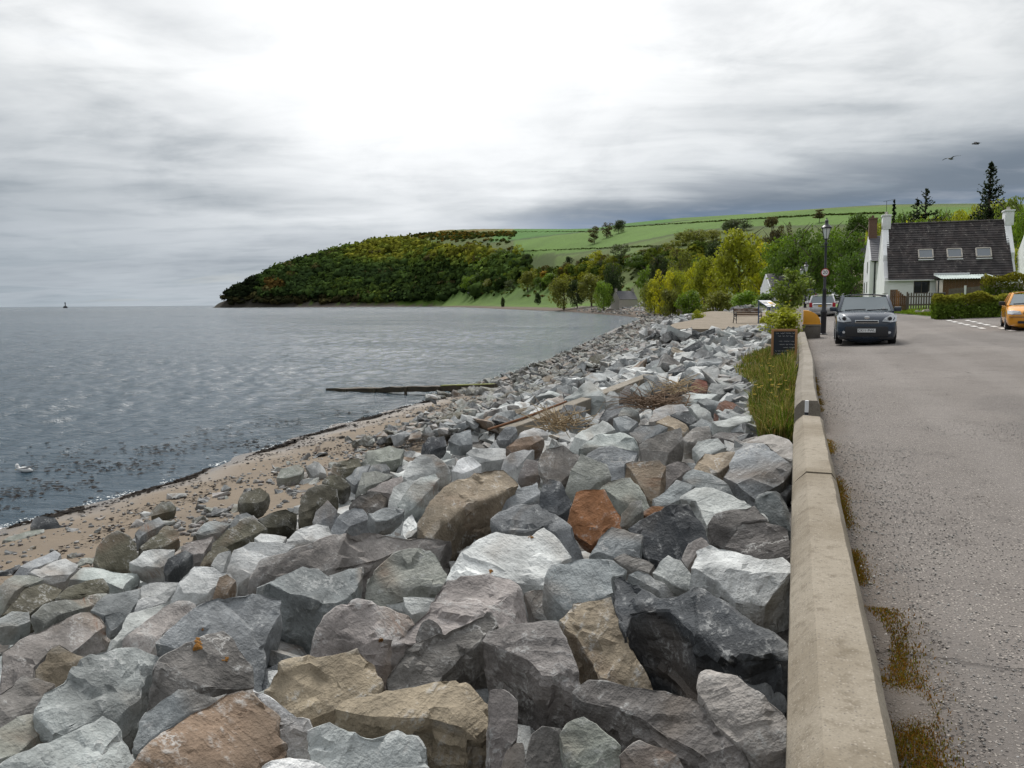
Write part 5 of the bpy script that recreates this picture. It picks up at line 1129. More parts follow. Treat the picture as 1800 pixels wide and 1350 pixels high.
# far wood on the headland: crowns run together, one mass
def far_wood():
    rng = random.Random(11); nr = np.random.RandomState(4)
    bm = bmesh.new(); bmesh.ops.create_icosphere(bm, subdivisions=2, radius=1.0); base = np.array([v.co[:] for v in bm.verts]); fb = np.array([[v.index for v in f_.verts] for f_ in bm.faces]); bm.free()
    shapes = []
    for k in range(8):
        off = Vector((k*5.1, k*2.7, 0)); d = np.array([1+0.5*noise.noise(Vector(p)*1.9+off)+0.34*noise.noise(Vector(p)*4.3+off) for p in base]); d = d*(1+.05*nr.randn(len(d))); shapes.append(base*d[:, None]*np.array([1, 1, .92]))
    top = [(392, 524), (410, 505), (430, 488), (460, 470), (500, 452), (540, 437), (600, 427), (640, 424), (700, 420), (728, 421), (735, 428), (800, 440), (845, 440), (880, 452), (925, 462), (930, 480), (900, 503), (850, 517), (780, 523.5), (640, 530), (500, 534), (395, 535)]
    def inside(x, y):
        r_ = False
        for (a, b), (c_, d_) in zip(top, top[1:]+top[:1]):
            if (b > y) != (d_ > y) and x < (c_-a)*(y-b)/(d_-b)+a: r_ = not r_
        return r_
    Vs, Fs, Cs, k, n, tries = [], [], [], 0, 0, 0
    while n < 1500 and tries < 20000:
        tries += 1; x = rng.uniform(392, 930); y = rng.uniform(411, 535)
        if not inside(x, y): continue
        if 585 < x < 640 and 440 < y < 452 and rng.random() < .92: continue         # bare hollow
        if x > 790 and y > 492 and rng.random() < .75: continue
        if x > 735 and y < 440 and rng.random() < .55: continue
        p = ray_ground(x, y, 300)
        D = (p-CAM).length
        if ground(p.x, p.y) < 1.6: continue
        w = rng.uniform(8, 16)*(0.7 if x < 470 else 1.0); hgt = w*rng.uniform(.42, .72)
        patch = noise.noise((x*.016, y*.03, 1)); yellow_ = smooth(555, 660, x)*smooth(480, 448, y)+0.45*patch  # pull towards yellow-green crowns, rising up the slope and landward
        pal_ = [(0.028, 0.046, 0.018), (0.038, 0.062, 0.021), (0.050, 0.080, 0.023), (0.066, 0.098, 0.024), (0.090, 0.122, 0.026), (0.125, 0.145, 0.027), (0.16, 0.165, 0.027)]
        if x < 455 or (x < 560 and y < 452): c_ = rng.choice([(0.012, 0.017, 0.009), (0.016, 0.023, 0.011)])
        else: c_ = pal_[int(min(6, max(0, 2.0+4.2*yellow_+rng.gauss(0, .75))))]
        if rng.random() < .05: c_ = (0.075, 0.07, 0.03)
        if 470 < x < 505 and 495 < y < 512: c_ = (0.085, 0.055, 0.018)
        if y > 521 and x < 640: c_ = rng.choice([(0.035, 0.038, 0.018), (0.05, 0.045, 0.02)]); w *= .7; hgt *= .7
        v = shapes[rng.randrange(8)]*np.array([w, w, hgt]); a = rng.uniform(0, 6.28); ca, sa = math.cos(a), math.sin(a)
        v = np.stack([v[:, 0]*ca-v[:, 1]*sa, v[:, 0]*sa+v[:, 1]*ca, v[:, 2]], 1)+np.array([p.x, p.y, p.z+hgt*.30])
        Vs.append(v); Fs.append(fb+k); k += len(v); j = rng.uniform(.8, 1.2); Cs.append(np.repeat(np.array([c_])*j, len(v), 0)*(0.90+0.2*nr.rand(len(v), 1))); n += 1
    V = np.concatenate(Vs); Fq = np.concatenate(Fs); C_ = np.concatenate(Cs)
    # leafy skin that breaks up the outline of the crowns
    m_ = 42; per = len(base); nC = len(Vs); pick = nr.randint(0, per, (nC, m_))+np.arange(nC)[:, None]*per; P = V[pick.ravel()]; ctr = V.reshape(nC, per, 3).mean(1); rad = np.repeat(np.ptp(V.reshape(nC, per, 3)[:, :, 0], axis=1)/2, m_); dd = P-np.repeat(ctr, m_, 0); dd /= np.linalg.norm(dd, axis=1)[:, None]
    P = P+dd*(rad*(.02+.16*nr.rand(len(rad))))[:, None]; dd[:, 2] += .5; v, q = cards(P, dd, 1.0, nr, .7); c0 = np.repeat(P, 4, 0); v = c0+(v-c0)*np.repeat(rad*.34, 4)[:, None]; qc = np.repeat(C_[pick.ravel()]*(.7+.75*nr.rand(len(rad), 1)), 4, 0)
    tri = np.concatenate([q[:, [0, 1, 2]], q[:, [0, 2, 3]]])+len(V); V = np.concatenate([V, v]); Fq = np.concatenate([Fq, tri]); C_ = np.concatenate([C_, qc])
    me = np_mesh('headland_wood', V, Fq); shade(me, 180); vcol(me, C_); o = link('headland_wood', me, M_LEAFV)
    tag(o, 'mass of dark and yellow-green woodland covering the headland', 'woodland', kind='stuff')
far_wood()
# gorse and hedge tufts along the field edges and the ridge
def tufts():
    rng = random.Random(3); nr = np.random.RandomState(9); V, Fq, C_, k = [], [], [], 0
    def blob(p, w, h, col, n=26):
        nonlocal k
        d = nr.randn(n, 3); d /= np.linalg.norm(d, axis=1)[:, None]; P = np.array(p)+d*np.array([w, w, h])*0.5+np.array([0, 0, h*.4])
        v, q = cards(P*1.0+d*(w*.06)*nr.randn(n, 1), d+np.array([0, 0, .4]), w*(.45 if n < 60 else .2), nr, .5); V.append(v); Fq.append(q+k); k += len(v); C_.append(np.repeat(np.array([col]), len(v), 0))
    for i in range(330):                                        # gorse along the ridge
        x = rng.uniform(725, 905); y = 409+rng.uniform(0, 14)*(1-abs(x-790)/170) if rng.random() < .85 else rng.uniform(412, 440)
        p = ray_ground(x, y, 600); blob(p, rng.uniform(4, 8), rng.uniform(2, 4), rng.choice([(0.17, 0.11, 0.02), (0.10, 0.075, 0.02), (0.07, 0.075, 0.025), (0.05, 0.062, 0.02), (0.06, 0.085, 0.022)]))
    for i in range(60):
        x = rng.uniform(470, 510); p = ray_ground(x, rng.uniform(496, 516), 600); blob(p, 5, 3, (0.17, 0.085, 0.018))
    for (xa, ya, xb, yb) in ((835, 444, 1290, 428), (905, 407, 1050, 407), (1090, 399, 1440, 378), (1440, 378, 1560, 374.5)):
        n_ = int((xb-xa)/3.2)
        for i in range(n_):
            f = i/n_; p = ray_ground(xa+(xb-xa)*f, ya+(yb-ya)*f+rng.uniform(.2, 1.2), 300); blob(p, rng.uniform(2, 3.2), rng.uniform(.6, 1.1), rng.choice([(0.045, 0.062, 0.02), (0.06, 0.08, 0.025)]), 12)
    for i in range(110):                                         # thicket of slope trees behind the shore
        x = rng.uniform(935, 1235); yb = 505-(x-935)*.10; y = rng.uniform(yb-24, yb+6)
        if 1080 < x < 1142 and y > 474: continue
        p = ray_ground(x, y, 250); D = (p-CAM).length; w = rng.uniform(5, 9.5)
        blob((p.x, p.y, p.z+w*.25), w, w*rng.uniform(.8, 1.15), rng.choice([(0.07, 0.10, 0.022), (0.10, 0.13, 0.024), (0.14, 0.155, 0.026), (0.055, 0.08, 0.02), (0.19, 0.19, 0.024), (0.10, 0.09, 0.034)]), 190)
    for i in range(420):                                         # scrub on the lower slopes
        x = rng.uniform(820, 1230); y = rng.uniform(470, 522); p = ray_ground(x, y, 250); D = (p-CAM).length
        blob(p, rng.uniform(.6, 1.7)*D/330, rng.uniform(.4, 1.2)*D/330, rng.choice([(0.06, 0.085, 0.022), (0.09, 0.12, 0.025), (0.045, 0.06, 0.02), (0.10, 0.08, 0.03)]), 20)
    me = np_mesh('hedgerow_scrub', np.concatenate(V), np.concatenate(Fq)); vcol(me, np.concatenate(C_)); tag(link('hedgerow_scrub', me, M_LEAFV), 'gorse in flower, hedgerow tufts and scrub scattered over the hill fields', 'scrub', kind='stuff')
tufts()

# grass: blades
def blades(name, pts, hts, cols, label, cat, lean=0.5, width=0.012, seed=1):
    nr = np.random.RandomState(seed); P = np.asarray(pts, float); n = len(P); h = np.asarray(hts, float)[:, None]; a = nr.rand(n)*6.28; d = np.stack([np.cos(a), np.sin(a), np.zeros(n)], 1); sdv = np.stack([-np.sin(a), np.cos(a), np.zeros(n)], 1)
    ln = (lean*nr.rand(n)**1.2)[:, None]; w = (width*(0.6+.8*nr.rand(n)))[:, None]*np.maximum(1, h/.25)**.3; up = np.array([[0, 0, 1.0]])
    m1 = P+up*h*.55+d*h*ln*.3; tp = P+up*h*(1-.25*ln)+d*h*ln
    V = np.stack([P-sdv*w, P+sdv*w, m1+sdv*w*.75, m1-sdv*w*.75, tp], 1).reshape(-1, 3); i = np.arange(n)*5
    T = np.concatenate([np.stack([i, i+1, i+2], 1), np.stack([i, i+2, i+3], 1), np.stack([i+3, i+2, i+4], 1)])
    me = np_mesh(name, V, T); vcol(me, np.repeat(np.asarray(cols), 5, 0)); return tag(link(name, me, M_GRASSV), label, cat, kind='stuff')
# ------------------------------------------------------------------ buildings
M_WHITE = simple('white_harling', (0.78, 0.79, 0.80), 0.9, var=0.10, scale=1.1, bump=0.02, bscale=28, spec=0.2)
M_WHITE2 = simple('white_paint', (0.72, 0.73, 0.73), 0.6, var=0.06, scale=3)
M_CREAM = simple('cream_render', (0.60, 0.53, 0.36), 0.85, var=0.08, scale=2)
M_BRICK = simple('red_brick', (0.15, 0.088, 0.062), 0.9, var=0.3, scale=9, bump=0.01)
M_STONE = simple('field_stone', (0.20, 0.165, 0.13), 0.9, var=0.35, scale=3.5, bump=0.04, bscale=6)
M_STONEP = simple('pale_stone', (0.40, 0.37, 0.33), 0.9, var=0.25, scale=2.5, bump=0.03, bscale=4)
M_SLATE = simple('slate', (0.085, 0.085, 0.095), 0.75, var=0.25, scale=1.8, bump=0.01)
M_BLACK = simple('black_paint', (0.012, 0.013, 0.018), 0.35, var=0.2, scale=12)
M_TIMBER = simple('brown_timber', (0.115, 0.062, 0.032), 0.85, var=0.3, scale=4, bump=0.006, bscale=30)
M_TIMBERO = simple('orange_timber', (0.23, 0.105, 0.035), 0.8, var=0.25, scale=4, bump=0.006, bscale=30)
M_TIMBERG = simple('grey_timber', (0.13, 0.11, 0.09), 0.9, var=0.3, scale=4, bump=0.006, bscale=30)
M_PANE = simple('window_glass', (0.02, 0.024, 0.028), 0.06, var=0.1, scale=2)
M_SKYLIGHT = simple('skylight_glass', (0.10, 0.12, 0.14), 0.05, var=0.05, scale=2, spec=1.0)
M_ZINC = simple('corrugated_sheet', (0.30, 0.36, 0.35), 0.5, var=0.3, scale=1.5, metal=0.2)
def tile_material():
    m, t, b, _o = new_mat('roof_tiles'); tc = t.n('ShaderNodeNewGeometry').outputs['Position']
    a = t.noise(tc, 1.2, 5, 0.65); g = t.noise(tc, 7.0, 4, 0.7)
    br = t.n('ShaderNodeTexVoronoi', feature='F1', i={'Vector': t.scalev(tc, (3.4, 1.0, 2.6)), 'Scale': 1.0}); vc = t.n('ShaderNodeSeparateColor', i={0: br.outputs['Color']}).outputs[0]
    col = t.mix(t.ramp(vc, 0.2, 0.9), (0.030, 0.027, 0.028, 1), (0.062, 0.055, 0.055, 1))
    col = t.mix(t.ramp(a, 0.45, 0.7, 0, 0.5), col, (0.075, 0.058, 0.055, 1))
    col = t.mix(t.ramp(t.math('ADD', g, t.math('MULTIPLY', vc, 0.12)), 0.70, 0.76, 0, 0.8), col, (0.33, 0.31, 0.27, 1))       # lichen
    t.l.new(col, b.inputs['Base Color']); b.inputs['Roughness'].default_value = 0.8; b.inputs['Specular IOR Level'].default_value = 0.25
    bn = t.n('ShaderNodeBump', i={'Strength': 0.6, 'Distance': 0.02, 'Height': g}); t.l.new(bn.outputs[0], b.inputs['Normal']); return m
M_TILE = tile_material()
def courses(x0, x1, ya, za, yb, zb, n, name, mat, parent, thick=0.05, step=0.035):
    """a roof slope from eaves (ya,za) to ridge (yb,zb), laid in stepped overlapping courses"""
    mb = MB(); d = Vector((0, yb-ya, zb-za)); L = d.length; u = d/L; nn = Vector((0, -u.z, u.y))
    if nn.z < 0: nn = -nn
    for k in range(n):
        a = Vector((0, ya, za))+u*(L*k/n); b = Vector((0, ya, za))+u*(L*(k+1)/n+0.02)
        p = [a+nn*(thick+step*(0.85+0.3*random.random())), b+nn*thick, b-nn*0.02, a-nn*0.02]
        mb.add([Vector((x, q.y, q.z)) for x in (x0, x1) for q in p], [(0, 1, 2, 3), (7, 6, 5, 4), (0, 4, 5, 1), (3, 2, 6, 7), (0, 3, 7, 4), (1, 5, 6, 2)])
    return mb.build(name, mat, parent)
def window(parent, x0, x1, y, z0, z1, bars=1, fm=None, sill=True, name='window', nx=-1):
    """opening in a wall that faces -Y: set-back pane, frame, sill"""
    f = MB(); w = 0.07
    f.box(x0, x0+w, y-0.03, y+0.05, z0, z1); f.box(x1-w, x1, y-0.03, y+0.05, z0, z1); f.box(x0+w, x1-w, y-0.03, y+0.05, z1-w, z1); f.box(x0+w, x1-w, y-0.03, y+0.05, z0, z0+w)
    for k in range(bars): xx = x0+(x1-x0)*(k+1)/(bars+1); f.box(xx-.02, xx+.02, y-0.02, y+0.04, z0+w, z1-w)
    fr = f.build(name, fm or M_WHITE2, parent); MB().box(x0+w, x1-w, y+0.0, y+0.02, z0+w, z1-w).build('pane', M_PANE, fr)
    if sill: MB().box(x0-.08, x1+.08, y-0.10, y+0.02, z0-.09, z0-.005).build('sill', M_STONEP, fr)
    return fr
def wall_with_hole(mb, x0, x1, y0, y1, z0, z1, hx0, hx1, hz0, hz1):
    mb.box(x0, hx0, y0, y1, z0, z1); mb.box(hx1, x1, y0, y1, z0, z1); mb.box(hx0, hx1, y0, y1, z0, hz0); mb.box(hx0, hx1, y0, y1, hz1, z1)

# white cottage with the tiled roof
def white_house():
    H = empty('white_cottage', (6.6, 70, 3.6)); ox, oy, oz = 6.6, 70.0, 3.6
    X1 = 15.75-ox; D = 6.8; ze = 6.28-oz; zr = 10.68-oz
    mb = MB(); wall_with_hole(mb, 0, X1, 0, 0.4, 0, ze, 2.1, 3.25, 1.42, 2.42); mb.box(0, X1, D-.4, D, 0, ze)
    for xa in (0.0, X1-.45):
        mb.prism([(xa, .401, 0), (xa, D-.401, 0), (xa, D-.401, ze), (xa, D/2+.02, zr-.02), (xa, D/2-.02, zr-.02), (xa, .401, ze)], (.45, 0, 0))
    mb.build('wall', M_WHITE, H)
    window(H, 2.1, 3.25, 0.18, 1.42, 2.42, 1, M_TIMBERG)
    rf = courses(.25, X1-.25, -.22, ze-.18, D/2, zr, 24, 'roof', M_TILE, H); courses(.25, X1-.25, D+.22, ze-.18, D/2, zr, 24, 'rear_slope', M_TILE, rf)
    MB().tube([(.3, D/2, zr+.06), (X1-.3, D/2, zr+.06)], .10, 8).build('ridge', M_TILE, rf, True)
    for xa in (-.03, X1-.42):                                           # raised white skews at the gables
        mb = MB()
        for ya, yb, za, zb in ((1.35, D/2, ze+1.85, zr+.26), (D-1.35, D/2, ze+1.85, zr+.26)):
            mb.prism([(xa, ya, za-.55), (xa, ya, za), (xa, yb, zb), (xa, yb, zb-.55)], (.45, 0, 0))
        mb.build('gable_coping', M_WHITE, H)
        c_ = MB().box(xa+.0, xa+.62, D/2-.5, D/2+.5, zr-.35, zr+.72).box(xa-.06, xa+.68, D/2-.56, D/2+.56, zr+.722, zr+.84).build('chimney', M_WHITE, H, bevel=.02)
        MB().lathe([(.13, zr+.84), (.15, zr+.87), (.12, zr+1.05), (.13, zr+1.1)], 10, 0, (xa+.3, D/2, 0)).build('chimney_pot', M_STONEP, c_, True)
    u = Vector((0, D/2+.22, zr-ze+.18)).normalized(); nn = Vector((0, -u.z, u.y))
    def on(s): return Vector((0, -.22, ze-.18))+u*s
    for xa in (2.52, 4.55, 6.55):                                        # roof lights
        a, b = on(2.12)+nn*.10, on(2.98)+nn*.10; w = 1.0
        fr = MB()
        for p, q in (((xa, a), (xa, b)), ((xa+w, a), (xa+w, b)), ((xa, a), (xa+w, a)), ((xa, b), (xa+w, b))):
            fr.bar((p[0], p[1].y, p[1].z), (q[0], q[1].y, q[1].z), .09, .12, up=nn)
        f = fr.build('skylight', M_STONEP, H); MB().prism([(xa+.05, a.y, a.z), (xa+w-.05, a.y, a.z), (xa+w-.05, b.y, b.z), (xa+.05, b.y, b.z)], nn*.03).build('pane', M_SKYLIGHT, f)
        g = on(1.93)+nn*.06; MB().bar((xa-.05, g.y, g.z), (xa+w+.05, g.y, g.z), .05, .16, up=nn).build('flashing', M_WHITE2, f)
    MB().tube([(0.0, -.24, ze-.22), (3.5, -.24, ze-.22)], .05, 8).build('gutter', M_WHITE2, H, True)
    a = MB().tube([(.25, D/2, zr+.8), (.25, D/2, zr+2.0)], .02, 5); a.bar((.0, D/2, zr+1.95), (.9, D/2-.1, zr+2.1), .02)
    for k in range(6): a.bar((.1+k*.14, D/2-.2, zr+1.97+k*.02), (.1+k*.14, D/2+.2, zr+1.97+k*.02), .015)
    a.build('aerial', M_BLACK, H)
    tag(H, 'white cottage with a dark tiled roof, three skylights and white chimneys', 'house')
white_house()
def corrugated(x0, x1, y0, z0, y1, z1, name, mat, parent, n=30, amp=.03):
    V = []; 
    for k in range(n*4+1):
        x = x0+(x1-x0)*k/(n*4); dz = amp*math.sin(k*math.pi/2)
        V += [(x, y0, z0+dz), (x, y1, z1+dz)]
    me = MB().add(V, [(2*k, 2*k+2, 2*k+3, 2*k+1) for k in range(n*4)]).mesh(name); 
    bm = bmesh.new(); bm.from_mesh(me); bmesh.ops.solidify(bm, geom=bm.faces, thickness=.015); bm.to_mesh(me); bm.free(); return link(name, me, mat, parent)
S = empty('lean_to_shed', (10.2, 66.4, 3.9))
for k in range(17): MB().box(k*.2+.004, k*.2+.196, 0, .03+.01*(k % 2), 0, 2.12).build('board', M_TIMBER, S)
MB().box(0, .06, .05, 3.3, 0, 2.1).build('side_wall', M_STONEP, S); MB().box(3.36, 3.42, .05, 3.3, 0, 2.1).build('side_wall', M_STONEP, S)
corrugated(-.15, 3.6, -.25, 2.14, 3.4, 2.52, 'roof', M_ZINC, S, 22); MB().box(-.15, 2.3, 3.3, 3.42, 2.55, 2.68).build('flashing', M_WHITE2, S)
MB().tube([(-.28, .1, 0), (-.28, .1, 2.05)], .05, 8).build('drainpipe', M_BLACK, S, True)
tag(S, 'brown timber lean-to shed with a corrugated roof against the white cottage', 'shed')

def plain_house(name, x0, x1, y0, y1, zb, ze, zr, wall, roof, label, chim=None, windows=(), stacks=()):
    H = empty(name, (x0, y0, zb)); ax = x1-x0; D = y1-y0; e = ze-zb; r_ = zr-zb
    mb = MB().box(0, ax, 0, .35, 0, e).box(0, ax, D-.35, D, 0, e)
    for xa in (0, ax-.4): mb.prism([(xa, .351, 0), (xa, D-.351, 0), (xa, D-.351, e), (xa, D/2, r_), (xa, .351, e)], (.4, 0, 0))
    mb.build('wall', wall, H)
    rf = courses(.12, ax-.12, -.2, e-.15, D/2, r_, 14, 'roof', roof, H); courses(.12, ax-.12, D+.2, e-.15, D/2, r_, 14, 'rear_slope', roof, rf)
    for xa in stacks: 
        c_ = MB().box(xa, xa+.75, D/2-.45, D/2+.45, r_-.5, r_+chim[1]).box(xa-.06, xa+.81, D/2-.51, D/2+.51, r_+chim[1]+.002, r_+chim[1]+.13).build('chimney', chim[0], H)
        MB().lathe([(.12, r_+chim[1]+.13), (.14, r_+chim[1]+.4)], 8, 0, (xa+.35, D/2, 0)).build('chimney_pot', M_BRICK, c_, True)
    for w in windows: window(H, *w)
    tag(H, label, 'house'); return H
h2 = plain_house('white_house', 6.75, 13.5, 86, 93.5, 4.3, 8.45, 11.0, M_WHITE, M_SLATE, 'narrow white house with a tall brick chimney behind the cottage', (M_BRICK, 1.7), ((1.6, 2.5, .1, 1.0, 2.3),), (.05,))
MB().tube([(.45, -.08, 0), (.45, -.08, 4.1)], .07, 8).build('drainpipe', M_BLACK, h2, True)
for y_, z0 in ((2.2, 2.9), (2.2, .9), (4.9, .9)):                         # openings in the road gable
    f = MB().box(-.03, .04, y_, y_+.9, z0, z0+1.25).build('window', M_WHITE2, h2); MB().box(-.036, -.031, y_+.08, y_+.82, z0+.08, z0+1.17).build('pane', M_PANE, f)
h3 = plain_house('cream_house', 6.9, 13, 104, 112, 4.9, 8.6, 11.2, M_CREAM, M_SLATE, 'cream house seen edge-on beyond the white houses', (M_BRICK, .8), (), (.1,))
f = MB().box(-.05, .03, 1.2, 2.3, 1.6, 3.1).build('window', M_BRICK, h3); MB().box(-.056, -.051, 1.3, 2.2, 1.7, 3.0).build('pane', M_PANE, f)
plain_house('grey_house', 18.2, 24.6, 76, 83, 4.6, 7.6, 10.0, M_WHITE, M_SLATE, 'grey-roofed house just showing at the picture edge beyond the cottage', (M_STONEP, .6), ((.4, 1.4, .1, 1.3, 2.5),), ())
# garden walls by the road beyond the houses
def stone_wall(name, p, q, h, t_, label, seed=1, mat=None, size=.5):
    """rubble wall: individual stones built up in rough courses"""
    W_ = empty(name, p); p, q = Vector(p), Vector(q); L = (q-p).length; d = (q-p).normalized(); nrm = Vector((-d.y, d.x, 0)); rng = random.Random(seed)
    MB().bar((0, 0, h/2), tuple(q-p+Vector((0, 0, h/2))), t_*.8, h*.98).build('core', mat or M_STONE, W_)
    z = 0
    while z < h-.02:
        ch = min(h-z, size*rng.uniform(.45, .75)); s_ = 0
        while s_ < L-.02:
            w = min(L-s_, size*rng.uniform(.7, 1.5)); c_ = d*(s_+w/2)+Vector((0, 0, z+ch/2)); off = rng.uniform(-.02, .02)
            M_ = Matrix.Translation(c_) @ Matrix(((d.x, nrm.x, 0), (d.y, nrm.y, 0), (0, 0, 1))).to_4x4()
            MB().box(-w/2+.012, w/2-.012, -t_/2+off, t_/2+off, -ch/2+.012, ch/2-.012, 0, M_).build('stone', mat or M_STONE, W_, bevel=.02)
            s_ += w
        z += ch
    return tag(W_, label, 'wall')
stone_wall('garden_wall', (5.1, 97, 4.1), (6.7, 97, 4.1), 2.1, .4, 'brown stone garden wall at the foot of the white houses', 3, None, .62)
stone_wall('garden_wall', (4.6, 112, 4.3), (6.6, 112, 4.3), 3.3, .4, 'taller grey wall topped with shrubs beyond the stone garden wall', 4, M_STONEP, .9)
plant_tree(1506, 113, 499, 17, 'Y', 'shrub', 'yellow-green shrub growing on top of the taller garden wall', seed=3, cat='bush', zbase=6.6)
# far buildings round the bay
p_ = aty(1092, 512, 330); gz = ground(-64, 330)
C1 = plain_house('stone_cottage', -69.0, -60.5, 328, 336, gz-1, gz+3.2, gz+6.6, MATS['white_paint'] if False else M_STONEP, M_SLATE, 'small grey stone cottage by the shore at the head of the bay', (M_STONEP, .9), ((2.2, 3.4, .1, 1.6, 3.0), (5, 6.2, .1, 1.6, 3.0)), (.0, 7.7))
C1.rotation_euler.z = math.radians(38)
q = ray_ground(688, 526, 600); plain_house('white_shed', q.x-11, q.x+11, q.y, q.y+9, q.z-1, q.z+5, q.z+9, M_WHITE2, M_ZINC, 'long white shed at the foot of the headland wood')
gz = ground(-4, 116); B = plain_house('white_bungalow', -3.4, 2.4, 116, 122, gz-.5, gz+2.4, gz+4.2, M_WHITE, M_SLATE, 'white bungalow half hidden by the trees over the bench', None, ((1.2, 2.2, .1, 1.0, 2.0), (3.4, 4.4, .1, 1.0, 2.0)), ()); B.rotation_euler.z = .25
q = onz(1210, 527, 4.6); 
def stone_hut():
    az_ = math.atan((1213-CX)*math.cos(PITCH)/F)-YAW; D = 165; X, Y = math.sin(az_)*D, math.cos(az_)*D; g = ground(X, Y)
    H = plain_house('stone_hut', X-2.5, X+2.5, Y, Y+4, g-.5, g+2.6, g+3.4, M_STONE, M_SLATE, 'low stone hut on the bank at the head of the bay', (M_WHITE2, .9), (), (3.2,))
stone_hut()

# fences in front of the cottage
def fence_boards():
    T = empty('board_fence', (5.85, 58.2, 3.85))
    for k in range(9):
        x = k*.115; top = 1.36 if k < 4 else 1.36-(k-3)*.10
        MB().box(x+.004, x+.111, -.012, .012+.008*(k % 2), 0, top).build('board', M_TIMBERO if k in (3, 4) else M_TIMBER, T)
    MB().box(0, 1.03, .022, .07, .3, .38).box(0, 1.03, .022, .07, .85, .92).build('rail', M_TIMBER, T)
    tag(T, 'brown board fence with a sloping top at the cottage corner', 'fence')
    T = empty('picket_fence', (6.9, 58.0, 3.9))
    for k in range(13): MB().box(k*.15, k*.15+.085, -.02, .0, .05, 1.05+.05*math.sin(k)).build('picket', M_TIMBERG, T)
    MB().box(-.05, 1.95, .001, .05, .28, .36).box(-.05, 1.95, .001, .05, .8, .88).build('rail', M_TIMBERG, T)
    for x in (-.08, 1.2): MB().box(x, x+.09, .052, .14, 0, 1.15).build('post', M_TIMBERG if x < 0 else M_WHITE2, T)
    tag(T, 'weathered picket fence beneath the cottage window', 'fence')
    T = empty('garden_fence', (9.6, 60.2, 3.9))
    for k in range(34): MB().box(k*.16+.005, k*.16+.152, -.012, .012+.01*(k % 2), 0, 1.35+.42*k/33).build('board', M_TIMBERG, T)
    MB().box(0, 5.4, .026, .08, .5, .6).build('rail', M_TIMBERG, T)
    MB().box(.9, 1.02, -.10, -.02, 0, 1.55).build('post', M_WHITE2, T)
    tag(T, 'long grey board fence rising behind the clipped hedge', 'fence')
fence_boards()
B = empty('garden_bin', (8.35, 57.0, 3.9)); MB().box(0, .55, 0, .55, .06, 1.0).build('body', M_BLACK, B, bevel=.03); MB().box(-.03, .58, -.04, .58, 1.005, 1.08).build('lid', M_SLATE, B, bevel=.02); tag(B, 'dark wheelie bin between the picket fence and the hedge', 'bin')

# clipped hedge along the side road: twiggy core and a skin of small leaves
def hedge(x0, x1, y0, y1, zb, ht, label, seed, dens=950, cols=((0.12, 0.125, 0.02), (0.055, 0.085, 0.016))):
    nr = np.random.RandomState(seed); T = empty('hedge', (x0, y0, zb)); w, d = x1-x0, y1-y0
    m = MB(); rg = random.Random(seed)
    for k in range(int(w*5)): x = rg.uniform(.05, w-.05); y = rg.uniform(.2, d-.2); m.tube([(x, y, 0), (x+rg.uniform(-.1, .1), y, ht*.45), (x+rg.uniform(-.2, .2), y+rg.uniform(-.2, .2), ht*.85)], [.03, .02, .008], 4)
    m.build('stems', M_BARK, T)
    n = int(dens*(w*ht+w*d+d*ht*2)); P = nr.rand(n, 3)*np.array([w, d, ht]); side = nr.rand(n)
    P[:, 1] = np.where(side < .45, nr.rand(n)**2.5*.3, P[:, 1]); P[:, 2] = np.where((side >= .45) & (side < .8), ht-nr.rand(n)**2.2*.25, P[:, 2]); P[:, 0] = np.where(side > .93, nr.rand(n)**2*.3, P[:, 0])
    bump = np.array([noise.noise((x*1.3, y*1.3, z*1.3+seed)) for x, y, z in P]); N = np.zeros_like(P); N[:, 1] = -1; N[:, 2] = np.where(P[:, 2] > ht-.25, 2, .4)
    P[:, 1] -= .30*bump; P[:, 2] += .26*bump*(P[:, 2]/ht); P[:, 2] = np.maximum(P[:, 2], .03)
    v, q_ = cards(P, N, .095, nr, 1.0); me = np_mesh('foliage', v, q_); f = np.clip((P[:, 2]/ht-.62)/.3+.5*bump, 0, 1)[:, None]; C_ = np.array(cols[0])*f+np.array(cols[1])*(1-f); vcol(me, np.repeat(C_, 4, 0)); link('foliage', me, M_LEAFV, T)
    tag(T, label, 'hedge')
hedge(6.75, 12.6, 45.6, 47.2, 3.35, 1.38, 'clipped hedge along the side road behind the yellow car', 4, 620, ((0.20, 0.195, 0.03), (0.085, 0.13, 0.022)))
hedge(9.9, 15.5, 50, 52, 3.7, 2.1, 'loose taller hedge rising behind the clipped one at the picture edge', 6, 330, ((0.15, 0.14, 0.02), (0.075, 0.10, 0.02)))
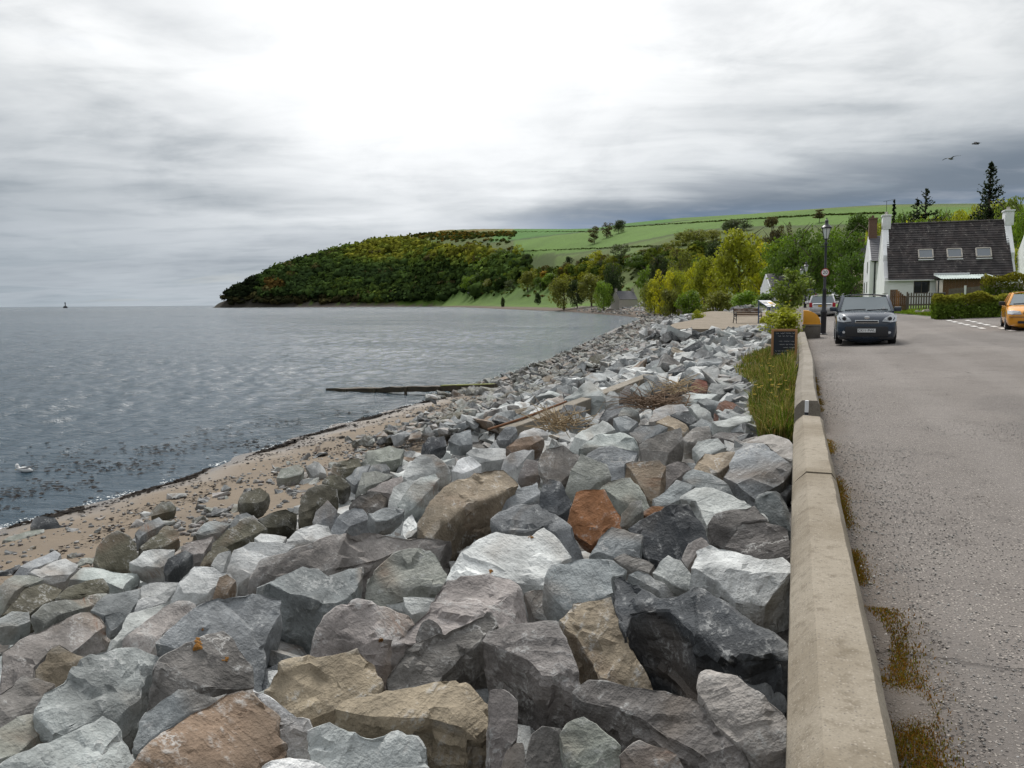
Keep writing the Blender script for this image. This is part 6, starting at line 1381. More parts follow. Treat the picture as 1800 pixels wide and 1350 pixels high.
# verge
def verge():
    V = []; ys = np.arange(43.2, 70.1, .6); n = 22
    for y in ys:
        x0 = lerp_tab([(43.2, 30), (44.6, 30.0), (45.0, 10.0), (46.3, 8.6), (50, 7.2), (57, 6.2), (66, 5.9), (72, 5.9)], y)-.12
        for k in range(n):
            x = x0+(22-x0)*(k/(n-1))**1.6 if x0 < 22 else x0; V.append((x, y, float(road_z(np.array(x), np.array(y)))+.02+.10*smooth(0, .35, x-x0)+.05*noise.noise((x, y, 0))))
    me = np_mesh('grass_verge', V, grid_faces(len(ys), n)[:, ::-1]); vcol(me, np.repeat([[.085, .135, .022]], len(V), 0)); shade(me, 180); tag(link('grass_verge', me, M_LAND), 'grass verge in front of the cottage fence', kind='structure')
    rg = np.random.RandomState(5); P, h, c_ = [], [], []
    for k in range(9000):
        y = 44.8+rg.rand()*16; x0 = lerp_tab([(44.6, 12), (45.0, 10.0), (46.3, 8.6), (50, 7.2), (57, 6.2), (66, 5.9)], y); x = x0-.1+rg.rand()**1.5*3.2
        P.append((x, y, float(road_z(np.array(x), np.array(y)))+.05)); h.append(.08+.16*rg.rand()*(.5+noise.noise((x*.8, y*.8, 0)))); c_.append((.11+.05*rg.rand(), .16+.06*rg.rand(), .025))
    blades('verge_grass', P, h, c_, 'short grass on the verge by the cottage fence', 'grass', width=.02)
    for k, (x, y, s_) in enumerate(((6.95, 53.6, .42), (7.3, 53.2, .5), (7.55, 53.8, .34))):
        o = link('stone', UNIT[k+3]); o.location = (x, y, float(road_z(np.array(x), np.array(y)))+.16); o.scale = (s_, s_, s_*1.2); o.color = (.36, .33, .28, 1)
        tag(o, ('pale stone at the seaward end of the heap on the verge', 'largest pale stone of the heap on the verge', 'small pale stone at the hedge end of the heap on the verge')[k], 'stone', 'stones heaped on the verge')
verge()
# ------------------------------------------------------------------ vehicles
def car_paint(name, col, metal=0.0):
    return simple(name, col, 0.28, metal, var=0.05, scale=1.5, coat=0.8)
M_NAVY = car_paint('navy_paint', (0.010, 0.022, 0.042), 0.15); M_YELLOW = car_paint('yellow_paint', (0.72, 0.30, 0.012)); M_CARW = car_paint('white_car_paint', (0.66, 0.67, 0.68)); M_SILVER = car_paint('silver_car_paint', (0.42, 0.42, 0.42), .2)
M_TYRE = simple('tyre_rubber', (0.012, 0.012, 0.013), 0.85, var=.2); M_RIM = simple('alloy_rim', (0.45, 0.45, 0.46), 0.3, 0.8, var=.1); M_TRIM = simple('black_plastic', (0.016, 0.016, 0.018), 0.55, var=.2); M_CHROME = simple('chrome', (0.70, 0.71, 0.72), 0.15, 1.0, var=.04)
M_LAMP = simple('headlamp_glass', (0.50, 0.52, 0.54), 0.12, 0.3, var=.3, scale=18, coat=1.0); M_RED = simple('red_lamp', (0.35, 0.012, 0.02), 0.2, var=.1); M_PLATEW = simple('white_plate', (0.72, 0.73, 0.73), 0.5, var=.03); M_PLATEY = simple('yellow_plate', (0.60, 0.36, 0.03), 0.5, var=.03); M_SEAT = simple('seat_cloth', (0.05, 0.05, 0.055), 0.9, var=.2)
def car_glass():
    m, t, b, out = new_mat('car_glass'); b.inputs['Base Color'].default_value = (.24, .28, .30, 1); b.inputs['Roughness'].default_value = .03; b.inputs['Specular IOR Level'].default_value = .9  # pale base colour stands in for the veil of reflection on the glass
    tr = t.n('ShaderNodeBsdfTransparent', i={'Color': (.55, .62, .62, 1)}); mx = t.n('ShaderNodeMixShader', i={0: .68, 1: tr.outputs[0], 2: b.outputs[0]}); t.l.new(mx.outputs[0], out.inputs[0]); return m
M_CGLASS = car_glass()
def text_mesh(body, size, mat, parent, name, M_, depth=.003):
    cu = bpy.data.curves.new(name, 'FONT'); cu.body = body; cu.size = size; cu.extrude = depth; cu.align_x = 'CENTER'; cu.align_y = 'CENTER'
    tmp = bpy.data.objects.new(name, cu); COL.objects.link(tmp); bpy.context.view_layer.update(); me = bpy.data.meshes.new_from_object(tmp.evaluated_get(bpy.context.evaluated_depsgraph_get())); bpy.data.objects.remove(tmp)
    o = link(name, me, mat, parent); o.matrix_local = M_; return o
FRONT = Matrix.Rotation(math.radians(90), 4, 'X')          # text upright, read from -Y
def loft(name, stations, mat, parent, smooth_ang=50, nsub=1):
    """stations: (y, [(x,z), ...] from the sill outwards and up to the centre line), mirrored left-right"""
    V, n = [], None
    for y, sec in stations:
        ring = [(x, y, z) for x, z in sec]+[(-x, y, z) for x, z in reversed(sec) if x > 1e-4]; n = len(ring); V += ring
    fs = [(i*n+k, i*n+(k+1) % n, (i+1)*n+(k+1) % n, (i+1)*n+k) for i in range(len(stations)-1) for k in range(n)]
    fs += [tuple(range(n)), tuple((len(stations)-1)*n+k for k in reversed(range(n)))]
    me = MB().add(V, fs).mesh(name); bm = bmesh.new(); bm.from_mesh(me)
    bmesh.ops.subdivide_edges(bm, edges=bm.edges, cuts=nsub, use_grid_fill=True, smooth=.35); bm.to_mesh(me); bm.free(); shade(me, smooth_ang); return link(name, me, mat, parent)
def section(w, zb, zs, zt, tuck=.90):
    """lower body: sill, widest point, shoulder, bonnet edge, centre"""
    return [(w*tuck, zb), (w*.985, zb+(zs-zb)*.22), (w, zb+(zs-zb)*.62), (w*.965, zs-.03), (w*.90, zs+(zt-zs)*.35), (w*.55, zs+(zt-zs)*.9), (0.0, zt)]
def wheel(parent, x, y, r_=.32, wd=.21):
    s_ = 1 if x > 0 else -1; R = Matrix.Rotation(math.radians(90)*s_, 3, 'Y')
    w = MB().lathe([(r_*.62, -wd/2), (r_*.93, -wd/2), (r_, -wd*.36), (r_, wd*.36), (r_*.93, wd/2), (r_*.62, wd/2)], 28, 0, (0, 0, 0), R, True).build('wheel', M_TYRE, parent, True, (x, y, r_))
    rim = MB().lathe([(r_*.63, 0), (r_*.66, wd*.50), (r_*.60, wd*.53), (r_*.56, wd*.30), (.05, wd*.36)], 24, 0, (0, 0, 0), R, True)
    for k in range(5):
        a = k*2*math.pi/5; c_, s2 = math.cos(a), math.sin(a); p = R @ Vector((c_*.05, s2*.05, wd*.40)); q = R @ Vector((c_*r_*.62, s2*r_*.62, wd*.46)); rim.bar(p, q, r_*.17, .03, up=R @ Vector((0, 0, 1)))
    rim.build('rim', M_RIM, w, True)
def disc(parent, name, mat, x, y, z, r_, d=.02, n=20):
    return MB().lathe([(r_*.9, d), (r_, d*.4), (r_, -d)], n, 0, (0, 0, 0), Matrix.Rotation(math.radians(90), 3, 'X')).build(name, mat, parent, True, (x, y, z))
def make_car(name, loc, rz, st, gh, paint, label, wb, wr=.32, tw=.74, roof_mat=None, detail=None, trim_z=None):
    """st: lower-body stations (y, half width, z bottom, z shoulder, z top); gh: glasshouse (y base front, y roof front, y roof rear, y base rear, z belt, z roof, half width belt, half width roof)"""
    T = empty(name, loc, rz); loft('body', [(y, section(w, zb, zs, zt)) for y, w, zb, zs, zt in st], paint, T)
    y0, y1, y2, y3, zb, zr, wb_, wr_ = gh
    def P(y, z, s_):                                            # point on the glass shell
        f = (z-zb)/(zr-zb); return Vector((s_*(wb_+(wr_-wb_)*f), y, z))
    yf = lambda f: y0+(y1-y0)*f; yr = lambda f: y3+(y2-y3)*f
    hi = zr-.07
    fh = (hi-zb)/(zr-zb)
    # glass
    def quad(n_, pts, bulge, mat=M_CGLASS): return MB().prism(pts, bulge).build(n_, mat, T)
    quad('windscreen', [P(yf(.02), zb+.01, -1)*1+Vector((.05, 0, 0)), P(yf(.02), zb+.01, 1)-Vector((.05, 0, 0)), P(yf(fh), hi, 1)-Vector((.05, 0, 0)), P(yf(fh), hi, -1)+Vector((.05, 0, 0))], (0, .012, .004))
    quad('rear_window', [P(yr(.04), zb+.03, -1)+Vector((.06, 0, 0)), P(yr(.04), zb+.03, 1)-Vector((.06, 0, 0)), P(yr(fh), hi, 1)-Vector((.06, 0, 0)), P(yr(fh), hi, -1)+Vector((.06, 0, 0))], (0, -.012, .004))
    for s_ in (-1, 1): quad('side_window', [P(yf(.04)+.06, zb+.01, s_), P(yr(.04)-.06, zb+.01, s_), P(yr(fh)-.06, hi, s_), P(yf(fh)+.06, hi, s_)], (-.012*s_, 0, 0))
    # roof and pillars
    rf = MB(); n = 9; V = []
    for i in range(n):
        f = i/(n-1); y = y1-.04+(y2-y1+.08)*f; zc = .035*math.sin(math.pi*f)
        for x, dz in ((-wr_-.03, -.075), (-wr_, -.03), (-wr_*.6, .012), (0, .028), (wr_*.6, .012), (wr_, -.03), (wr_+.03, -.075)): V.append((x, y, zr+dz+zc*.6))
    rf.add(V, [(i*7+k, i*7+k+1, (i+1)*7+k+1, (i+1)*7+k) for i in range(n-1) for k in range(6)]); me = rf.mesh('roof', True); bm = bmesh.new(); bm.from_mesh(me); bmesh.ops.solidify(bm, geom=bm.faces, thickness=.03); bm.to_mesh(me); bm.free(); link('roof', me, roof_mat or paint, T)
    for s_ in (-1, 1):
        for a, b in ((P(yf(0)-.03, zb-.03, s_), P(yf(1), zr-.03, s_)), (P(yr(0)+.02, zb-.03, s_), P(yr(1), zr-.03, s_)), (P((y1+y2)/2-.1, zb-.02, s_), P((y1+y2)/2-.05, zr-.05, s_))):
            MB().bar(a, b, .07, .085, up=(s_, 0, .3)).build('pillar', paint, T, bevel=.015)
    # cabin: dashboard, seats with headrests
    MB().box(-wb_+.1, wb_-.1, yf(0)+.12, yf(0)+.4, zb-.08, zb+.03).build('dashboard', M_TRIM, T, bevel=.03)
    for x in (-.36, .36):
        for yy in (y1+.45, y2-.55):
            s2 = MB().box(x-.22, x+.22, yy, yy+.14, zb-.5, zb+.16).build('seat', M_SEAT, T, bevel=.05); MB().box(x-.12, x+.12, yy+.02, yy+.11, zb+.18, zb+.36).build('headrest', M_SEAT, s2, bevel=.04)
    L = st[-1][0]; w_ = max(s_[1] for s_ in st)
    MB().box(-w_*.84, w_*.84, .35, L-.3, .17, .40).build('underbody', M_TRIM, T)
    for y in wb:
        for s_ in (-1, 1):
            wheel(T, s_*tw, y, wr)
            ar = MB(); pts = [(s_*(w_*.965), y+math.cos(a)*(wr+.05), wr+math.sin(a)*(wr+.05)) for a in np.linspace(-.25, math.pi+.25, 15)]; ar.tube(pts, .035, 6).build('wheel_arch', M_TRIM, T, True)
    # door mirrors
    for s_ in (-1, 1):
        m = MB().box(-.11, .11, -.06, .07, -.07, .08).build('door_mirror', paint if detail != 'dark_mirror' else M_TRIM, T, bevel=.035, loc=(s_*(wb_+.17), yf(0)+.28, zb+.06))
        MB().bar((-s_*.10, .02, -.06), (-s_*.20, .04, -.09), .05).build('stalk', M_TRIM, m)
    tag(T, label, 'car'); return T
def plate(T, body, y, z, mat, w=.52, h=.115, flip=False):
    p = MB().box(-w/2, w/2, -.008, .008, -h/2, h/2).build('number_plate', mat, T, loc=(0, y, z))
    M_ = Matrix.Translation((0, .012 if flip else -.012, 0)) @ (Matrix.Rotation(math.pi, 4, 'Z') if flip else Matrix.Identity(4)) @ FRONT
    text_mesh(body, .105, M_BLACK, p, 'lettering', M_); return p

# dark blue upright hatchback facing the camera
st = [(0.0, .60, .34, .66, .68), (.05, .76, .24, .80, .84), (.16, .85, .20, .90, .95), (.45, .885, .19, .97, 1.05), (.95, .893, .19, 1.02, 1.09), (1.5, .893, .19, 1.04, 1.08), (2.6, .893, .19, 1.06, 1.08), (3.6, .885, .20, 1.07, 1.08), (3.95, .86, .26, 1.04, 1.06), (4.08, .80, .34, .95, .98)]
K = make_car('parked_car', (2.12, 27.4, 3.09), math.radians(-1.5), st, (.98, 1.52, 3.45, 3.92, 1.07, 1.60, .80, .66), M_NAVY, 'dark blue upright hatchback parked facing along the sea wall', (.72, 3.27), .335, .785)
for s_ in (-1, 1):
    h = MB(); h.add([(s_*.44, -.0, .76), (s_*.66, .015, .735), (s_*.855, .17, .76), (s_*.875, .30, .93), (s_*.80, .26, .985), (s_*.66, .10, .95), (s_*.50, .01, .86)], [(0, 1, 2, 3, 4, 5, 6)]); me = h.mesh('headlight'); bm = bmesh.new(); bm.from_mesh(me); bmesh.ops.triangulate(bm, faces=bm.faces); ext = bmesh.ops.extrude_face_region(bm, geom=bm.faces[:]); bmesh.ops.translate(bm, vec=(0, .06, 0), verts=[v for v in ext['geom'] if isinstance(v, bmesh.types.BMVert)]); bmesh.ops.recalc_face_normals(bm, faces=bm.faces); bm.to_mesh(me); bm.free(); o = link('headlight', me, M_LAMP, K, (0, -.035, 0))
    disc(o, 'reflector', M_TRIM, s_*.66, .03, .85, .06, .03); disc(K, 'fog_lamp', M_LAMP, s_*.66, .0, .415, .045, .03)
g = MB().box(-.345, .345, -.035, .03, .705, .80).build('grille', M_CHROME, K, bevel=.012); MB().box(-.315, .315, -.042, -.036, .725, .78).build('mesh', M_TRIM, g)
MB().lathe([(.075, -.012), (.075, .008), (.06, .012)], 20, 0, (0, 0, 0), Matrix.Rotation(math.radians(90), 3, 'X') @ Matrix.Diagonal((1.15, .62, 1))).build('badge', M_CHROME, K, True, (0, -.012, .885))
MB().box(-.62, .62, -.03, .12, .28, .60).build('lower_intake', M_TRIM, K, bevel=.03); MB().box(-.80, .80, .02, .3, .205, .29).build('chin_spoiler', M_TRIM, K, bevel=.02)
plate(K, 'CK11 PWL', -.05, .475, M_PLATEW)
MB().bar((-.62, .93, 1.10), (.0, 1.0, 1.13), .03).bar((.05, .93, 1.10), (.66, 1.0, 1.13), .03).build('wiper', M_TRIM, K)
MB().box(.5, .58, 1.03, 1.04, 1.13, 1.2).build('tax_disc', M_PLATEW, K)
for s_ in (-1, 1): MB().bar((s_*.66, 1.65, 1.64), (s_*.66, 3.35, 1.64), .04).build('roof_rail', M_SILVER, K, bevel=.01)

# yellow hatchback at the edge of the picture
st = [(0.0, .58, .32, .54, .58), (.06, .76, .22, .62, .70), (.20, .83, .19, .70, .78), (.60, .855, .18, .80, .89), (1.05, .858, .18, .88, .95), (1.6, .858, .18, .91, .95), (2.7, .858, .18, .93, .95), (3.6, .85, .2, .93, .96), (4.0, .82, .28, .90, .94), (4.1, .76, .36, .80, .86)]
A = make_car('parked_car', (8.16, 33.6, 3.36), math.radians(-9), st, (1.02, 1.78, 3.2, 3.95, .93, 1.41, .78, .58), M_YELLOW, 'bright yellow hatchback cut off by the picture edge', (.82, 3.42), .305, .75, detail='dark_mirror')
for s_ in (-1, 1):
    h = MB().add([(s_*.40, -.0, .60), (s_*.70, .03, .60), (s_*.83, .20, .62), (s_*.83, .30, .735), (s_*.66, .10, .745), (s_*.44, .02, .72)], [(0, 1, 2, 3, 4, 5)]); me = h.mesh('headlight'); bm = bmesh.new(); bm.from_mesh(me); bmesh.ops.triangulate(bm, faces=bm.faces); ext = bmesh.ops.extrude_face_region(bm, geom=bm.faces[:]); bmesh.ops.translate(bm, vec=(0, .06, 0), verts=[v for v in ext['geom'] if isinstance(v, bmesh.types.BMVert)]); bmesh.ops.recalc_face_normals(bm, faces=bm.faces); bm.to_mesh(me); bm.free(); link('headlight', me, M_LAMP, A, (0, -.03, 0))
g = MB().box(-.34, .34, -.03, .05, .62, .70).build('grille', M_TRIM, A, bevel=.01); MB().bar((-.33, -.036, .665), (.33, -.036, .665), .02).build('bar', M_CHROME, g); disc(A, 'badge', M_CHROME, 0, -.04, .67, .06, .02)
MB().box(-.50, .50, -.05, .1, .27, .36).build('lower_intake', M_TRIM, A, bevel=.01); MB().box(-.78, .78, -.02, .1, .50, .515).build('bumper_strip', M_TRIM, A)
plate(A, 'SX51 J', -.055, .435, M_PLATEW)
MB().bar((-.60, 1.02, .97), (-.02, 1.1, 1.02), .03).bar((.0, 1.02, .97), (.6, 1.1, 1.02), .03).build('wiper', M_TRIM, A); MB().box(-.16, .16, 2.0, 2.2, 1.45, 1.53).build('roof_sign', M_PLATEW, A, bevel=.02)

# white estate seen from behind (its tail is at y = 0, so it is built tail first)
st = [(0.0, .66, .40, .78, .82), (.06, .78, .30, .88, .92), (.22, .84, .26, .93, .97), (.9, .86, .20, .94, .96), (2.0, .862, .19, .93, .95), (2.9, .86, .19, .91, .95), (3.4, .86, .19, .87, .93), (4.0, .83, .2, .76, .84), (4.25, .76, .26, .62, .70), (4.32, .6, .34, .55, .58)]
E_ = make_car('parked_car', (1.66, 56.8, 3.42), math.radians(-1), st, (.10, .42, 2.45, 3.25, .93, 1.46, .80, .64), M_CARW, 'white estate car parked beyond the lamp post, seen from behind', (.95, 3.5), .31, .755)
for s_ in (-1, 1): MB().box(s_*.72-.10, s_*.72+.10, -.045, .16, .66, .97).build('tail_light', M_RED, E_, bevel=.03)
MB().box(-.80, .80, -.09, .12, .40, .62).build('bumper', M_SILVER, E_, bevel=.05); MB().box(-.55, .55, -.055, .02, .845, .875).build('tailgate_strip', M_TRIM, E_)
MB().box(-.26, .26, -.04, .0, .70, .815).build('number_plate', M_PLATEY, E_)
# white van farther along, white car coming the other way, red car beyond
st = [(0.0, .74, .35, 1.0, 1.02), (.05, .84, .28, 1.08, 1.1), (.3, .87, .24, 1.1, 1.1), (2.6, .87, .22, 1.08, 1.08), (3.3, .87, .22, 1.02, 1.08), (4.0, .82, .24, .8, .9), (4.3, .66, .32, .6, .64)]
V_ = make_car('parked_van', (1.35, 99, 4.12), 0, st, (.04, .16, 2.9, 3.5, 1.08, 1.78, .82, .74), M_CARW, 'small white van parked beyond the white estate', (.8, 3.4), .31, .76); V_['category'] = 'van'
for s_ in (-1, 1): MB().box(s_*.80-.06, s_*.80+.06, -.03, .1, .75, 1.25).build('tail_light', M_RED, V_, bevel=.02)
st = [(0.0, .58, .32, .60, .64), (.06, .76, .22, .70, .76), (.2, .84, .19, .76, .84), (.7, .865, .18, .86, .95), (1.1, .87, .18, .92, .98), (2.7, .87, .18, .95, .97), (3.7, .86, .2, .95, .97), (4.1, .8, .3, .88, .9)]
W2 = make_car('oncoming_car', (4.75, 107, 4.42), math.radians(4), st, (1.0, 1.7, 3.3, 4.0, .95, 1.5, .79, .62), M_CARW, 'white car coming down the road by the stone garden wall', (.8, 3.4), .31, .76)
for s_ in (-1, 1): MB().box(s_*.66-.16, s_*.66+.16, -.02, .2, .62, .78).build('headlight', M_LAMP, W2, bevel=.03)
MB().box(-.4, .4, -.03, .05, .55, .66).build('grille', M_TRIM, W2); MB().box(-.6, .6, -.03, .05, .25, .42).build('lower_intake', M_TRIM, W2)
# red car, only its side shows past the van
R_ = make_car('parked_car', (.1, 108, 4.3), 0, st, (1.0, 1.7, 3.3, 4.0, .95, 1.5, .79, .62), M_RED, 'red car mostly hidden behind the white van and the sapling', (.8, 3.4), .31, .76)
# ------------------------------------------------------------------ street furniture
M_FROST = simple('frosted_lantern_glass', (0.62, 0.68, 0.64), 0.35, var=.06, scale=8); M_SIGNW = simple('sign_white', (0.74, 0.74, 0.73), 0.5, var=.03); M_SIGNR = simple('sign_red', (0.42, 0.03, 0.035), 0.5, var=.05)
M_BLUE = simple('blue_steel', (0.03, 0.07, 0.16), 0.45, var=.15); M_BOARD = simple('chalkboard', (0.012, 0.016, 0.024), 0.7, var=.5, scale=5); M_OAK = simple('oak_frame', (0.32, 0.165, 0.07), 0.65, var=.2, scale=5, bump=.002); M_CHALK = simple('chalk', (0.50, 0.51, 0.52), 0.95, var=.2)
M_GRIT = simple('grit_bin_yellow', (0.66, 0.30, 0.02), 0.5, var=.08); M_RUST = simple('rust', (0.15, 0.068, 0.03), 0.9, var=.35, scale=9, bump=.004); M_PAVE = concrete_material('paving', (0.19, 0.16, 0.12), (0.25, 0.21, 0.165))
def lamp_post(loc, label, h=4.93):
    T = empty('lamp_post', loc)
    MB().lathe([(.15, 0), (.15, .10), (.115, .13), (.115, .95), (.135, .98), (.135, 1.05), (.09, 1.12), (.075, 1.9), (.085, 1.93), (.085, 1.98), (.055, 2.03), (.045, h-1.12), (.07, h-1.10), (.07, h-1.05), (.04, h-1.0), (.04, h-.90)], 14).build('post', M_BLACK, T, True)
    MB().bar((-.22, 0, h-1.2), (.22, 0, h-1.2), .03).build('ladder_bar', M_BLACK, T)
    MB().lathe([(.085, h-.88), (.09, h-.86), (.185, h-.44), (.18, h-.44), (.085, h-.86)], 6, closed=False).build('lantern', M_FROST, T)
    c_ = MB()
    for k in range(6):
        a = (k+.5)*math.pi/3; c_.bar((.09*math.cos(a), .09*math.sin(a), h-.88), (.188*math.cos(a), .188*math.sin(a), h-.43), .016)
    c_.lathe([(.10, h-.91), (.10, h-.875)], 6).build('lantern_frame', M_BLACK, T)
    MB().lathe([(.215, h-.455), (.225, h-.41), (.15, h-.34), (.075, h-.27), (.06, h-.17), (.085, h-.16), (.05, h-.10), (.02, h-.08), (.028, h-.04), (.005, h)], 12).build('lantern_cap', M_BLACK, T, True)
    return tag(T, label, 'lamp post', 'cast-iron lamp posts along the road')
L1 = lamp_post((1.12, 36.0, 3.02), 'nearest black lamp post, carrying the round speed sign')
S_ = empty('speed_sign', (1.12, 35.90, 3.02+2.66)); D90 = Matrix.Rotation(math.radians(90), 3, 'X')
MB().lathe([(.165, -.008), (.165, .008)], 32, 0, (0, 0, 0), D90).build('rim', M_SIGNR, S_, True); MB().lathe([(.135, .0085), (.135, .011)], 32, 0, (0, 0, 0), D90).build('face', M_SIGNW, S_, True)
text_mesh('20', .20, M_BLACK, S_, 'numerals', Matrix.Translation((0, -.0125, 0)) @ FRONT, .001); tag(S_, 'round white speed sign with a red rim reading 20 on the lamp post', 'sign')
lamp_post((.72, 70, 3.62), 'second lamp post, beyond the white estate car', 4.15+.0); lamp_post((.45, 79, 3.77), 'farthest lamp post, its lantern just showing beside the second', 4.0)

# yellow grit bin on its concrete block
B = empty('concrete_block', (.28, 33.6, 3.0)); MB().box(0, .66, 0, .7, 0, .52).build('block', M_CONCD, B, bevel=.02); MB().box(-.02, .68, -.02, .72, .522, .575).build('capping', M_CONC2, B, bevel=.01); tag(B, 'grey concrete block under the yellow grit bin', 'block')
G = empty('grit_bin', (.30, 33.65, 3.578)); prof = [(0, 0, .10)]
pr = [(0.0, .02)]+[(.64*math.sin(a), .06+.50*math.cos(a)) for a in np.linspace(0, 1.45, 12)]+[(.62, .02)]
MB().prism([(x, 0, z) for x, z in pr], (0, .6, 0)).build('lid', M_GRIT, G, bevel=.015); MB().box(-.015, .66, -.012, .612, .0, .05).build('lip', M_GRIT, G, bevel=.01); tag(G, 'yellow grit bin with a curved lid at the end of the sea wall', 'grit bin')

# chalkboard
C_ = empty('chalkboard', (-.24, 20.4, 3.06), math.radians(6)); w, h = .60, .77
MB().box(-w/2+.05, w/2-.05, -.008, .012, .05, h-.05).build('board', M_BOARD, C_)
for a in (MB().box(-w/2, -w/2+.055, -.02, .02, 0, h), MB().box(w/2-.055, w/2, -.02, .02, 0, h), MB().box(-w/2+.056, w/2-.056, -.02, .02, h-.055, h), MB().box(-w/2+.056, w/2-.056, -.02, .02, 0, .055)): a.build('frame_rail', M_OAK, C_, bevel=.004)
for s_ in (-1, 1): MB().bar((s_*.26, .03, h-.05), (s_*.26, .34, -.05), .035).build('rear_leg', M_OAK, C_)
rg = random.Random(8)
for k, (z, x0, x1, s_) in enumerate(((.67, -.20, .18, .020), (.60, -.15, .17, .016), (.475, -.12, .20, .016), (.40, -.11, .20, .020), (.325, -.02, .14, .014), (.24, -.2, -.02, .012), (.17, -.20, .05, .012))):
    m = MB(); x = x0
    while x < x1:                                                   # words: rows of short looping strokes
        n = rg.randint(3, 7); pts = []
        for i in range(n*4): pts.append((x+i*.0052, -.0105, z+s_*(.5*math.sin(i*1.9+k)+.35*math.sin(i*.8))))
        m.tube(pts, .0022, 4); x += n*4*.0052+.022
    m.build('chalk_writing', M_CHALK, C_)
tag(C_, 'chalkboard in a light wooden frame standing in the grass by the wall', 'chalkboard')

# white post in the gap of the wall
P_ = empty('post', (.145, 9.3, 2.95)); MB().tube([(0, 0, 0), (0, 0, .46)], .021, 10).build('shaft', M_WHITE2, P_, True); MB().tube([(0, 0, .30), (0, 0, .33)], .0225, 10).build('band', M_BLACK, P_, True); tag(P_, 'small white post in the gap of the sea wall', 'post')

# paved platform with bench, information panel and bin
def platform():
    ys = np.arange(43.6, 76, 1.2); V = []; n = 16
    for y in ys:
        xl = -6.4-.028*(y-44)-.5*math.sin((y-44)*.3)
        for k in range(n): x = xl+(-.1-xl)*k/(n-1); V.append((x, y, 3.07+.0185*(y-44)+.01*noise.noise((x, y, 0))))
    k0 = len(V); V += [(x, y, z-1.0) for x, y, z in V[:n]]; fs = [tuple(f_) for f_ in grid_faces(len(ys), n)[:, ::-1]]+[(k, k+1, k0+k+1, k0+k) for k in range(n-1)]
    V2 = len(V); left = [i*n for i in range(len(ys))]; V += [(V[i][0]-.3, V[i][1], V[i][2]-1.0) for i in left]; fs += [(left[i], left[i+1], V2+i+1, V2+i) for i in range(len(ys)-1)]
    o = MB().add(V, fs).build('platform', M_PAVE); shade(o.data, 40); tag(o, 'pale paved platform with the bench', kind='structure')
platform()
pz = lambda y: 3.07+.0185*(y-44)
def bench():
    T = empty('bench', (-2.75, 50.6, pz(50.6)), math.radians(24)); Lh = .78
    for s_ in (-1, 1):
        m = MB(); x = s_*Lh
        m.tube([(x, -.30, 0), (x, -.24, .16), (x, -.26, .30), (x, -.27, .42), (x, -.29, .55), (x, -.24, .64), (x, -.05, .65), (x, .12, .60), (x, .20, .64)], .024, 6)
        m.tube([(x, .30, 0), (x, .20, .18), (x, .17, .40), (x, .24, .66), (x, .30, .92), (x, .34, .95)], .026, 6); m.tube([(x, -.26, .42), (x, 0, .40), (x, .18, .41)], .024, 6)
        m.tube([(x, -.25, .14), (x, -.12, .27), (x, .05, .29), (x, .20, .18)], .018, 6); m.tube([(x, -.10, .42), (x, -.16, .5), (x, -.1, .58), (x, 0, .5), (x, -.06, .44)], .014, 5)
        m.build('end_frame', M_BLACK, T, True)
    for k in range(5): MB().box(-Lh+.02, Lh-.02, -.27+k*.095, -.19+k*.095, .425, .46).build('seat_slat', M_TIMBER, T, bevel=.006)
    for k in range(4): MB().bar((-Lh+.02, .19+.034*k+.005, .53+k*.105), (Lh-.02, .19+.034*k+.005, .53+k*.105), .03, .085).build('back_slat', M_TIMBER, T, bevel=.006)
    tag(T, 'bench with black iron ends and wooden slats on the paved platform', 'bench')
bench()
def info_panel():
    T = empty('information_panel', (-1.45, 49.3, pz(49.3))); a = Vector((-.10, 0, 1.02)); u = Vector((.62, .05, 0)); v = Vector((-.52, .55, .36)); nn = u.cross(v).normalized()
    def pl(f0, f1, g0, g1, d0, d1, n_, m_): 
        q = [a+u*f+v*g+nn*d0 for f, g in ((f0, g0), (f1, g0), (f1, g1), (f0, g1))]; return MB().prism(q, nn*(d1-d0)).build(n_, m_, T)
    pl(-.06, 1.06, -.06, 1.06, -.04, 0, 'frame', M_BLUE); f = pl(0, 1, 0, 1, .002, .010, 'panel', M_SIGNW)
    for g, f0, f1, m_ in ((.84, .06, .7, M_BLUE), (.70, .06, .5, M_SLATE), (.62, .06, .46, M_SLATE), (.54, .06, .5, M_SLATE), (.46, .06, .4, M_SLATE), (.2, .06, .5, M_SLATE), (.12, .06, .44, M_SLATE)): pl(f0, f1, g, g+.035, .011, .013, 'print', m_)
    pl(.56, .94, .25, .72, .011, .013, 'print', M_PLATEY); pl(.60, .90, .30, .45, .0135, .0145, 'print', M_BLUE)
    for f, g in ((.0, 1.0), (0.05, .02), (.95, .02), (1.0, 1.0)): q = a+u*f+v*g-nn*.05; MB().bar((q.x, q.y, 0), q, .06).build('leg', M_BLUE, T)
    tag(T, 'sloping white information panel on blue legs', 'sign')
info_panel()
Lb = empty('litter_bin', (-1.15, 47.6, pz(47.6))); MB().lathe([(.33, 0), (.33, .08), (.29, .1), (.31, .62), (.31, .66)], 4).build('body', M_STONE, Lb, bevel=.02); MB().lathe([(.40, .665), (.40, .74), (.34, .76)], 4).build('top', M_STONEP, Lb, bevel=.01); MB().box(-.14, .14, -.245, -.21, .42, .56).build('opening', M_BLACK, Lb); tag(Lb, 'squat stone litter bin with a pale top beside the information panel', 'bin')

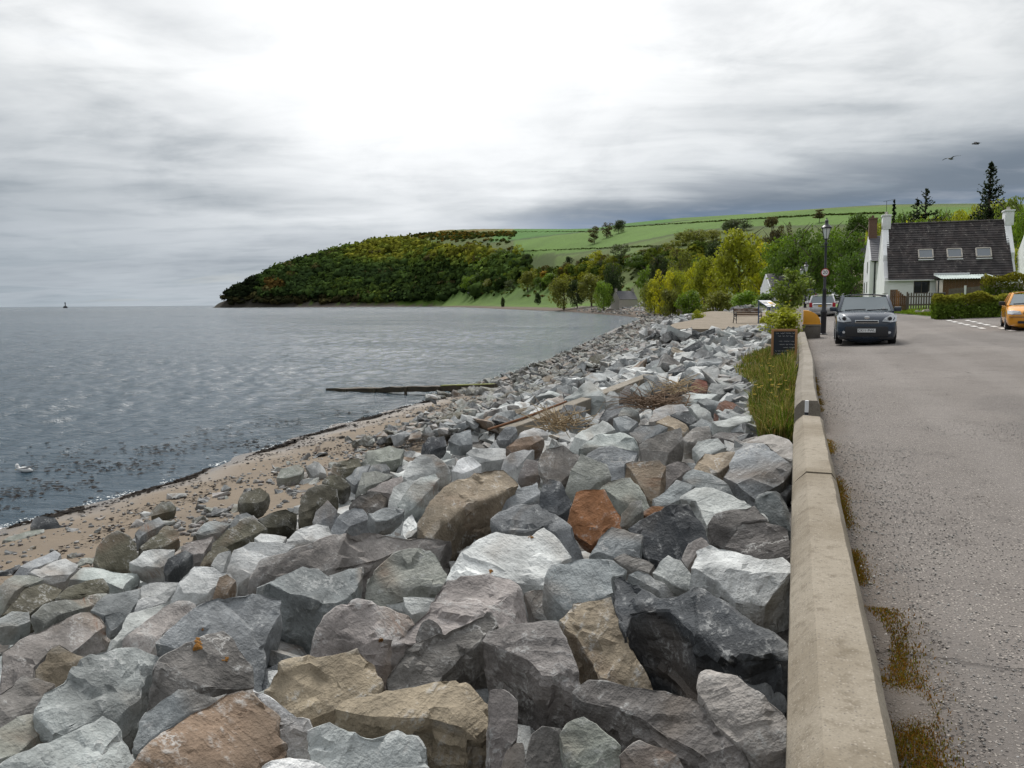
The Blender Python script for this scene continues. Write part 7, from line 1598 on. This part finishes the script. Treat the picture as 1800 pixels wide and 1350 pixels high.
# sapling and shrubs by the grit bin
def sapling(loc, hgt, wid, label, seed, nl=1500, leaf=.10, col='L', low=.35, name='sapling', cat='tree'):
    nr = np.random.RandomState(seed); rg = random.Random(seed); T = empty(name, loc); m = MB(); m.tube([(0, 0, 0), (.03, .02, hgt*.4), (-.02, 0, hgt*.75), (.02, .03, hgt*.97)], [.035, .028, .018, .006], 6); P = []
    for k in range(20):
        z = hgt*(low+(.97-low)*rg.random()); a = rg.uniform(0, 6.28); l = wid*(.35+.75*math.sin(math.pi*min(1, (z/hgt-low)/(1-low)*.8+.15)))*rg.uniform(.5, 1.05); p0 = Vector((0, 0, z*.92)); p1 = p0+Vector((math.cos(a)*l, math.sin(a)*l, l*.45)); m.tube([p0, (p0+p1)/2+Vector((0, 0, .04)), p1], [.012, .008, .003], 4)
        for i in range(nl//20): f = .25+.8*rg.random(); P.append(p0.lerp(p1, f)+Vector((rg.gauss(0, 1), rg.gauss(0, 1), rg.gauss(0, 1)))*wid*.13)
    m.build('stem', M_BARK, T, True); v, q = cards(np.array([p[:] for p in P]), np.tile([[0, -.2, 1.0]], (len(P), 1)), leaf, nr, .7); me = np_mesh('leaves', v, q); me.materials.append(M_LEAF); o = link('leaves', me, None, T); o.color = (*LEAFCOL[col], 1); tag(T, label, cat)
sapling((-.22, 38.5, 3.0), 2.95, .85, 'young light-leaved tree on the seaward side of the yellow grit bin', 3, 1900, .11, 'L', .38)
sapling((-.30, 33.2, 2.95), 1.25, .72, 'low leafy shrub spilling over the end of the sea wall', 5, 1900, .085, 'y', .05, 'shrub', 'shrub')
sapling((-.95, 37, 2.95), 1.05, .6, 'small yellow-green shrub between the bench and the sapling', 6, 900, .08, 'y', .05, 'shrub', 'shrub')
sapling((-.42, 41.5, 3.0), 1.6, .6, 'thin leafy shrub under the young tree, nearer the litter bin', 7, 900, .09, 'y', .1, 'shrub', 'shrub')

# give-way dashes at the side road
def dashes():
    M_LINE = simple('road_paint', (0.55, 0.54, 0.52), 0.8, var=.3, scale=9)
    for r_, (xa, ya, xb, yb, n) in enumerate(((7.05, 44.2, 6.98, 35.2, 6), (7.75, 43.6, 7.5, 33.0, 7))):
        T = empty('give_way_line', (xa, ya, 0))
        for k in range(n):
            f0, f1 = (k+.08)/n, (k+.66)/n; p = []
            for f, s_ in ((f0, -1), (f0, 1), (f1, 1), (f1, -1)):
                x = xa+(xb-xa)*f+s_*.10; y = ya+(yb-ya)*f; p.append((x-xa, y-ya, float(road_z(np.array(x), np.array(y)))+.016))
            MB().add(p, [(0, 1, 2, 3)]).build('dash', M_LINE, T)
        tag(T, ('row of white give-way dashes nearer the cottage', 'row of white give-way dashes running under the yellow car')[r_], 'road marking', 'give-way lines at the side road')
dashes()

# ------------------------------------------------------------------ on the rocks and the beach
def beam():
    a, b = Vector((-6.05, 16.5, 1.52)), Vector((-3.62, 21.15, 2.38)); T = empty('concrete_beam', a); d = b-a; s_ = d.normalized().cross(Vector((0, 0, 1))).normalized()
    m = MB().bar((0, 0, 0), d, .34, .42); me = m.mesh('body'); bm = bmesh.new(); bm.from_mesh(me); refine(bm, .25, 4); 
    for v in bm.verts: v.co += Vector((noise.noise(v.co*2), noise.noise(v.co*2+Vector((5, 0, 0))), noise.noise(v.co*2+Vector((9, 0, 0)))))*.018
    bm.to_mesh(me); bm.free(); o = link('body', me, M_CONC2, T); bevel_mesh(me, .012, 1, 50)
    MB().tube([d*-.06+Vector((0, 0, .24))-s_*.2, d*.12+Vector((0, 0, .245))-s_*.1, d*.30+Vector((0, 0, .235))-s_*.15, d*.42+Vector((0, 0, .23))-s_*.18], .028, 7).build('rusty_pipe', M_RUST, T, True)
    tag(T, 'old concrete beam lying down the bank among the rocks', 'beam')
beam()
def groyne():
    M_WEED = simple('weedy_timber', (0.045, 0.035, 0.02), 0.8, var=.5, scale=5, bump=.04, bscale=8); M_ALGA = simple('green_algae', (0.12, 0.13, 0.016), 0.85, var=.4, scale=6, bump=.02)
    a, b = onz(578, 687.5, -.06), onz(872, 680, .55); T = empty('groyne', a); d = b-a; me = MB().bar((0, 0, 0), d, .42, .26).mesh('body'); bm = bmesh.new(); bm.from_mesh(me); refine(bm, .3, 5)
    for v in bm.verts: v.co += Vector((noise.noise(v.co*1.5), noise.noise(v.co*1.5+Vector((5, 0, 0))), noise.noise(v.co*1.5+Vector((9, 0, 0)))))*.06
    bm.to_mesh(me); bm.free(); shade(me, 40); link('body', me, M_WEED, T)
    MB().bar(d*.70+Vector((0, 0, .13)), d*.99+Vector((0, 0, .13)), .38, .06).build('algae_top', M_ALGA, T, bevel=.03)
    for k in range(5): q = d*(.12+.19*k); MB().bar(q+Vector((0, -.27, -.5)), q+Vector((0, -.23, .12)), .12).build('pile', M_WEED, T, bevel=.02)
    tag(T, 'low weed-covered groyne running out into the water, green on top', 'groyne')
groyne()
def brush(name, c, n, L, label, seed, col, flat=.5):
    rg = random.Random(seed); m = MB(); c = Vector(c)
    for k in range(n):
        a = rg.uniform(0, 6.28); p = Vector((rg.gauss(0, .22)*L, rg.gauss(0, .16)*L, rg.uniform(-.05, .12))); l = L*rg.uniform(.3, .75); dn = Vector((math.cos(a), math.sin(a), rg.uniform(-.1, 1)*flat)).normalized()
        q = p+dn*l*.5+Vector((rg.gauss(0, .05), rg.gauss(0, .05), .03)); r_ = p+dn*l+Vector((rg.gauss(0, .1), rg.gauss(0, .1), rg.gauss(0, .06))); w = rg.uniform(.005, .013); m.tube([p, q, r_], [w, w*.8, w*.3], 4, cap=False)
    o = m.build(name, col, None, False, c, fix=False); tag(o, label, 'brushwood', kind='stuff'); return o
M_TWIG = simple('dead_twigs', (0.17, 0.115, 0.075), 0.9, var=.3, scale=3); M_STRAW = simple('dry_grass', (0.33, 0.25, 0.15), 0.9, var=.3, scale=3)
p = rock_hit(1150, 716, .06); brush('dead_brushwood', p, 170, .85, 'tangle of dead brown brushwood caught among the rocks', 3, M_TWIG, .7)
p = rock_hit(1190, 688, .06); brush('dry_stalks', p, 70, .8, 'bleached dry stalks above the dead brushwood', 4, M_STRAW, .4)
p = rock_hit(985, 752, .05); brush('dry_grass_tuft', p, 120, .75, 'dry grass growing between the rocks below the concrete beam', 5, M_STRAW, 1.2)

# grassy corner by the wall
def corner_grass():
    rg = np.random.RandomState(2); V = []; ys = np.arange(9.6, 25, .35); n = 14
    zt = lambda x, y: 2.86+.02*(y-10)+.06*noise.noise((x*.9, y*.9, 4))-.22*smooth(-1.2, -2.9, x)
    xl = lambda y: -bank_w(y)
    for y in ys:
        for k in range(n): x = xl(y)*1.02*(1-k/(n-1))+.03; V.append((x, y, zt(x, y)-(.6 if k == 0 else .30 if k == 1 else .10 if k == 2 else 0)))
    me = np_mesh('grass_bank', V, grid_faces(len(ys), n)[:, ::-1]); vcol(me, np.repeat([[.045, .045, .022]], len(V), 0)); shade(me, 180); tag(link('grass_bank', me, M_LAND), 'earth bank behind the sea wall', kind='structure')
    P, h, c_ = [], [], []
    for k in range(19000):
        y = 9.7+rg.rand()**1.25*15.5; x = xl(y)*(1.0-rg.rand()**.8); d_ = noise.noise((x*1.6, y*.8, 7)); den = .5+.8*d_
        if rg.rand() > den+.45: continue
        near = smooth(-.9, -.05, x); P.append((x, y, zt(x, y)-.02)); h.append((.10+.30*near*rg.rand()+.12*rg.rand())*(0.8+.8*max(0, d_)))
        t = rg.rand(); c_.append((.06, .095, .018) if t < .30 else (.10, .135, .022) if t < .52 else (.22, .19, .08) if t < .80 else (.16, .10, .045) if t < .92 else (.30, .26, .14))
    blades('bank_grass', P, h, c_, 'long green grass in the corner behind the sea wall', 'grass', 1.25, .007, 4)
    fl = MB(); M_FL = simple('yellow_petals', (0.42, 0.30, 0.01), 0.7, var=.15)
    k = 0
    for cx_, cy_, n_, sp in ((-.42, 15.2, 6, .12), (-.34, 13.0, 7, .2), (-.42, 11.6, 5, .14), (-.22, 12.0, 5, .12), (-.25, 17.5, 3, .12)):
        T = empty('flowering_plant', (cx_, cy_, zt(cx_, cy_))); rr = random.Random(k); st_ = MB(); ft = MB()
        for i in range(n_):
            q = Vector((rr.gauss(0, sp*.6), rr.gauss(0, sp*.6), rr.uniform(.28, .5))); st_.tube([(q.x*.3, q.y*.3, 0), (q.x*.7, q.y*.7, q.z*.6), q], [.006, .005, .003], 4)
            for j in range(6): a = j*1.05; e = q+Vector((math.cos(a)*.02, math.sin(a)*.02, .008)); ft.add([q, e+Vector((-math.sin(a)*.012, math.cos(a)*.012, .004)), e*1.0+Vector((math.cos(a)*.012, math.sin(a)*.012, .012)), e-Vector((-math.sin(a)*.012, math.cos(a)*.012, -.004))], [(0, 1, 2, 3)])
        st_.build('stems', MATS['leaves'], T).color = (.07, .10, .02, 1); ft.build('petals', M_FL, T)
        tag(T, ('yellow flower clump in the grass nearest the chalkboard', 'widest yellow flower clump in the grass by the wall', 'yellow flower clump on the rock side of the grass', 'yellow flower clump hard against the wall', 'thin yellow flowers beside the foot of the chalkboard')[k], 'plant', 'yellow flowers in the grass'); k += 1
corner_grass()

# moss, weeds and loose grit along the foot of the wall
def wall_foot():
    rg = np.random.RandomState(12); P, h, c_ = [], [], []
    for k in range(90000):
        y = 2.0+rg.rand()**1.5*29; x = .31+abs(rg.randn())*.05+(.16*rg.rand() if 2.6 < y < 4.3 else 0)
        d_ = noise.noise((y*1.4, x*4, 2))
        if 2.6 < y < 4.2: d_ += .62
        if d_ < .12+.25*rg.rand(): continue
        P.append((x, y, float(road_z(np.array(x), np.array(y)))-.05*smooth(.6, .46, x)*smooth(4.6, 3.6, y))); h.append(.006+.013*rg.rand()); t = rg.rand(); c_.append((.17, .085, .02) if t < .5 else (.14, .105, .02) if t < .85 else (.10, .10, .02))
    blades('wall_foot_moss', P, h, c_, 'orange and yellow moss in the gutter at the foot of the sea wall', 'moss', 1.2, .0024, 6)
    V, Fq, k = [], [], 0; base = np.array([(1, 0, 0), (-1, 0, 0), (0, 1, 0), (0, -1, 0), (0, 0, .8), (0, 0, -.8)], float); fb = np.array([(0, 2, 4), (2, 1, 4), (1, 3, 4), (3, 0, 4), (2, 0, 5), (1, 2, 5), (3, 1, 5), (0, 3, 5)]); C_ = []
    for i in range(26000):
        if i < 5200: y = 1.9+rg.rand()**1.8*24; x = .36+abs(rg.randn())*.30*(1 if rg.rand() < .75 else 3); s_ = .003+.006*rg.rand()**2.5
        else: y = 1.9+rg.rand()**1.7*9; x = .34+rg.rand()**1.3*3.4; s_ = .0025+.004*rg.rand()**1.5
        dip = -.06*smooth(.62, .46, x)*smooth(4.6, 3.6, y); z = float(road_z(np.array(x), np.array(y)))+dip+(s_*.4 if i < 5200 else 0)
        V.append(base*s_*(.7+.6*rg.rand(6, 1))+np.array([x, y, z])); Fq.append(fb+k); k += 6; g = .09+.30*rg.rand()**1.3; C_.append(np.repeat([[g*1.07, g*.97, g*.88]], 6, 0))
    me = np_mesh('road_grit', np.concatenate(V), np.concatenate(Fq)); vcol(me, np.concatenate(C_)); tag(link('road_grit', me, M_ROCKV), 'loose grit and small stones along the edge of the road', 'gravel', kind='stuff')
wall_foot()

# pebbles and seaweed
def pebbles():
    rg = np.random.RandomState(6); bm = bmesh.new(); bmesh.ops.create_icosphere(bm, subdivisions=1, radius=1.0); base = np.array([v.co[:] for v in bm.verts]); fb = np.array([[v.index for v in f_.verts] for f_ in bm.faces]); bm.free(); V, Fq, C_, k = [], [], [], 0
    pal = [(.07, .06, .052), (.11, .09, .078), (.14, .135, .13), (.085, .052, .04), (.045, .042, .04), (.19, .18, .17)]
    n = 0
    while n < 6500:
        y = 5+rg.rand()**1.3*60; xs = shore_x(y); s = rg.rand()**.55*5.6+.2; x = xs+s
        d_ = noise.noise((x*.5, y*.25, 3)); w = (.25+.6*d_)*(.45+.9*smooth(2.2, 4.6, s))
        if y < 16: w += .15
        if rg.rand() > w+.1: continue
        size = (.010+.045*rg.rand()**2.4)*(1+y*.012)*(1+.5*smooth(3.4, 4.8, s)); z = ground(x, y) if n % 1 else None
        V.append((x, y, size)); n += 1
    A_ = np.array(V); Z = ground_np(A_[:, 0], A_[:, 1]); Vs = []
    for (x, y, s_), z in zip(V, Z):
        nz = .06*noise.noise((x*.6, y*.6, 0))+.022*noise.noise((x*2.5, y*2.5, 3)); a = rg.rand()*6.28; q = base*np.array([1, .55+.4*rg.rand(), .45+.25*rg.rand()])*s_*(0.85+.3*rg.rand(len(base), 1)); ca, sa = math.cos(a), math.sin(a)
        Vs.append(np.stack([q[:, 0]*ca-q[:, 1]*sa, q[:, 0]*sa+q[:, 1]*ca, q[:, 2]], 1)+np.array([x, y, z+nz+s_*.2])); Fq.append(fb+k); k += len(base); C_.append(np.repeat([np.array(pal[rg.randint(6)])*(.8+.4*rg.rand())], len(base), 0))
    me = np_mesh('beach_pebbles', np.concatenate(Vs), np.concatenate(Fq)); vcol(me, np.concatenate(C_)); shade(me, 60); tag(link('beach_pebbles', me, M_ROCKV), 'pebbles and small dark stones strewn over the sand', 'pebbles', kind='stuff')
pebbles()
def seaweed():
    M_WR = simple('wet_seaweed', (0.010, 0.007, 0.005), 0.8, var=.5, scale=7, spec=.08)
    rg = np.random.RandomState(8); P, Sz = [], []
    while len(P) < 5200:                                            # wrack line along the edge of the water
        y = 7+rg.rand()**1.3*46; s = .28+.16*rg.randn()+.25*noise.noise((y*.35, 0, 1)); x = shore_x(y)+s
        if noise.noise((y*.6, s*1.5, 9)) < .04: continue
        P.append((x, y, max(.012, .15*s)+.02*rg.rand())); Sz.append(.06+.09*rg.rand())
    while len(P) < 7600:                                            # scattered wrack up the sand
        y = 6+rg.rand()**1.2*34; s = .6+3.4*rg.rand()
        if noise.noise((y*.5, s*.9, 19)) < .10: continue
        x = shore_x(y)+s; P.append((x, y, ground(x, y)+.03)); Sz.append(.035+.05*rg.rand())
    P = np.array(P); N = np.tile([[0, 0, 1.0]], (len(P), 1)); v, q = cards(P, N, 1.0, rg, .35); c0 = np.repeat(P, 4, 0); v = c0+(v-c0)*np.repeat(np.array(Sz), 4)[:, None]*np.array([1, 1, .6])
    tag(link('wrack_line', np_mesh('wrack_line', v, q), M_WR), 'dark seaweed washed up along the edge of the water', 'seaweed', kind='stuff')
    P, Sz = [], []
    for cx_, cy_, lx, ly, n in ((-17.3, 21.0, 2.2, .5, 260), (-18.6, 19.5, 1.6, .35, 200), (-17.6, 17.2, 1.6, .45, 240), (-19.2, 16.6, 1.6, .4, 160), (-17.4, 14.6, 1.1, .3, 160), (-18.2, 25.5, 2.0, .5, 150), (-19.5, 23, 1.8, .5, 150), (-17.0, 12.6, .9, .3, 120), (-20.8, 18.6, 2.0, .4, 120), (-17.4, 28.5, 1.2, .5, 110), (-18.0, 13.6, 1.2, .3, 120)):
        for k in range(int(n*.6)): P.append((cx_+rg.randn()*lx*.55, cy_+rg.randn()*ly*1.3, .012+.02*rg.rand())); Sz.append(.04+.075*rg.rand())
    P = np.array(P); N = np.tile([[0, 0, 1.0]], (len(P), 1)); v, q = cards(P, N, 1.0, rg, .12); c0 = np.repeat(P, 4, 0); v = c0+(v-c0)*np.repeat(np.array(Sz), 4)[:, None]*np.array([1.5, 1, .35])
    tag(link('floating_seaweed', np_mesh('floating_seaweed', v, q), M_WR), 'patches of seaweed floating off the beach', 'seaweed', kind='stuff')
    M_FOAM = simple('foam', (0.62, 0.64, 0.64), 0.9, var=.1); P, Sz = [], []
    while len(P) < 620:
        y = 8+rg.rand()**1.2*40; s = -.05+.09*rg.randn()+.12*noise.noise((y*.5, 3, 1)); 
        if noise.noise((y*.45, 1, 29)) < .02: continue
        P.append((shore_x(y)+s, y, .022+.01*rg.rand())); Sz.append(.02+.035*rg.rand())
    P = np.array(P); N = np.tile([[0, 0, 1.0]], (len(P), 1)); v, q = cards(P, N, 1.0, rg, .05); c0 = np.repeat(P, 4, 0); v = c0+(v-c0)*np.repeat(np.array(Sz), 4)[:, None]
    tag(link('shore_foam', np_mesh('shore_foam', v, q), M_FOAM), 'thin white foam where the water meets the sand', 'foam', kind='stuff')
seaweed()

# ------------------------------------------------------------------ birds, buoy
M_GULLW = simple('gull_white', (0.66, 0.66, 0.65), .8, var=.06); M_GULLG = simple('gull_grey', (0.16, 0.17, 0.18), .8, var=.1); M_GULLD = simple('bird_dark', (0.03, 0.032, 0.036), .8, var=.1); M_BEAK = simple('beak_yellow', (0.5, 0.3, 0.02), .5, var=.05)
def bird_body(T, mat, s_, tail=True):
    prof = [(.004, -.21), (.035, -.18), (.07, -.08), (.082, .02), (.07, .12), (.05, .17), (.045, .21), (.048, .25), (.03, .29), (.006, .31)]; R = Matrix.Rotation(math.radians(-90), 3, 'X'); b = MB().lathe([(r_*s_, z*s_) for r_, z in prof], 12, 0, (0, 0, 0), R).build('body', mat, T, True)
    MB().lathe([(.012*s_, 0), (.008*s_, .03*s_), (.001, .055*s_)], 8, 0, (0, .30*s_, -.005*s_), R).build('beak', M_BEAK, T, True); return b
def wing(T, mat, side, s_, pts, name='wing'):
    """pts: (span, fore, up, chord) along the wing; a thin tapered aerofoil"""
    V, fs = [], []
    for sp, fo, up, ch in pts:
        for dy, dz in ((ch*.5, 0), (ch*.15, .012), (-ch*.5, 0), (ch*.15, -.004)): V.append((side*sp*s_, (fo+dy)*s_, (up+dz)*s_))
    for i in range(len(pts)-1):
        for k in range(4): fs.append((i*4+k, i*4+(k+1) % 4, (i+1)*4+(k+1) % 4, (i+1)*4+k))
    fs += [(0, 1, 2, 3), tuple((len(pts)-1)*4+k for k in (3, 2, 1, 0))]; return MB().add(V, fs).build(name, mat, T, True)
def flying(px, py, Y, rz, s_, mb_, mw, label, pts, roll=0):
    p = aty(px, py, Y); T = empty('flying_bird', p, rz); T.rotation_euler = (0, roll, rz); bird_body(T, mb_, s_)
    for sd in (-1, 1): wing(T, mw, sd, s_, pts)
    wing(T, mb_, 0, s_, [(0, -.24, 0, .1)]*2) if False else MB().add([(-.03*s_, -.18*s_, 0), (.03*s_, -.18*s_, 0), (.06*s_, -.30*s_, .005), (-.06*s_, -.30*s_, .005), (0, -.2*s_, .012*s_)], [(0, 1, 4), (1, 2, 4), (2, 3, 4), (3, 0, 4), (0, 3, 2, 1)]).build('tail', mb_, T)
    tag(T, label, 'bird', 'birds in the air')
glide = [(.04, .05, .02, .16), (.25, .10, .09, .15), (.45, .06, .08, .12), (.68, -.04, .05, .03)]
flying(1672, 279, 60, 2.4, .95, M_GULLG, M_GULLD, 'gull gliding with spread wings, the lower of the two birds', glide, .08)
flying(1717, 252, 62, 1.25, .95, M_GULLD, M_GULLD, 'dark bird with its wings down, the higher of the two birds', [(.04, .04, .03, .18), (.16, .10, .10, .17), (.30, .06, .04, .13), (.42, -.04, -.08, .05)], -.1)
p = ray_ground(823, 515, 300); flying(823, 515, 430, 1.9, 5.2*.9*430/1400, M_GULLW, M_GULLW, 'white gull flying low over the far shore turf', glide, 0)
T = empty('swimming_gull', onz(46, 829, .0), math.radians(100)); T.location.z = .05; bird_body(T, M_GULLW, 1.0).rotation_euler.x = .1; MB().lathe([(.045, -.05), (.052, 0), (.035, .05), (.004, .065)], 10, 0, (0, .27, .10)).build('head', M_GULLW, T, True); MB().tube([(0, .20, .02), (0, .26, .09)], .036, 8).build('neck', M_GULLW, T, True)
for sd in (-1, 1): wing(T, M_GULLG, sd, 1.0, [(.07, .02, .05, .24), (.085, -.06, .07, .22), (.05, -.22, .11, .06)], 'folded_wing')
tag(T, 'gull swimming off the beach, white head and dark folded wings', 'bird')
g = onz(761, 719, .35); T = empty('standing_gull', (g.x, g.y, ground(g.x, g.y)), math.radians(150)); b = bird_body(T, M_GULLW, 1.0); b.rotation_euler.x = math.radians(50); b.location.z = .30; T.children[1].rotation_euler.x = math.radians(20); T.children[1].location = (0, -.05, .47)
MB().lathe([(.05, -.05), (.055, 0), (.035, .05), (.004, .06)], 10, 0, (0, .20, .53)).build('head', M_GULLW, T, True)
for sd in (-1, 1): MB().tube([(sd*.03, 0, .2), (sd*.03, .01, .0)], .008, 5).build('leg', M_BEAK, T, True); wing(T, M_GULLG, sd, 1.0, [(.07, .04, .36, .20), (.08, -.03, .30, .18), (.04, -.14, .16, .05)], 'folded_wing')
tag(T, 'white gull standing at the water edge near the groyne', 'bird')
p = onz(115, 541.5, 0); Bu = empty('buoy', (p.x, p.y, -.2)); s_ = (p-CAM).length*3.2/F
MB().lathe([(s_*.9, 0), (s_, s_*.3), (s_*.7, s_*.9), (s_*.25, s_*1.0)], 12).build('float', M_GULLD, Bu, True); MB().lathe([(s_*.25, s_), (s_*.2, s_*2.2), (s_*.4, s_*2.3), (s_*.05, s_*2.9)], 8).build('topmark', M_GULLD, Bu, True); tag(Bu, 'dark navigation buoy far out on the sea horizon', 'buoy')

# lichen on the brown-grey rock and elsewhere
M_LICH = simple('orange_lichen', (0.21, 0.095, 0.015), .95, var=.3, scale=30, bump=.003)

def lichen():
    for li, (px, py, rp) in enumerate(((348, 1134, 10), (397, 1160, 4.5), (670, 1124, 3), (864, 1004, 4.5), (934, 945, 4.5), (356, 1106, 2))):
        best = None; d = ray(px, py)
        for info in ROCK_INFO[:len(ROCKS)]:
            if math.hypot(info[1]-px, info[2]-py) > info[3]*.75: continue
            o = info[0]; bv = BVHTree.FromPolygons([v.co[:] for v in o.data.vertices], [p.vertices[:] for p in o.data.polygons])
            loc, nrm, _i, dist = bv.ray_cast(CAM-o.location, d)
            if loc is not None and (best is None or dist < best[3]): best = (o, bv, (loc, nrm), dist)
        if not best: continue
        o, bv, (loc, nrm), dist = best; R = rp/F*dist; rg = random.Random(li); m = MB(); a = nrm.orthogonal().normalized(); b = nrm.cross(a)
        for k in range(16):
            q = loc+a*rg.gauss(0, .45)*R+b*rg.gauss(0, .45)*R; r_ = R*rg.uniform(.18, .42); ring = []
            for j in range(9):
                t_ = j*2*math.pi/9; h = q+(a*math.cos(t_)+b*math.sin(t_))*r_*rg.uniform(.6, 1.2); hit = bv.ray_cast(h+nrm*.1, -nrm)
                ring.append((hit[0] if hit[0] is not None else h)+nrm*(.003+.0002*k))
            m.add([q+nrm*(.006+.0002*k)]+ring, [(0, 1+j, 1+(j+1) % 9) for j in range(9)])
        m.build('lichen_patch', M_LICH, o)
lichen()
# ------------------------------------------------------------------ what each rock is called
def size_word(px): return 'huge' if px > 230 else 'large' if px > 130 else 'medium' if px > 62 else 'small'
LAND = [(i[5], i[1], i[2]) for i in ROCK_INFO if i[5]]
FIX = [('the white post in the wall gap', 1419, 715), ('the chalkboard', 1378, 612), ('the concrete beam', 1020, 700), ('the groyne', 760, 688), ('the dead brushwood', 1150, 712), ('the bench', 1308, 552)]
seen = {}
GRP = 'rocks of the sea-wall armour'
for i in ROCK_INFO:
    o, px, py, wpx, ck, phrase, size = i
    o['category'] = 'rock'; o['group'] = GRP
    if phrase: o['label'] = phrase if len(phrase.split()) > 3 else phrase+' of the rock bank'; seen[o['label']] = o; continue
SHORT = {}
def short(ph):
    for cut in ('', ' and ', ', ', ' left of', ' pointing', ' above ', ' over ', ' behind ', ' by ', ' in ', ' on '):
        q = ph.split(cut)[0] if cut else ph
        if len(q.split()) <= 8: return 'the '+q
    return 'the '+ph
for i in ROCK_INFO:
    o, px, py, wpx, ck, phrase, size = i
    if phrase: continue
    marks = sorted(([(math.hypot(px-x, (py-y)*1.3), n, x, y) for n, x, y in FIX] + [(math.hypot(px-x, (py-y)*1.3), short(n), x, y) for n, x, y in LAND]))
    done = False
    for d, n, x, y in marks[:10]:
        dx_, dy_ = px-x, py-y
        where = ('left of' if dx_ < 0 else 'right of') if abs(dx_) > abs(dy_)*1.4 else ('behind' if dy_ < 0 else 'in front of')
        far_ = 'just ' if d < 90 else ''
        lab = f"{size_word(wpx)} {ROCKWORD[ck]} rock {far_}{where} {n}"
        w = lab.split()
        if len(w) <= 16 and lab not in seen: o['label'] = lab; seen[lab] = o; done = True; break
    if not done:
        lab = f"{size_word(wpx)} {ROCKWORD[ck]} rock on the far part of the bank"; o['label'] = lab
